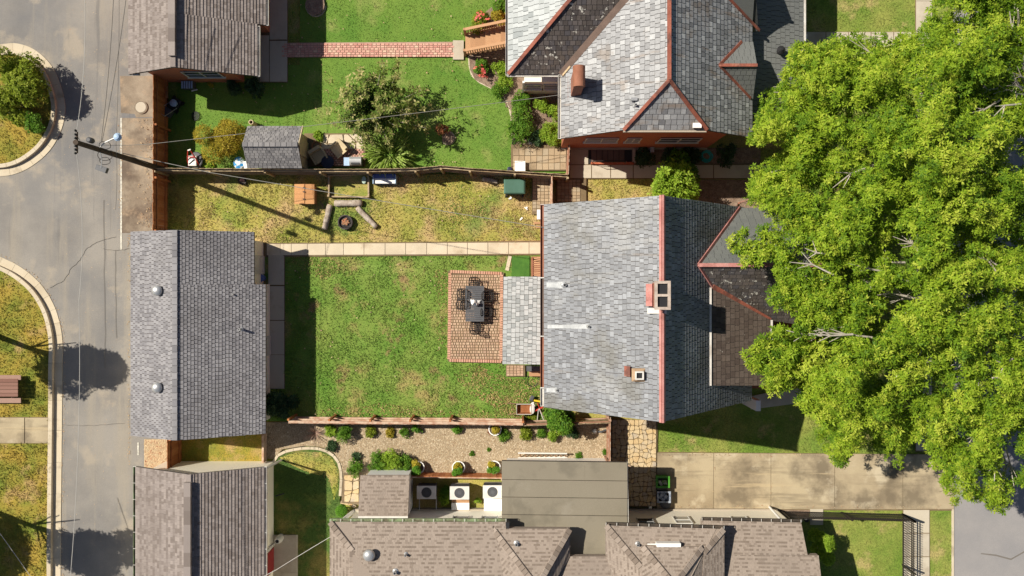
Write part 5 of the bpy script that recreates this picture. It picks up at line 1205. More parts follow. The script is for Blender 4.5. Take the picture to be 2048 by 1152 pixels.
fence('low_fence', 'low red brown fence with pale top behind the white air conditioners', [G2(822, 953, .95), G2(1004, 955, .95)], .95, MT['fence_red'], MT['rail_pale'], side=-1, rails=(.25, .9), post=3.0)
fence('board_fence', 'narrow fence with pale top beside the shaded pavers by the slate house', [G2(1105, 349, 1.5), G2(1105, 440, 1.5)], 1.5, MT['fence_weather'], MT['rail_pale'], side=-1, rails=(.4, 1.4))
fence('garden_wall_fence', 'low brown fence at the east end of the stone patio by the brick house', [G2(1140, 274, 1.2), G2(1137, 349, 1.2)], 1.2, MT['fence_weather'], MT['fence_weather'], side=-1, rails=(.3, 1.0), post=1.4)
lab(MB().box(P(529, 895, .3), (.1, 1.4, .6)).build('bed_board', MT['rail_pale']), 'short pale upright board at the west end of the gravel bed', 'board')
lab(MB().beam(P(1226, 919, .4), P(1262, 933, .4), .06, .06).build('timber_pole', MT['rail_pale']), 'thin pale timber pole across the dark gap beside the flat roof', 'pole')
# iron picket fence
ir = thing('iron_fence', 'black wrought iron picket fence around the small front lawn', 'fence', P(1803, 1027))
its = []; zf = 1.35
pts = [P(1560, 1021), P(1803, 1027), P(1803, 1330)]
for a, b in zip(pts[:-1], pts[1:]):
    d = (b - a); L = d.length; d.normalize(); x = V((-d.y, d.x, 0)); n = int(L / .115)
    for i in range(n):
        c = a + d * (L * (i + .5) / n); its.append((frame(c + V((0, 0, .03)), d * .024, x * .024, V((0, 0, zf))), 1))
    for z in (.18, 1.05, 1.2): MB().beam(a + V((0, 0, z)), b + V((0, 0, z)), .035, .04).build('rail', MT['iron'], ir)
    m = int(L / 2.3)
    for i in range(m + 1):
        c = a + d * (L * i / m); MB().box(c + V((0, 0, .72)), (.075, .075, 1.45)).build('post', MT['iron'], ir)
pieces(ir, 'picket', its, MT['iron'], 'box')

# ================================================================ POLE AND WIRES
up = thing('utility_pole', 'tall dark leaning utility pole with crossarm, street light and transformer', 'utility pole', P(331, 341))
pb, ptop = P(331, 341), P(151, 284.5, 9.6)
pole = MB().tube([pb - V((0, 0, .1)), pb.lerp(ptop, .5), ptop], [.16, .125, .1], 10).build('pole', MT['pole_wood'], up)
def onpole(px):
    lo, hi = 0, 1
    for _ in range(30):
        m = (lo + hi) / 2; q = pb.lerp(ptop, m); ix = q.x / S / (1 - q.z / H) + NX
        if ix > px: lo = m
        else: hi = m
    return pb.lerp(ptop, lo)
arm = MB().beam(ptop + V((0, -.4, -.1)), ptop + V((0, .42, -.1)), .06, .07).build('crossarm', MT['pole_wood'], up)
for y in (-.42, -.28, -.14, .16, .3, .45): MB().lathe(ptop + V((0, y, -.06)), [(.025, 0), (.05, .04), (.025, .07), (.045, .1), (.02, .14)], 8).build('insulator', MT['black'], arm)
p = onpole(180); MB().lathe(p + V((-.05, .28, -.3)), [(.1, 0), (.115, .05), (.115, .3), (.07, .34)], 12).build('transformer', MT['dkgrey'], up)
p = onpole(196)
a = MB().tube([p, p + V((.35, .25, .15)), p + V((.75, .45, .12))], .03, 6).build('lamp_arm', MT['grey_metal'], up)
lh = MB().lathe(p + V((.85, .48, .02)), [(.05, 0), (.14, .02), (.17, .1), (.1, .2), (.03, .22)], 12).build('street_lamp', MT['ltblue'], up)
p = onpole(200)
for k, (dy, r) in enumerate(((.22, .24), (-.2, .3), (-.42, .22))):
    c = p + V((.1, dy, -.2)); MB().tube([c + V((r * math.cos(a_), r * .7 * math.sin(a_), .03 * math.sin(3 * a_))) for a_ in [i * .4488 for i in range(14)]], .013, 5, closed=True).build('wire_coil', MT['iron'], up)
fl = MB().box(p + V((-.02, -.75, -.2)), (.45, .22, .2), rz=-.35).build('flood_lamp', MT['dkgrey'], up)
MB().tube([p + V((0, -.05, 0)), p + V((.02, -.4, -.1)), p + V((0, -.72, -.1))], .025, 5).build('lamp_arm', MT['grey_metal'], up)
for py_, pz in ((.2, 5.5), (-.15, 4.0)): MB().tube([pb.lerp(ptop, .3) + V((.2, 0, 0)), pb.lerp(ptop, .5) + V((.2, .1, 0))], .012, 4).build('service_conduit', MT['wire'], up)
wire('power_line', 'pale overhead wire running down the whole alley over the pole top', [(167, -60, 9.3), (152, 270, 9.55), (152, 300, 9.55), (158, 600, 9.1), (134, 1230, 9.3)], .012, .35)
wire('cable', 'twisted dark cable above the alley, nearer the road middle', [(229, -50, 7.2), (202, 285, 7.3)], .013, .15, 'wire_dark')
wire('cable', 'twisted dark cable above the alley, nearer the brick garage', [(258, -50, 7.2), (204, 283, 7.3)], .013, .15, 'wire_dark')
wire('cable', 'thin dark cable running straight beside the alley edge', [(238, -60, 6.6), (232, 290, 6.7), (231, 420, 6.6)], .009, .1, 'wire_dark')
wire('service_wire', 'overhead service wire crossing the bright lawn to the brick house', [(204, 290, 7.2), (310, 287, 6.6), (1118, 190, 4.9)], .012, .2, 'wire_mid')
wire('service_wire', 'overhead service wire dropping across the dry yard to the slate house', [(204, 297, 7.2), (420, 345, 7.0), (1089, 455, 7.05)], .014, .2, 'wire_mid')
wire('service_wire', 'pale wire between the red door garage and the tan house', [(470, 1185, 4.2), (552, 1140, 3.9), (662, 1073, 3.9)], .013, .08)
wire('guy_wire', 'pale wire slanting over the grass in the lower left corner', [(-60, 985, 5.0), (66, 1160, 4.0)], .014, .02)

# ================================================================ YARD THINGS
def sub(t, name, mat, fn, par=None):
    mb = MB(); fn(mb); return mb.build(name, MT[mat], par or t)
def local_thing(name, label, cat, group=None): return thing(name, label, cat, (0, 0, 0), group)
# patio table
c = P(949.5, 607.5, .74); tb = thing('patio_table', 'dark grey slatted rectangular patio table with white cloth on it', 'table', (c.x, c.y, 0))
w, L = 37 * S * .982, 71 * S * .982
n = 17
for k in range(n): MB().box((c.x, c.y - L / 2 + L * (k + .5) / n, .735), (w - .1, L / n - .012, .025), t=random.random()).build('slat', MT['dkgrey'], tb)
sub(tb, 'table_frame', 'dkgrey', lambda m: [m.box((c.x + s_ * (w / 2 - .025), c.y, .73), (.05, L, .04)) for s_ in (-1, 1)] + [m.box((c.x, c.y + s_ * (L / 2 - .02), .728), (w - .1, .04, .035)) for s_ in (-1, 1)])
for sx in (-1, 1):
    for sy in (-1, 1): MB().box((c.x + sx * (w / 2 - .06), c.y + sy * (L / 2 - .08), .36), (.06, .06, .72)).build('leg', MT['dkgrey'], tb)
# white folded parasol cloth
RNG2 = np.random.default_rng(3)
def cloth(name, label, cat, c, sx, sy, h, rz, mat, n=10, amp=.05):
    V_ = []; F_ = []
    for i in range(n + 1):
        for j in range(n + 1):
            u, v_ = i / n - .5, j / n - .5; r = 1 - .35 * abs(math.sin(7 * u + 3 * v_))
            x, y = u * sx * r, v_ * sy * (1 - .5 * abs(u)); z = h * (1 - (2 * max(abs(u), abs(v_))) ** 2) + amp * math.sin(17 * u + 9 * v_) * (1 - 1.6 * abs(v_)) + amp
            V_.append((c.x + x * math.cos(rz) - y * math.sin(rz), c.y + x * math.sin(rz) + y * math.cos(rz), c.z + max(z, .005)))
    for i in range(n):
        for j in range(n): a = i * (n + 1) + j; F_.append((a, a + n + 1, a + n + 2, a + 1))
    mb = MB(); mb.v = V_; mb.f = [list(f) for f in F_]; mb.t = [.5] * len(F_)
    return lab(mb.build(name, MT[mat]), label, cat)
t = thing('table_ornament', 'white leafy ornament standing on the dark patio table', 'ornament', P(950, 607, .75))
cc = P(950, 607, .76)
for k, (a, l, w_, hh) in enumerate(((2.4, .3, .1, .2), (1.9, .22, .09, .3), (3.0, .2, .09, .25), (.5, .32, .08, .12), (.1, .28, .07, .22), (-.3, .22, .07, .3), (2.7, .15, .12, .35), (1.2, .12, .1, .38))):
    d = V((math.cos(a), math.sin(a), 0)); s_ = V((-d.y, d.x, 0))
    MB().add([cc + V((0, 0, .02)), cc + d * l * .5 + s_ * w_ + V((0, 0, hh)), cc + d * l + V((0, 0, hh * .7)), cc + d * l * .5 - s_ * w_ + V((0, 0, hh * .9)), cc + d * l * .4 + V((0, 0, hh * 1.25))], [(0, 1, 4), (1, 2, 4), (2, 3, 4), (3, 0, 4), (0, 3, 2, 1)]).build('petal', MT['white'], t)
MB().lathe(cc, [(.07, -.01), (.05, .05), (.1, .14)], 10).build('vase', MT['white'], t)
# iron chairs
ch = local_thing('patio_chair', 'chair', 'chair', 'black iron chairs round the patio table')
its = []
for k in range(5): MB().box((0, -.19 + k * .095, .43), (.42, .035, .018)).build('seat_bar', MT['iron'], ch, local=True)
for k in range(4): MB().box((-.15 + k * .1, 0, .436), (.025, .42, .016)).build('seat_bar', MT['iron'], ch, local=True)
MB().tube([V((.23 * math.cos(a), .22 * math.sin(a), .43)) for a in [i * .5236 for i in range(12)]], .02, 6, closed=True).build('seat_rim', MT['iron'], ch, local=True)
MB().tube([V((-.24, -.2, .43)), V((-.23, -.3, .75)), V((-.12, -.36, .92)), V((.12, -.36, .92)), V((.23, -.3, .75)), V((.24, -.2, .43))], .024, 6).build('back_frame', MT['iron'], ch, local=True)
for k in range(5): MB().tube([V((-.16 + k * .08, -.22, .45)), V((-.15 + k * .075, -.33, .8)), V((-.1 + k * .05, -.36, .91))], .014, 5).build('back_bar', MT['iron'], ch, local=True)
MB().tube([V((-.19, -.31, .72)), V((.19, -.31, .72))], .013, 5).build('back_bar', MT['iron'], ch, local=True)
for s_ in (-1, 1):
    MB().tube([V((s_ * .24, -.29, .68)), V((s_ * .27, -.05, .66)), V((s_ * .25, .16, .63)), V((s_ * .22, .18, .45))], .022, 6).build('armrest', MT['iron'], ch, local=True)
    for y in (-.19, .19): MB().tube([V((s_ * .19, y, .43)), V((s_ * .23, y * 1.25, 0))], .018, 6).build('leg', MT['iron'], ch, local=True)
lo = lambda px, py: tuple(P(px, py, .5).to_2d()) + (0,)
copies(ch, [(lo(949, 569), math.pi, 1.0), (lo(922, 588), math.pi / 2, 1), (lo(921, 608), math.pi / 2 - .08, 1), (lo(979, 592), -math.pi / 2, 1), (lo(976, 624), -math.pi / 2, .95), (lo(951, 653), 0, 1.0)],
    ['black iron chair at the north end of the patio table', 'black iron chair on the west side of the table, nearer its north end', 'black iron chair on the west side of the table, nearer its middle', 'black iron chair on the east side of the table, nearer its north end', 'black iron chair on the east side of the table, mostly hidden beside the white ornament', 'black iron chair at the south end of the patio table'], 'black iron chairs round the patio table')
# turf mat
lab(sheet('turf_mat', [(1024, 513), (1059, 512), (1059, 556), (1023, 556)], MT['turf'], z=.12, kind=None), 'square of bright green artificial turf at the foot of the back steps', 'turf mat')
# heat pump under the lean-to
def condenser_small(px, py):
    c = P(px, py, .35); t = thing('utility_box', 'small dark framed pump unit beside the slate lean-to', 'utility unit', (c.x, c.y, 0))
    sub(t, 'casing', 'dkgrey', lambda m: m.box((c.x, c.y + .12, .35), (.75, .25, .7))); sub(t, 'lid', 'wood_deck', lambda m: m.box((c.x + .05, c.y - .12, .3), (.6, .34, .06)))
condenser_small(1068, 741)
def hose(name, label, c, r, turns, mat, rad=.014, z=.03, wob=.12):
    ps = []
    for i in range(turns * 16):
        a = i * math.pi / 8; rr = r * (1 + wob * math.sin(i * .37) + .12 * math.sin(i * .91)); ps.append(V((c.x + rr * math.cos(a) + .06 * math.sin(i * .21), c.y + rr * .85 * math.sin(a) + .05 * math.cos(i * .17), z + .004 * i / turns)))
    return lab(MB().tube(ps, rad, 5).build(name, MT[mat]), label, 'hose')
hose('garden_hose', 'loose black hose lying in loops on the dry grass by the pump unit', P(1066, 762), .33, 3, 'black')
hose('garden_hose', 'coiled teal garden hose in the shade beside the brick house walk', P(1412, 313), .26, 6, 'teal', .03, .06, .08)
hose('garden_hose', 'tangled black hose on the stone patio beside the round shrubs', P(1046, 290), .42, 5, 'black', .016, .12, .2)
# green wheeled bin
def bin_(name, label, px, py, w, d, h, rz, lidm, bodym, ztop=None):
    c = P(px, py, h); t = thing(name, label, 'bin', (c.x, c.y, 0)); c = V((c.x, c.y, 0)); Rm = Matrix.Translation(c) @ Matrix.Rotation(rz, 4, 'Z')
    vs = [Rm @ V((sx * w * k / 2, sy * d * k / 2, z)) for k, z in ((.8, 0.05), (.97, h - .06)) for sx, sy in ((-1, -1), (1, -1), (1, 1), (-1, 1))]
    MB().add(vs, [(3, 2, 1, 0), (4, 5, 6, 7)] + [(i, (i + 1) % 4, 4 + (i + 1) % 4, 4 + i) for i in range(4)]).build('body', bodym, t)
    vs = [Rm @ V((sx * w * k / 2, sy * d * k / 2, z)) for k, z in ((1.04, h - .07), (1.04, h - .02), (.9, h + .03)) for sx, sy in ((-1, -1), (1, -1), (1, 1), (-1, 1))]
    l = MB().add(vs, [(3, 2, 1, 0), (8, 9, 10, 11)] + [(o + i, o + (i + 1) % 4, o + 4 + (i + 1) % 4, o + 4 + i) for o in (0, 4) for i in range(4)]).build('lid', lidm, t)
    MB().tube([Rm @ V((-w * .4, -d * .53, h - .1)), Rm @ V((w * .4, -d * .53, h - .1))], .025, 6).build('handle', MT['dkgreen'], t)
    for s_ in (-1, 1): MB().tube([Rm @ V((s_ * w * .36, -d * .5, .1)), Rm @ V((s_ * w * .46, -d * .5, .1))], .1, 10).build('wheel', MT['black'], t)
    return t
bin_('wheeled_bin', 'green wheeled bin with dusty green lid beside the paver patch', 1029, 373, 1.0, .68, 1.0, 0, MT['green_lid'], MT['dkgreen'])
def open_bin(name, label, px, py, lm, bm, junk):
    c = P(px, py, .55); t = thing(name, label, 'bin', (c.x, c.y, 0)); w, d, h = .55, .44, .55
    m = MB(); 
    for s_ in (-1, 1): m.box((c.x + s_ * w / 2, c.y, h / 2 + .1), (.03, d + .03, h)); m.box((c.x, c.y + s_ * d / 2, h / 2 + .1), (w - .03, .03, h))
    m.build('body', bm, t); m = MB()
    for s_ in (-1, 1): m.box((c.x + s_ * (w / 2 + .02), c.y, h + .11), (.09, d + .13, .04)); m.box((c.x, c.y + s_ * (d / 2 + .02), h + .11), (w - .05, .09, .04))
    m.build('rim', lm, t)
    m = MB()
    for k in range(9): m.box((c.x + random.uniform(-.18, .18), c.y + random.uniform(-.13, .13), h - .02 + random.uniform(-.05, .05)), (.16, .13, .08), rz=random.random() * 3)
    m.build('contents', junk, t)
open_bin('recycling_bin', 'bright green open recycling bin in the shade on the driveway end', 1325, 963, MT['green_bin'], MT['green_bin'], MT['junk'])
open_bin('recycling_bin', 'grey blue open bin full of clutter in the shade below the green bin', 1327, 993, MT['greybox'], MT['navy'], MT['greybox'])
lab(MB().lathe(P(1330, 1008, .1), [(.16, 0), (.2, .12), (.12, .16)], 10, sx=1.4).build('rubbish_bag', MT['dkgrey']), 'small dark bag in the shade by the white wall', 'bag')
lab(MB().box(P(1300, 1014, .9), (.14, .1, .2)).build('meter_box', MT['grey_metal']), 'small grey meter box on the shaded white wall beside the flat roof', 'meter box')
# doghouse
c = P(608.5, 388, .75); t = thing('wooden_hutch', 'orange brown wooden hutch with a two panel roof on the dry grass', 'hutch', (c.x, c.y, 0))
w, d, h = .98, .98, .72
sub(t, 'body', 'wood_orange', lambda m: m.box((c.x, c.y, h / 2), (w - .1, d - .12, h - .02)))
for s_ in (-1, 1):
    for k in range(4): MB().add([(c.x + s_ * x, c.y + y, z) for z0 in (0, .04) for x, z, y in ((.02, h + .02 + z0, -d / 2 + k * d / 4 + .004), (w / 2, h - .02 + z0, -d / 2 + k * d / 4 + .004), (w / 2, h - .02 + z0, -d / 2 + (k + 1) * d / 4 - .004), (.02, h + .02 + z0, -d / 2 + (k + 1) * d / 4 - .004))], [(4, 5, 6, 7), (3, 2, 1, 0), (0, 1, 5, 4), (1, 2, 6, 5), (2, 3, 7, 6), (3, 0, 4, 7)], random.random()).build('roof_board', MT['wood_orange'], t)
sub(t, 'ridge_batten', 'wood_orange', lambda m: m.box((c.x, c.y, h + .075), (.05, d, .03)))
for k in (-.25, .1, .3): MB().box((c.x, c.y + k, h + .1), (.1, .05, .02)).build('hinge', MT['black'], t)
lab(MB().beam(P(640, 402, .05), P(653, 424, .05), .05, .04).build('plank', MT['wood_picnic']), 'thin dark stick lying on the grass beside the wooden hutch', 'stick')
# raised bed
rb = thing('raised_bed', 'weathered timber frame of an overgrown raised bed by the old fence', 'raised bed', P(700, 372))
for a, b in (((661, 394), (740, 395)), ((739, 395), (738, 350)), ((660, 394), (660, 352))): MB().beam(P(*a) + V((0, 0, .15)), P(*b) + V((0, 0, .15)), .07, .28, t=random.random()).build('board', MT['fence_old'], rb)
for a in ((660, 393), (739, 394), (738, 352), (661, 353)): MB().box(P(*a) + V((0, 0, .2)), (.1, .1, .42)).build('post', MT['fence_old'], rb)
MB().beam(P(661, 354) + V((0, 0, .5)), P(740, 351) + V((0, 0, .5)), .05, .08).build('board', MT['fence_old'], rb)
# blue bench box
c = P(769, 358, .5); t = thing('storage_bench', 'blue and white plastic storage bench against the old fence', 'bench', (c.x, c.y, 0))
sub(t, 'box', 'blue', lambda m: m.box((c.x, c.y, .24), (1.06, .45, .46))); sub(t, 'lid', 'white', lambda m: m.box((c.x, c.y - .1, .49), (1.08, .24, .04)))
sub(t, 'back_panel', 'blue', lambda m: m.box((c.x, c.y + .135, .52), (1.08, .2, .1)))
for s_ in (-1, 1): MB().box((c.x + s_ * .55, c.y - .02, .3), (.04, .44, .6)).build('arm', MT['ltblue'], t)
for k in range(9): MB().box((c.x - .5 + k * .125, c.y + .26, .5), (.07, .05, .55)).build('slat', MT['navy'], t)
c = P(728, 360, .35); t = thing('stool', 'small pale green oval stool in the fence shadow by the raised bed', 'stool', (c.x, c.y, 0))
sub(t, 'seat', 'palegreen', lambda m: m.lathe((c.x, c.y, .33), [(.1, 0), (.14, .02), (.14, .045), (.1, .06)], 14, sx=.8, sy=1.35)); sub(t, 'leg', 'palegreen', lambda m: m.lathe((c.x, c.y, 0), [(.1, 0), (.06, .33)], 10))
# logs and fire ring
def log(label, a, b, r, z=None, bend=0):
    A, B = P(*a), P(*b); A.z = B.z = r; m = A.lerp(B, .5) + V((0, 0, 0)); d = (B - A).normalized(); m += V((-d.y, d.x, 0)) * bend
    ps = []; n = 9
    for i in range(n):
        s_ = i / (n - 1); q = A * (1 - s_) ** 2 + m * 2 * s_ * (1 - s_) + B * s_ * s_; ps.append(q + V((random.uniform(-.012, .012), random.uniform(-.012, .012), 0)))
    t = thing('log', label, 'log', A.lerp(B, .5) * 1)
    MB().tube(ps, [r * random.uniform(.9, 1.08) for _ in ps], 10).build('trunk', MT['log'], t, smooth=True)
    for e, f in ((ps[0], ps[0] - ps[1]), (ps[-1], ps[-1] - ps[-2])):
        f.normalize(); MB().tube([e - f * .01, e + f * .012], [r * .8, r * .78], 10).build('cut_end', MT['flagstone'], t)
    return t
log('pale split log on the grass north of the round fire ring', (671, 407), (725, 407), .17)
log('pale grey log leaning west of the fire ring', (661, 410), (650, 459), .15, bend=.04)
log('grey log lying diagonally east of the fire ring', (716, 416), (754, 455), .14)
log('dark short log under the old fence beside the green bin', (966, 358), (996, 364), .12)
c = P(692, 445, .1); t = thing('fire_ring', 'round dark fire ring with orange ash between the logs', 'fire pit', (c.x, c.y, 0))
sub(t, 'ring', 'char', lambda m: m.lathe((c.x, c.y, 0), [(.36, 0), (.37, .34), (.31, .35), (.28, .26), (.27, .18)], 22)); sub(t, 'ash_bed', 'char', lambda m: m.lathe((c.x, c.y, .2), [(.3, 0), (.2, .04), (.05, .06)], 16))
m = MB()
for k in range(14): a = k * 2.4; r = .045 * k ** .5; m.box((c.x + r * math.cos(a), c.y + .02 + r * math.sin(a), .28 + random.uniform(-.01, .02)), (.1, .07, .05), rz=a * 1.7)
m.build('ash', MT['ember'], t)
hose('wire_grate', 'thin wire hoop lying in the shadow of the fire ring', P(707, 454), .22, 1, 'iron', .01, .02, .02)['category'] = 'hoop'
# white boxes and bits near the slate house
for nm, lb, px, py, w, d, h in (('white_cooler', 'white box half hidden under the slate house eave', 1084, 429, .5, .48, .4), ('white_cooler', 'white box at the foot of the old fence on the stone patio', 1040, 332, .52, .5, .45)):
    c = P(px, py, h); t = thing(nm, lb, 'box', (c.x, c.y, 0)); sub(t, 'body', 'white', lambda m: m.box((c.x, c.y, h / 2), (w - .04, d - .04, h - .02))); sub(t, 'lid', 'white', lambda m: m.box((c.x, c.y, h), (w, d, .05)))
lab(MB().lathe(P(1019, 338, .3), [(.1, -.3), (.12, -.05), (.12, 0), (.07, .02)], 10).build('bucket', MT['navy']), 'small navy bucket beside the white box by the fence', 'bucket')
for k, (px, py, rz, lb) in enumerate(((1042, 438, .8, 'small white scrap on the bare dry grass, nearest the slate house wall'), (1052, 417, -.7, 'thin white strip on the dry grass below the paver patch'), (1020, 397, .2, 'small pale scrap on the dry grass below the green bin'))):
    lab(MB().box(P(px, py, .09), (.14 if k != 1 else .2, .07 if k != 1 else .05, .04), rz=rz).box(P(px, py, .1) + V((.04, .05, 0)), (.07, .08, .03), rz=rz + .6).build('litter', MT['white']), lb, 'litter')
for k, (px, py) in enumerate(((1068, 446), (1072, 454))):
    lab(MB().beam(P(px, py, .1), P(px + 24, py, .1), .1, .06).build('timber', MT['wood_deck']), ['short timber on the grass under the white box, upper of the two', 'short timber on the grass under the white box, lower of the two'][k], 'timber')
lab(MB().beam(P(978, 483, .05), P(1090, 482, .05), .05, .08).build('timber_edge', MT['wood_red']), 'thin red timber edge along the north side of the garden path', 'edging')
lab(MB().beam(P(1020, 512, .06), P(1014, 541, .06), .18, .06).build('stone_kerb', MT['path_con']), 'narrow pale stone strip between lawn and turf mat', 'kerb')
# wheelbarrow and tools
c = P(1048, 818, .5); t = thing('wheelbarrow', 'wheelbarrow with a rusty brown square tray on the main lawn', 'wheelbarrow', (c.x, c.y, 0))
tr = MB(); w, d = .72, .5
pr = [(1, .5), (.8, .3)]
vs = [(c.x + sx * w / 2 * k, c.y + sy * d / 2 * k, z) for k, z in ((1, .58), (.74, .34), (.94, .58), (.7, .37)) for sx, sy in ((-1, -1), (1, -1), (1, 1), (-1, 1))]
tr.add(vs, [(i + 4, (i + 1) % 4 + 4, (i + 1) % 4, i) for i in range(4)] + [(i, (i + 1) % 4, 8 + (i + 1) % 4, 8 + i) for i in range(4)] + [(8 + i, 8 + (i + 1) % 4, 12 + (i + 1) % 4, 12 + i) for i in range(4)] + [(12, 13, 14, 15), (7, 6, 5, 4)]).build('tray', MT['rust'], t)
MB().tube([V((c.x + sx * w / 2, c.y + sy * d / 2, .585)) for sx, sy in ((-1, -1), (1, -1), (1, 1), (-1, 1))], .02, 5, closed=True).build('tray_rim', MT['offwhite'], t)
MB().lathe((c.x + .4, c.y, .5), [(.2, -.1), (.24, .06), (.1, .08)], 12, sx=.5).build('nose', MT['offwhite'], t)
for s_ in (-1, 1):
    MB().tube([V((c.x + .6, c.y + s_ * .06, .2)), V((c.x - .1, c.y + s_ * .22, .32)), V((c.x - .8, c.y + s_ * .28, .5))], .022, 6).build('handle', MT['wood_picnic'], t); MB().tube([V((c.x - .2, c.y + s_ * .2, .33)), V((c.x - .26, c.y + s_ * .2, .02))], .018, 5).build('leg', MT['iron'], t)
w_ = MB().tube([V((c.x + .62, c.y - .04, .18)), V((c.x + .62, c.y + .04, .18))], .18, 14).build('wheel', MT['black'], t)
for k, (a, b, za, zb, r, m, lb, nm) in enumerate((((1068, 801), (1087, 804), .75, .7, .05, 'yellow', 'bright yellow level bar on top of the tool pile by the house corner', 'level'), ((1058, 828), (1086, 814), .35, .55, .04, 'red', 'red handled tool lying across the tool pile', 'tool'), ((1075, 806), (1080, 818), .6, .5, .025, 'red', 'short red tool under the yellow bar', 'tool'), ((1074, 846), (1077, 818), .2, .6, .02, 'offwhite', 'pale broom handle leaning on the fence, leftmost of the handles', 'broom handle'), ((1088, 842), (1079, 818), .2, .6, .02, 'white', 'white handle in the tool pile leaning right of the pale broom', 'tool handle'), ((1092, 840), (1081, 822), .2, .6, .02, 'rail_pale', 'pale wooden handle at the right edge of the tool pile', 'tool handle'), ((1065, 806), (1068, 812), .5, .45, .09, 'white', 'white bundled sack beside the yellow bar', 'sack'), ((1062, 802), (1066, 793), .4, .3, .11, 'dkgrey', 'grey shovel blade standing above the wheelbarrow', 'shovel'), ((1098, 832), (1084, 824), .2, .5, .018, 'white', 'thin white rod pointing away from the tool pile', 'rod'))):
    lab(MB().tube([P(*a, za), P(*b, zb)], r, 6).build(nm.split()[-1] if ' ' in nm else nm, MT[m]), lb, nm)
# air conditioners
def ac_unit(label, px, py, dark, ped):
    z = .95; c = P(px, py, z); t = thing('air_conditioner', label, 'air conditioner', (c.x, c.y, 0), 'air conditioners behind the tan house'); w, d = .94, .64
    b = MB().box((c.x, c.y, z - .33), (w - .04, d - .04, .62)).build('casing', MT['dkgrey'], t)
    top = MB(); n = 24; r = .25; ring = [(c.x + r * math.cos(2 * math.pi * i / n), c.y + r * math.sin(2 * math.pi * i / n)) for i in range(n)]
    outer = [(c.x + max(-w / 2, min(w / 2, 1.5 * w * math.cos(2 * math.pi * i / n))), c.y + max(-d / 2, min(d / 2, 1.5 * d * math.sin(2 * math.pi * i / n)))) for i in range(n)]
    vs = [(x, y, z) for x, y in ring] + [(x, y, z) for x, y in outer] + [(x, y, z - .12) for x, y in ring] + [(x, y, z - .05) for x, y in outer]
    top.add(vs, [(i, n + i, n + (i + 1) % n, (i + 1) % n) for i in range(n)] + [(2 * n + i, i, (i + 1) % n, 2 * n + (i + 1) % n) for i in range(n)] + [(n + i, 3 * n + i, 3 * n + (i + 1) % n, n + (i + 1) % n) for i in range(n)]).build('top_panel', MT['offwhite'], t)
    well = MB().lathe((c.x, c.y, z - .14), [(r, 0), (r * .98, .01)], 18).build('fan_well', MT['black'], t)
    fan = MB()
    for k in range(4):
        a = k * math.pi / 2 + .4 + px; e = V((math.cos(a), math.sin(a), 0)); f = V((-e.y, e.x, 0)); o = V((c.x, c.y, z - .09))
        fan.add([o + e * .04, o + e * .22 - f * .03, o + e * .23 + f * .1, o + e * .12 + f * .12 + V((0, 0, .03))], [(0, 1, 2, 3)])
    fan.lathe((c.x, c.y, z - .1), [(.06, 0), (.06, .05), (.02, .06)], 10); fan.build('fan', MT['offwhite'], t)
    g_ = MB()
    for q in (.25, .19, .13): g_.tube([V((c.x + q * math.cos(a), c.y + q * math.sin(a), z + .005)) for a in [i * .4488 for i in range(14)]], .004, 4, closed=True)
    g_.build('fan_guard', MT['iron'], t)
    if ped == 'frame':
        for sx in (-1, 1): MB().beam((c.x + sx * .42, c.y - d / 2, .3), (c.x + sx * .42, yW + .05, .3), .05, .05).build('stand', MT['grey_metal'], t); MB().box((c.x + sx * .4, c.y, .16), (.06, .5, .32)).build('stand_leg', MT['grey_metal'], t)
    else:
        MB().box((c.x, (c.y + yW) / 2 - .1, .28), (w - .06, abs(c.y - yW) + .1, .06)).build('platform', MT['wood_deck' if ped == 'wood' else 'white'], t); MB().box((c.x, c.y, .13), (w - .1, d - .1, .25)).build('pad', MT['concrete'], t)
        MB().box((c.x, yW + .22, .33), (w - .06, .36, .05)).build('duct_cover', MT['white'], t)
ac_unit('white air conditioner half in shade beside the tan lean-to', 853, 985, 1, 'frame')
ac_unit('white air conditioner in the middle of the three, on a brown platform', 919, 986, 0, 'wood')
ac_unit('white air conditioner partly under the edge of the flat roof', 985, 984, 0, 'white')
# planters
def planter(label, px, py, kind='tall', z=.42):
    c = P(px, py, z); t = thing('planter', label, 'planter', (c.x, c.y, 0), None)
    MB().lathe((c.x, c.y, 0), [(.2, 0), (.29, .38), (.33, .4), (.33, .46), (.28, .46), (.27, .38)], 18).build('pot', MT['white'], t); MB().lathe((c.x, c.y, .38), [(.27, 0), (.2, .02)], 14).build('potting_soil', MT['soil'], t)
    return c
def planted(px, py, lb):
    c = planter('white round planter ' + lb, px, py)
    for nm, m, dx, dy, r, h, n in (('gold_plant', 'leaf_gold', -2, -5, .24, .3, 260), ('green_plant', 'leaf_conifer', -1, 9, .26, .6, 420)):
        _seed[0] += 1; q = P(px + dx, py + dy, .7 if h > .4 else .6); t = thing(nm, ('golden' if m == 'leaf_gold' else 'green') + ' feathery plant in the white planter ' + lb, 'plant', (q.x, q.y, .4))
        pts, nn = lumpy((q.x, q.y, .4), r, h, n, _seed[0], lumps=4); leaf_mesh(pts, nn, np.full(n, .08), 4, MT[m], 'foliage', t, aspect=.35)
        MB().tube([V((q.x, q.y, .36)), V((q.x, q.y, .4 + h * .6))], [.02, .008], 5).build('stem', MT['bark'], t)
for px, py, lb in ((836, 935, 'next to the tan lean-to and hedge'), (917, 935, 'above the middle air conditioner'), (988, 934, 'beside the corner of the flat roof')): planted(px, py, lb)
c = planter('white round planter under the fence between gravel shrubs', 990, 858)
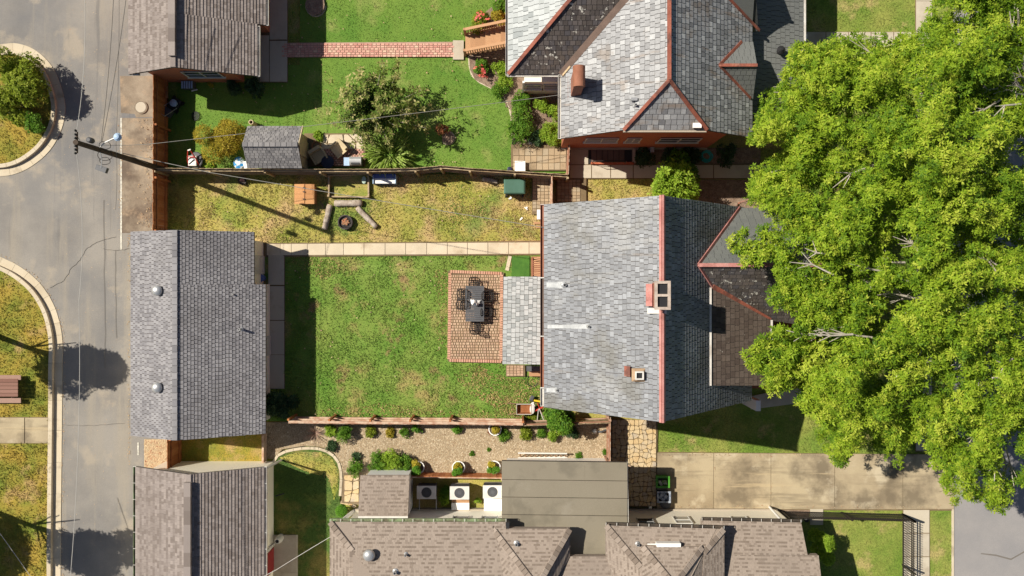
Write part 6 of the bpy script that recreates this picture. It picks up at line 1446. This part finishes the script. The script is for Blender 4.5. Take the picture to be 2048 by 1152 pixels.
_seed[0] += 1; t = thing('pale_plant', 'pale straw coloured plant in the white planter under the fence', 'plant', (c.x, c.y, .42)); pts, nn = lumpy((c.x, c.y, .4), .24, .3, 300, _seed[0]); leaf_mesh(pts, nn, np.full(300, .09), 4, MT['leaf_gold'], 'foliage', t, aspect=.25)
# ladder on the gravel against the addition
t = thing('ladder', 'wooden ladder lying on edge along the flat roofed addition', 'ladder', P(1085, 910))
for a, b, z in (((1036, 906), (1134, 907), .5), ((1036, 916), (1134, 914), .08)): MB().beam(P(*a, z), P(*b, z), .07, .05).build('side_rail', MT['offwhite'], t)
for k in range(10): MB().beam(P(1040 + k * 10, 906, .5), P(1042 + k * 10, 914, .08), .06, .03).build('rung', MT['wood_deck'], t)
lab(MB().lathe(P(1190, 862, .15), [(.1, -.15), (.14, -.02), (.1, .1), (.04, .14)], 12).build('watering_can', MT['grey_metal']), 'grey round can on the gravel by the east end fence', 'can')
lab(MB().tube([P(1196, 863, .1), P(1203, 864, .3), P(1212, 860, .2)], .05, 6).build('tool', MT['dkgrey']), 'dark grey tool on the gravel beside the round can', 'tool')
# trash can by red door garage
c = P(554, 1083, .75); t = thing('smoker_can', 'round white can with a black mouth beside the red door', 'can', (c.x, c.y, 0)); sub(t, 'body', 'offwhite', lambda m: m.lathe((c.x, c.y, 0), [(.17, 0), (.19, .4), (.15, .66), (.12, .75), (.1, .75)], 16)); sub(t, 'mouth', 'black', lambda m: m.lathe((c.x, c.y, .74), [(.1, 0), (.08, .015)], 12))
# neighbour yard
def armchair(label, px, py, rz):
    c = P(px, py, .5); t = thing('armchair', label, 'armchair', (c.x, c.y, 0), 'beige armchairs on the fireside patio'); Rm = Matrix.Translation(V((c.x, c.y, 0))) @ Matrix.Rotation(rz, 4, 'Z')
    bx = lambda nm, cc, s_, m='beige': MB().box(None, s_, m=Rm @ Matrix.Translation(V(cc))).build(nm, MT[m], t)
    bx('seat_cushion', (0, .02, .38), (.56, .56, .14)); bx('backrest', (0, -.32, .55), (.62, .16, .5)); bx('base', (0, 0, .2), (.6, .6, .2), 'wood_picnic')
    for s_ in (-1, 1): bx('armrest', (s_ * .33, 0, .5), (.08, .62, .1), 'beige')
armchair('beige armchair on the fireside patio, the one nearer the shed', 637, 312, -2.1 - .5)
armchair('beige armchair on the fireside patio, the one turned away from the shed', 676, 298, 2.3 + .0)
c = P(655, 324, .5); t = thing('round_table', 'round navy table between the beige armchairs', 'table', (c.x, c.y, 0)); sub(t, 'tabletop', 'navy', lambda m: m.lathe((c.x, c.y, .45), [(.3, 0), (.32, .02), (.32, .04), (.05, .07)], 18)); sub(t, 'leg', 'navy', lambda m: m.lathe((c.x, c.y, 0), [(.2, 0), (.06, .05), (.06, .45)], 10))
c = P(711, 322, .85); t = thing('gas_grill', 'grey gas grill with white side shelf beside the spiky plant', 'grill', (c.x, c.y, 0))
sub(t, 'firebox', 'dkgrey', lambda m: m.box((c.x, c.y, .68), (.6, .42, .3))); sub(t, 'cart', 'black', lambda m: m.box((c.x, c.y, .27), (.55, .38, .5)))
lid = sub(t, 'lid', 'grey_metal', lambda m: m.add([(c.x + x, c.y + .22 * math.cos(a), .82 + .16 * math.sin(a)) for x in (-.29, .29) for a in [i * math.pi / 8 for i in range(9)]], [tuple(range(9))[::-1], tuple(range(9, 18))] + [(i, i + 1, i + 10, i + 9) for i in range(8)]))
sub(t, 'handle', 'black', lambda m: m.box((c.x, c.y - .14, .97), (.4, .1, .03)), lid); sub(t, 'side_shelf', 'ltblue', lambda m: m.box((c.x - .44, c.y - .02, .8), (.28, .4, .04)))
c = P(344, 210, .4); t = thing('lawn_mower', 'black lawn mower with pale engine cover in the garage shadow', 'lawn mower', (c.x, c.y, 0)); Rm = Matrix.Translation(V((c.x, c.y, 0))) @ Matrix.Rotation(-.62, 4, 'Z')
MB().box(None, (.5, .62, .2), m=Rm @ Matrix.Translation(V((0, .1, .2)))).build('deck', MT['black'], t); MB().lathe(V((c.x, c.y, .3)) + (Rm.to_3x3() @ V((0, .12, 0))), [(.17, 0), (.18, .14), (.06, .2)], 14).build('engine', MT['ltblue'], t)
MB().box(None, (.42, .38, .3), m=Rm @ Matrix.Translation(V((0, -.42, .3)))).build('grass_bag', MT['dkgrey'], t)
MB().tube([Rm @ V((-.24, .0, .3)), Rm @ V((-.24, -.62, .85)), Rm @ V((.24, -.62, .85)), Rm @ V((.24, 0, .3))], .02, 6).build('handle', MT['grey_metal'], t)
for sx in (-1, 1):
    for y in (-.15, .35): MB().tube([Rm @ V((sx * .25, y, .1)), Rm @ V((sx * .31, y, .1))], .1, 10).build('wheel', MT['black'], t)
lab(MB().beam(P(334, 168, .05), P(334, 195, .6), .04, .04).build('garden_stake', MT['rail_pale']), 'thin pale stake standing beside the lawn mower', 'stake')
c = P(373, 169, .5); t = thing('slatted_crate', 'pale slatted crate against the brick garage wall', 'crate', (c.x, c.y, 0)); sub(t, 'body', 'dkgrey', lambda m: m.box((c.x, c.y, .22), (.6, .34, .42)))
for k in range(5): MB().box((c.x - .24 + k * .12, c.y, .45), (.07, .36, .03)).build('slat', MT['ltblue'], t)
lab(MB().beam(P(383, 182, .1), P(395, 179, .1), .05, .05).build('pipe_offcut', MT['white']), 'short white pipe lying by the slatted crate', 'pipe')
hoop = thing('net_hoop', 'small dark netted hoop lying on the sunlit lawn edge', 'net', P(391, 232)); MB().tube([P(391, 232, .1) + V((.2 * math.cos(a), .22 * math.sin(a), .03 * math.cos(a))) for a in [i * .4488 for i in range(14)]], .015, 5, closed=True).build('rim', MT['black'], hoop)
m = MB()
for k in range(-3, 4):
    e = math.sqrt(max(0, 1 - (k / 4) ** 2)) * .2; q = P(391, 232, .1); m.beam(q + V((k * .05, -e, 0)), q + V((k * .05, e, 0)), .012, .012); m.beam(q + V((-e, k * .055, 0)), q + V((e, k * .055, 0)), .012, .012)
m.build('netting', MT['black'], hoop)
c = P(383, 319, .5); t = thing('garden_cart', 'red framed cart with pale tray standing by the old fence', 'cart', (c.x, c.y, 0))
sub(t, 'tray', 'offwhite', lambda m: m.box((c.x, c.y - .05, .35), (.4, .5, .12))); sub(t, 'tray_liner', 'grey_metal', lambda m: m.box((c.x, c.y - .05, .42), (.34, .42, .02)))
for s_ in (-1, 1):
    sub(t, 'frame', 'red', lambda m: m.tube([V((c.x + s_ * .3, c.y - .45, .1)), V((c.x + s_ * .22, c.y, .45)), V((c.x + s_ * .06, c.y + .42, .8))], .03, 6)); sub(t, 'wheel', 'black', lambda m: m.tube([V((c.x + s_ * .3, c.y - .3, .12)), V((c.x + s_ * .36, c.y - .3, .12))], .12, 12))
sub(t, 'crossbar', 'red', lambda m: m.beam((c.x - .2, c.y + .12, .55), (c.x + .2, c.y + .12, .55), .05, .04)); sub(t, 'crossbar', 'black', lambda m: m.beam((c.x - .15, c.y - .22, .44), (c.x + .12, c.y + .02, .46), .05, .03)); sub(t, 'handle', 'offwhite', lambda m: m.beam((c.x - .06, c.y + .4, .8), (c.x + .1, c.y + .44, .84), .06, .05))
lab(MB().lathe(P(393, 320, .2), [(.02, -.15), (.3, -.1), (.34, .05), (.3, .08)], 14, sy=1.2).build('plastic_tub', MT['dkgrey']), 'grey plastic tub half behind the red framed cart', 'tub')
lab(MB().lathe(P(478, 326, .3), [(.2, -.3), (.3, -.12), (.28, .06), (.12, .12)], 12, sy=1.1, sx=.95).build('soil_sack', MT['bag_blue']), 'blue and green printed sack at the corner of the garden shed', 'sack')
lab(MB().box(P(493, 331, .25), (.16, .35, .45), rz=.2).build('white_board', MT['white']), 'white board standing between the printed sack and the shed', 'board')
c = P(503, 245, .6); t = thing('flue_pipe', 'pale round pipe standing behind the shed corner', 'pipe', (c.x, c.y, 0)); sub(t, 'pipe', 'beige', lambda m: m.lathe((c.x, c.y, 0), [(.12, 0), (.12, .7), (.085, .7), (.08, .55)], 14)); sub(t, 'pipe_mouth', 'black', lambda m: m.lathe((c.x, c.y, .56), [(.085, 0), (.08, .01)], 10))
c = P(633, 292, .3); t = thing('terracotta_pot', 'terracotta pot on the patio just east of the shed', 'pot', (c.x, c.y, 0)); sub(t, 'pot', 'terracotta', lambda m: m.lathe((c.x, c.y, 0), [(.14, 0), (.22, .3), (.24, .31), (.24, .36), (.19, .36), (.18, .3)], 14)); sub(t, 'potting_soil', 'soil', lambda m: m.lathe((c.x, c.y, .3), [(.18, 0), (.1, .01)], 10))
c = P(484, 361, .25); t = thing('brazier', 'small dark basket with red bricks in the fence shadow', 'basket', (c.x, c.y, 0)); sub(t, 'bowl', 'char', lambda m: m.lathe((c.x, c.y, 0), [(.12, 0), (.2, .2), (.22, .24), (.17, .22)], 12)); sub(t, 'contents', 'path_brick', lambda m: [m.box((c.x + .08 * k, c.y + .02, .24), (.06, .12, .05), rz=.3 * k) for k in (-1, 0, 1)])
# picnic table at the left edge
t = thing('picnic_table', 'weathered brown picnic table on the island at the left edge', 'picnic table', P(10, 778))
for k in range(5): MB().beam(P(-60, 761 + k * 7.2, .75), P(36, 761 + k * 7.2, .75), .16, .04, t=random.random() * .5).build('tabletop_plank', MT['wood_picnic'], t)
for y in (755, 801): MB().beam(P(-60, y, .45), P(42, y, .45), .24, .045, t=.6 + .4 * random.random()).build('bench_plank', MT['wood_picnic'], t)
for x in (-40, 25):
    MB().beam(P(x, 755, .4), P(x, 801, .4), .05, .12).build('crossbar', MT['wood_picnic'], t)
    for a, b in ((752, 772), (804, 784)): MB().beam(P(x + 1, a, .02), P(x + 1, b, .72), .05, .1).build('leg', MT['wood_picnic'], t)
# garden lights and chess-like finial bits by the front corner of the tan house
for k, px in enumerate((1602, 1614)): lab(MB().lathe(P(px, 1040, .5), [(.12, -.5), (.14, -.1), (.12, 0), (.05, .05)], 12).build('planter_urn', MT['beige' if k == 0 else 'black']), ['tan urn at the corner of the tan roof by the iron fence', 'black urn at the corner of the tan roof by the iron fence'][k], 'urn')
t = thing('gate_arch', 'curved dark garden arch beside the wing roof of the slate house', 'arch', P(1500, 410)); MB().tube([P(1470, 416, .3), P(1482, 404, 1.2), P(1505, 398, 1.5), P(1525, 403, 1.2), P(1535, 414, .3)], .05, 6).build('arch', MT['wood_picnic'], t); MB().beam(P(1476, 412, .1), P(1478, 406, 1.9), .08, .08).build('post', MT['wood_red'], t)

lab(MB().lathe(P(520, 556, .5), [(.16, -.5), (.2, -.05), (.21, 0), (.12, .03)], 12).build('blue_bin', MT['blue']), 'small blue bin in the shade of the grey garage notch', 'bin')
# ================================================================ PLANTS
shrub('shrub', 'big sunlit bush on the planted island at the upper left', 'shrub', 42, 160, 1.45, 2.3, 'leaf_island', 2600, .12, 5, lumps=11)
shrub('shrub', 'lower bush at the south side of the planted island', 'shrub', 30, 205, .95, 1.5, 'leaf_island', 1200, .11, 5, lumps=7)
shrub('shrub', 'small dark green bush near the kerb of the planted island', 'shrub', 74, 246, .6, .9, 'leaf_green', 600, .09, 5)
shrub('ornamental_grass', 'golden yellow bushy grass clump west of the garden shed', 'bush', 442, 281, 1.05, 1.35, 'leaf_yellow', 2600, .15, 4, aspect=.16, lumps=9, flat=.5)
shrub('small_plant', 'bright lime plant in the gap beside the shed and terracotta pot', 'plant', 637, 271, .27, .5, 'leaf_lime', 220, .09, 5)
shrub('small_plant', 'tiny lime plant under the old fence by the red framed cart', 'plant', 420, 331, .2, .3, 'leaf_lime', 110, .08, 5)
shrub('dead_shrub', 'reddish brown dead shrub beside the little stone ring', 'shrub', 884, 259, .3, 1.1, 'leaf_red', 260, .09, 4, aspect=.3)
shrub('flower_shrub', 'shrub with coral flowers left of the wooden stairs', 'shrub', 962, 45, .6, .8, 'leaf_island', 900, .08, 5)
shrub('flower_shrub', 'shrub with coral flowers in the mulch below the wooden stairs', 'shrub', 962, 138, .4, .6, 'leaf_green', 420, .09, 5)
shrub('flower_shrub', 'yellowish shrub between the wooden stairs and the slate eave', 'shrub', 998, 36, .45, .8, 'leaf_yellow', 600, .08, 5)
shrub('flower_shrub', 'green shrub at the top edge beside the slate eave', 'shrub', 1003, 8, .45, .8, 'leaf_green', 500, .08, 5)
for o_, px, py, r, n, lb in ((0, 962, 40, .5, 40, 'coral flowers on the shrub left of the wooden stairs'), (0, 963, 139, .36, 22, 'coral flowers on the shrub below the wooden stairs')):
    c = P(px, py, .75); pts, nn = lumpy((c.x, c.y, .1), r, .8, n, 900 + py); o = leaf_mesh(pts, nn, np.full(n, .085), 5, MT['flower'], 'flowers', None, aspect=.8, flat=.2); lab(o, lb, 'flowers')
for px, py, r, h, m, lb in ((1000, 140, .42, .7, 'leaf_lime', 'yellow green shrub in the mulch bed closest to the house wall corner'), (1012, 162, .4, .6, 'leaf_lime', 'small yellow green shrub just below the slate wing eave'), (1001, 178, .4, .6, 'leaf_green', 'dark round shrub at the curved bed edge above the mulch'), (1040, 203, .5, .7, 'leaf_green', 'feathery green shrub in the middle of the mulch bed'), (1043, 249, .85, 1.1, 'leaf_green', 'large leafy green shrub at the lower left of the mulch bed'), (1102, 268, .62, .9, 'leaf_lime', 'round lime shrub near the gutter corner of the brick house'), (1085, 210, .38, .7, 'leaf_lime', 'upright lime shrub in the shade of the brick house'), (1110, 224, .45, .7, 'leaf_lime', 'lime shrub tucked under the slate gutter'), (1072, 280, .4, .5, 'leaf_dark', 'dark low shrub between the two big round shrubs')):
    shrub('shrub', lb, 'shrub', px, py, r, h, m, int(1500 * r * r + 250), .1, 4, aspect=.4, lumps=12, inner=.25, flat=.45)
shrub('shrub', 'dark shrub in shade by the brick garage corner', 'shrub', 508, 178, .5, .8, 'leaf_dark', 500, .09, 5)
shrub('shrub', 'low dark shrub in shade along the brick garage wall', 'shrub', 468, 174, .4, .6, 'leaf_dark', 350, .09, 5)
shrub('small_plant', 'small yellow plant in the shade below the garage window', 'plant', 422, 168, .15, .25, 'leaf_gold', 80, .07, 4)
shrub('shrub', 'bright yellow green shrub at the north eave of the slate house', 'shrub', 1346, 378, 1.15, 3.6, 'leaf_lime', 1500, .17, 4, lumps=22, inner=.2, flat=.45)
shrub('shrub', 'dark shaded shrub between the concrete walk and the bright shrub', 'shrub', 1350, 344, .95, 1.2, 'leaf_green', 1200, .1, 5)
for k, (px, lb) in enumerate(((1292, 'dark shade shrub by the cellar stair in the bed along the brick wall'), (1340, 'dark shade shrub under the double window of the brick house'), (1385, 'dark shade shrub just left of the teal hose'), (1455, 'dark shade shrub right of the teal hose'))): shrub('shrub', lb, 'shrub', px, 312, .55, .5, 'leaf_dark', 350, .1, 4)
shrub('shrub', 'bluish dark leafy shrub in the shade at the south east corner of the grey garage', 'shrub', 562, 806, .72, 1.0, 'leaf_dark', 1200, .11, 6, lumps=9)
shrub('round_bush', 'clipped round green bush by the corner of the tan roof', 'bush', 684, 1020, .52, .85, 'leaf_conifer', 1500, .05, 5, lumps=1, inner=.9)
shrub('shrub', 'tall bright shrub growing through the fence at the slate house corner', 'shrub', 1115, 845, .7, 2.2, 'leaf_green', 1500, .12, 5, lumps=10)
GP = [(660, 862, .34, .5, 'leaf_lime', 'bright clump under the fence at the west end of the gravel'), (690, 867, .5, .8, 'leaf_green', 'larger green shrub next to the bright clump under the fence'), (662, 892, .3, .3, 'leaf_dark', 'sparse dark plant at the curved edging of the gravel'), (741, 863, .33, .4, 'leaf_island', 'low olive plant under the fence between the first two posts'), (779, 864, .28, .35, 'leaf_yellow', 'spiky yellow green plant under the fence'), (809, 864, .28, .4, 'leaf_green', 'low green plant left of a tall clump under the fence'), (833, 858, .25, .6, 'leaf_conifer', 'tall green clump under the fence near its third post'), (913, 859, .24, .5, 'leaf_conifer', 'small upright conifer tuft on the gravel under the fence'), (983, 863, .2, .25, 'leaf_red', 'purplish low plant left of the white pot under the fence'), (1005, 871, .42, .3, 'leaf_green', 'spreading green plant right of the white pot under the fence'), (1052, 866, .4, .45, 'leaf_island', 'olive shrub on the gravel in front of the tool pile'), (1080, 866, .3, .4, 'leaf_green', 'green shrub on the gravel left of the tall bright shrub'), (1112, 868, .45, .5, 'leaf_lime', 'leafy lime plants at the foot of the tall bright shrub'), (1145, 862, .4, .4, 'leaf_dark', 'dark plants in fence shade right of the tall shrub'), (1157, 911, .18, .2, 'leaf_green', 'small green tuft near the right end of the ladder'), (944, 907, .13, .15, 'leaf_green', 'tiny green weed to the right in the middle of the gravel'), (978, 899, .1, .12, 'leaf_green', 'tiny green weed between ladder and shrubs'), (1210, 904, .14, .2, 'leaf_green', 'small weed beside the east end fence'), (711, 935, .42, .7, 'leaf_green', 'green shrub above the flagstone steps'), (712, 916, .25, .3, 'leaf_dark', 'sparse low plant on gravel above the flagstone steps'), (752, 925, .55, .8, 'leaf_green', 'leafy shrub at the left end of the hedge over the lean-to'), (782, 921, .55, .85, 'leaf_lime', 'yellowish shrub in the middle of the hedge over the lean-to'), (812, 929, .5, .8, 'leaf_green', 'glossy shrub at the right end of the hedge by the planter'), (775, 942, .4, .5, 'leaf_lime', 'low bright shrub at the foot of the hedge along the lean-to roof'), (893, 985, .33, .5, 'leaf_green', 'green plant between the first two air conditioners'), (886, 1000, .3, .5, 'leaf_lime', 'bright leafy plant beside the air conditioner stand'), (955, 1001, .16, .4, 'leaf_lime', 'small lime plant between the middle and right air conditioners'), (1108, 828, .3, .5, 'leaf_green', 'shrub under the corner of the slate roof by the tools'), (1065, 836, .4, .2, 'leaf_island', 'patch of weeds between the tools and the fence')]
for px, py, r, h, m, lb in GP: shrub('shrub' if r > .27 else 'small_plant', lb, 'shrub' if r > .27 else 'plant', px, py, r * (.95 if py > 895 else .85), h, m, int(1500 * r * r + 90), .1 if r > .2 else .07, 4, aspect=.38, lumps=12, inner=.2, flat=.45)
# bare twig shrub
c = P(628, 868, .3); t = thing('bare_shrub', 'bare pinkish twig shrub in the fence shade on the gravel', 'shrub', (c.x, c.y, 0)); m = MB()
for k in range(46): a = random.uniform(0, 6.28); l = random.uniform(.3, .62); e = V((math.cos(a) * l, math.sin(a) * l, random.uniform(.2, .6))); b = V((c.x, c.y, 0)); m.tube([b, b + e * .5 + V((0, 0, .1)), b + e], [.012, .009, .004], 4)
m.build('twigs', MT['twig'], t, kind='stuff')
shrub('small_tree', 'small bushy tree casting shade on the fenced lawn beside the tan house', 'tree', 1646, 1090, .72, 2.3, 'leaf_lime', 1900, .09, 5, lumps=9)
# strap-leaved clump
c = P(777, 308, .3); t = thing('strap_plant', 'large clump of pale green strap leaves beside the grill', 'plant', (c.x, c.y, 0)); mb = MB()
for k in range(260):
    a = random.uniform(0, 6.28); q = random.random() ** .6 * .55; b = V((c.x + math.cos(a) * q * 1.1, c.y + math.sin(a) * q * .75, .02)); a2 = a + random.uniform(-.7, .7); L = random.uniform(.5, .95); d = V((math.cos(a2), math.sin(a2), 0)); s_ = V((-d.y, d.x, 0)) * .022
    h = random.uniform(.45, .85); m1, m2, e = b + d * L * .35 + V((0, 0, h * .8)), b + d * L * .75 + V((0, 0, h)), b + d * L * 1.15 + V((0, 0, h * .6))
    mb.add([b - s_, b + s_, m1 + s_, m1 - s_, m2 + s_, m2 - s_, e], [(0, 1, 2, 3), (3, 2, 4, 5), (5, 4, 6)], random.random())
mb.build('leaves', MT['leaf_blade'], t)
# crape myrtle: radiating leafy stems
c = P(752, 215, 2.0); base = V((c.x, c.y, 0)); mt = thing('flowering_tree', 'spreading multi stemmed tree with tan seed heads on the bright lawn', 'tree', base)
C_, N_, T_ = [], [], []; br = MB(); rg = np.random.default_rng(5)
for k in range(120):
    a = rg.uniform(0, 6.28); el = rg.uniform(.35, 1.35); L = rg.uniform(1.5, 2.5) * (1 - .1 * abs(math.sin(a))); d = V((math.cos(a) * math.cos(el) * 1.25, math.sin(a) * math.cos(el) * 1.05, math.sin(el)))
    p0 = base + V((rg.uniform(-.3, .3), rg.uniform(-.3, .3), rg.uniform(.9, 1.6))); bend = V((rg.uniform(-.3, .3), rg.uniform(-.3, .3), -.25)); tip = p0 + d * L
    pts = [p0, p0 + d * L * .5 + V((0, 0, .18)), tip + bend * .6]
    if k % 3 == 0: br.tube(pts, [.03, .018, .006], 5)
    for j in range(15):
        s_ = .28 + .75 * j / 14; q = p0 * (1 - s_) ** 2 + (p0 + d * L * .55 + V((0, 0, .35))) * 2 * s_ * (1 - s_) + (tip + bend) * s_ * s_; C_.append(q + V(tuple(rg.normal(0, .06, 3)))); N_.append(d + V((0, 0, .5)) + V(tuple(rg.normal(0, .4, 3)))); T_.append(.12 + .5 * s_ + rg.uniform(-.3, .3) if s_ < .85 else rg.uniform(.55, .95))
n = len(C_); leaf_mesh(np.array([tuple(v) for v in C_]), np.array([tuple(v) for v in N_]), rg.uniform(.13, .23, n), 5, MT['leaf_myrtle'], 'crown', mt, aspect=.42, tint=np.clip(np.array(T_), 0, 1))
br.build('branches', MT['bark'], mt); tk = MB()
for k in range(6): a = k * 1.05; tk.tube([base + V((math.cos(a) * .1, math.sin(a) * .1, -.05)), base + V((math.cos(a) * .2, math.sin(a) * .2, .8)), base + V((math.cos(a) * .35, math.sin(a) * .35, 1.7))], [.06, .05, .03], 6)
tk.build('trunk', MT['bark'], mt)
# trees on the island, west of the picture, whose shadows fall across the alley
for k, (px, py, r, hh, zc) in enumerate(((-12, 668, 1.6, 4.6, 2.6), (-8, 1022, 1.65, 4.8, 2.6), (-160, 1030, 1.7, 4.4, 2.4))):
    b = P(px, py); t = thing('shade_tree', ['round crowned tree on the long island north of the picnic table', 'round crowned tree on the long island south of the concrete path', 'round crowned tree farther west on the long island'][k], 'tree', b)
    pts, nn = lumpy((b.x, b.y, zc), r, hh, 2600, 60 + k, lumps=9, inner=.3); leaf_mesh(pts, nn, RNG.uniform(.14, .26, 2600), 6, MT['leaf_green'], 'crown', t)
    tm = MB().tube([b, b + V((.05, 0, zc)), b + V((.1, .1, zc + hh * .6))], [.16, .12, .04], 8)
    for j in range(7): a = j * .9; tm.tube([b + V((.05, 0, zc * .8 + .15 * j)), b + V((math.cos(a) * r * .7, math.sin(a) * r * .7, zc + hh * .35))], [.06, .02], 5)
    tm.build('trunk', MT['bark'], t)
# the two great street trees
OUT = [(2130, -120), (1884, -120), (1868, 5), (1850, 40), (1838, 66), (1800, 58), (1788, 82), (1760, 66), (1735, 82), (1716, 62), (1694, 72), (1668, 66), (1650, 84), (1628, 92), (1596, 86), (1578, 100), (1582, 126), (1562, 148), (1566, 176), (1540, 172), (1512, 196), (1524, 226), (1498, 240), (1506, 262), (1490, 282), (1520, 290), (1556, 280), (1570, 296), (1545, 322), (1530, 318), (1500, 344), (1488, 366), (1500, 382), (1494, 402), (1516, 412), (1528, 432), (1540, 450), (1510, 462), (1478, 464), (1452, 486), (1470, 504), (1490, 512), (1462, 528), (1500, 534), (1536, 522), (1552, 540), (1560, 566), (1536, 584), (1532, 606), (1560, 616), (1590, 632), (1600, 650), (1560, 656), (1522, 676), (1486, 712), (1500, 738), (1530, 752), (1524, 772), (1548, 790), (1580, 776), (1606, 770), (1590, 806), (1610, 826), (1640, 846), (1626, 876), (1650, 892), (1660, 918), (1690, 936), (1700, 904), (1728, 886), (1760, 902), (1790, 936), (1808, 928), (1806, 892), (1836, 880), (1864, 912), (1856, 934), (1886, 936), (1880, 970), (1896, 996), (1906, 1012), (1924, 984), (1946, 1004), (1962, 996), (1980, 1018), (2012, 1020), (2018, 984), (2030, 962), (2060, 980), (2130, 1000)]
GAPS = [[(2000, 40), (2030, 30), (2035, 60), (2010, 70)], [(1770, 735), (1800, 725), (1800, 745), (1775, 755)], [(1945, 925), (1968, 918), (1970, 965), (1950, 965)], [(1692, 205), (1706, 205), (1700, 215)], [(1842, 845), (1862, 840), (1868, 870), (1848, 876)], [(1990, 900), (2048, 890), (2048, 950), (2010, 940)], [(1760, 500), (1775, 470), (1800, 480), (1790, 505)]]
rg = np.random.default_rng(77)
def inp(x, y, poly): return in_poly(np.asarray(x, float), np.asarray(y, float), poly)
out_np = np.array(OUT, float)
def edge_dist(x, y):
    d = np.full(len(x), 1e9); n = len(out_np)
    for i in range(n):
        a, b = out_np[i], out_np[(i + 1) % n]; e = b - a; L2 = (e ** 2).sum()
        t = np.clip(((x - a[0]) * e[0] + (y - a[1]) * e[1]) / L2, 0, 1); d = np.minimum(d, np.hypot(x - a[0] - t * e[0], y - a[1] - t * e[1]))
    return d
N0_ = 8600
cx_, cy_ = rg.uniform(1440, 2130, N0_), rg.uniform(-120, 1030, N0_); k = inp(cx_, cy_, OUT)
for gp in GAPS: k &= ~inp(cx_, cy_, gp)
cx_, cy_ = cx_[k], cy_[k]; ed = edge_dist(cx_, cy_)
vis = vnoise(cx_, cy_, 1 / 55., 21) * .65 + vnoise(cx_, cy_, 1 / 23., 22) * .35
k = (rg.random(len(cx_)) < np.where((ed < 34) | ((cx_ > 1880) & (cy_ < 280)), .8, np.clip((vis - .25) * 3.0, .2, .9))) & (ed > 3); cx_, cy_, ed, vis = cx_[k], cy_[k], ed[k], vis[k]
zc_ = 5.8 + 5.6 * (1 - np.exp(-ed / 110.)) + (vis - .5) * 5.2 + rg.normal(0, .35, len(ed))
low = rg.random(len(ed)) < .22; zc_[low] -= rg.uniform(1, 3.5, low.sum()); zc_ = np.clip(zc_, 3.6, 13.5)
ov = (cx_ < 1670) & (cy_ > 395) & (cy_ < 665); zc_[ov] = np.maximum(zc_[ov], 9.3 + rg.uniform(0, .9, ov.sum()))
ov = (cx_ < 1580) & (cy_ >= 665) & (cy_ < 810); zc_[ov] = np.maximum(zc_[ov], 8.2 + rg.uniform(0, .8, ov.sum()))
rad = np.minimum(rg.uniform(.2, .5, len(ed)), ed * S * .75 + .12)
W3 = np.array([tuple(P(x, y, z)) for x, y, z in zip(cx_, cy_, zc_)])
trunks = [P(1885, 250), P(1892, 640)]
names = ['great leafy street tree reaching over the brick house porch at the upper right', 'great leafy street tree hanging over the driveway and the slate house front']
own = np.where(cy_ < 440 + 40 * np.sin(cx_ / 60.), 0, 1)
for ti in (0, 1):
    t = thing('street_tree', names[ti], 'tree', trunks[ti]); sel = np.where(own == ti)[0]; b = trunks[ti]
    ns = np.clip((rad[sel] / .46) ** 2 * 34, 10, 48).astype(int); idx = np.repeat(sel, ns); n = len(idx)
    d = rg.normal(size=(n, 3)); d[:, 2] = np.abs(d[:, 2]) * .9 - .12; d /= np.linalg.norm(d, axis=1, keepdims=True)
    pts = W3[idx] + d * (rad[idx] * rg.uniform(.35, 1.1, n))[:, None] * np.array([1, 1, .75]); nn = d * .7 + rg.normal(size=(n, 3)) * .4 + np.array([-.1, .05, .55])
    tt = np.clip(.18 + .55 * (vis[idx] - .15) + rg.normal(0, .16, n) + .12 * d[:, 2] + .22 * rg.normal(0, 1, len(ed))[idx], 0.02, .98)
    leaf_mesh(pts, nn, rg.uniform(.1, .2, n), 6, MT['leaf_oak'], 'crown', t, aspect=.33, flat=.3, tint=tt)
    fork = b + V((-.3, 0, 3.2)); MB().tube([b - V((0, 0, .1)), b + V((0, .05, 1.5)), fork], [.5, .4, .36], 12).build('trunk', MT['bark'], t)
    lim = MB(); tw = MB()
    for j in range(11):
        tgt = V(tuple(W3[sel[rg.integers(len(sel))]])); a = fork.lerp(tgt, .5) + V((0, 0, 1.2)); pts_ = [fork * (1 - s_) ** 2 + a * 2 * s_ * (1 - s_) + (tgt - V((0, 0, .6))) * s_ * s_ for s_ in [i / 8 for i in range(9)]]
        pts_ = [q + V(tuple(rg.normal(0, .08, 3))) for q in pts_]
        MB().tube(pts_, [.2 * (1 - i / 8) + .03 for i in range(9)], 7).build('branch', MT['branch'], t)
    # twigs that show between the clumps
    order = sel[np.argsort(vis[sel])][: 220][::3]
    for i in order:
        e = V(tuple(W3[i])); e.z += rg.uniform(.1, .8); dd = (V((fork.x, fork.y, e.z - 1.5)) - e); dd.normalize(); L = rg.uniform(.9, 2.4); sd_ = V((-dd.y, dd.x, 0))
        p1 = e + dd * L * .5 + sd_ * rg.uniform(-.2, .2); p2 = e + dd * L + sd_ * rg.uniform(-.25, .25); tw.tube([p2, p1, e], [.04, .03, .012], 5)
        for s_ in (-1, 1): tw.tube([p1, p1 - dd * L * .3 + sd_ * s_ * rg.uniform(.15, .4)], [.026, .01], 4)
    tw.build('twigs', MT['branch'], t, kind='stuff')
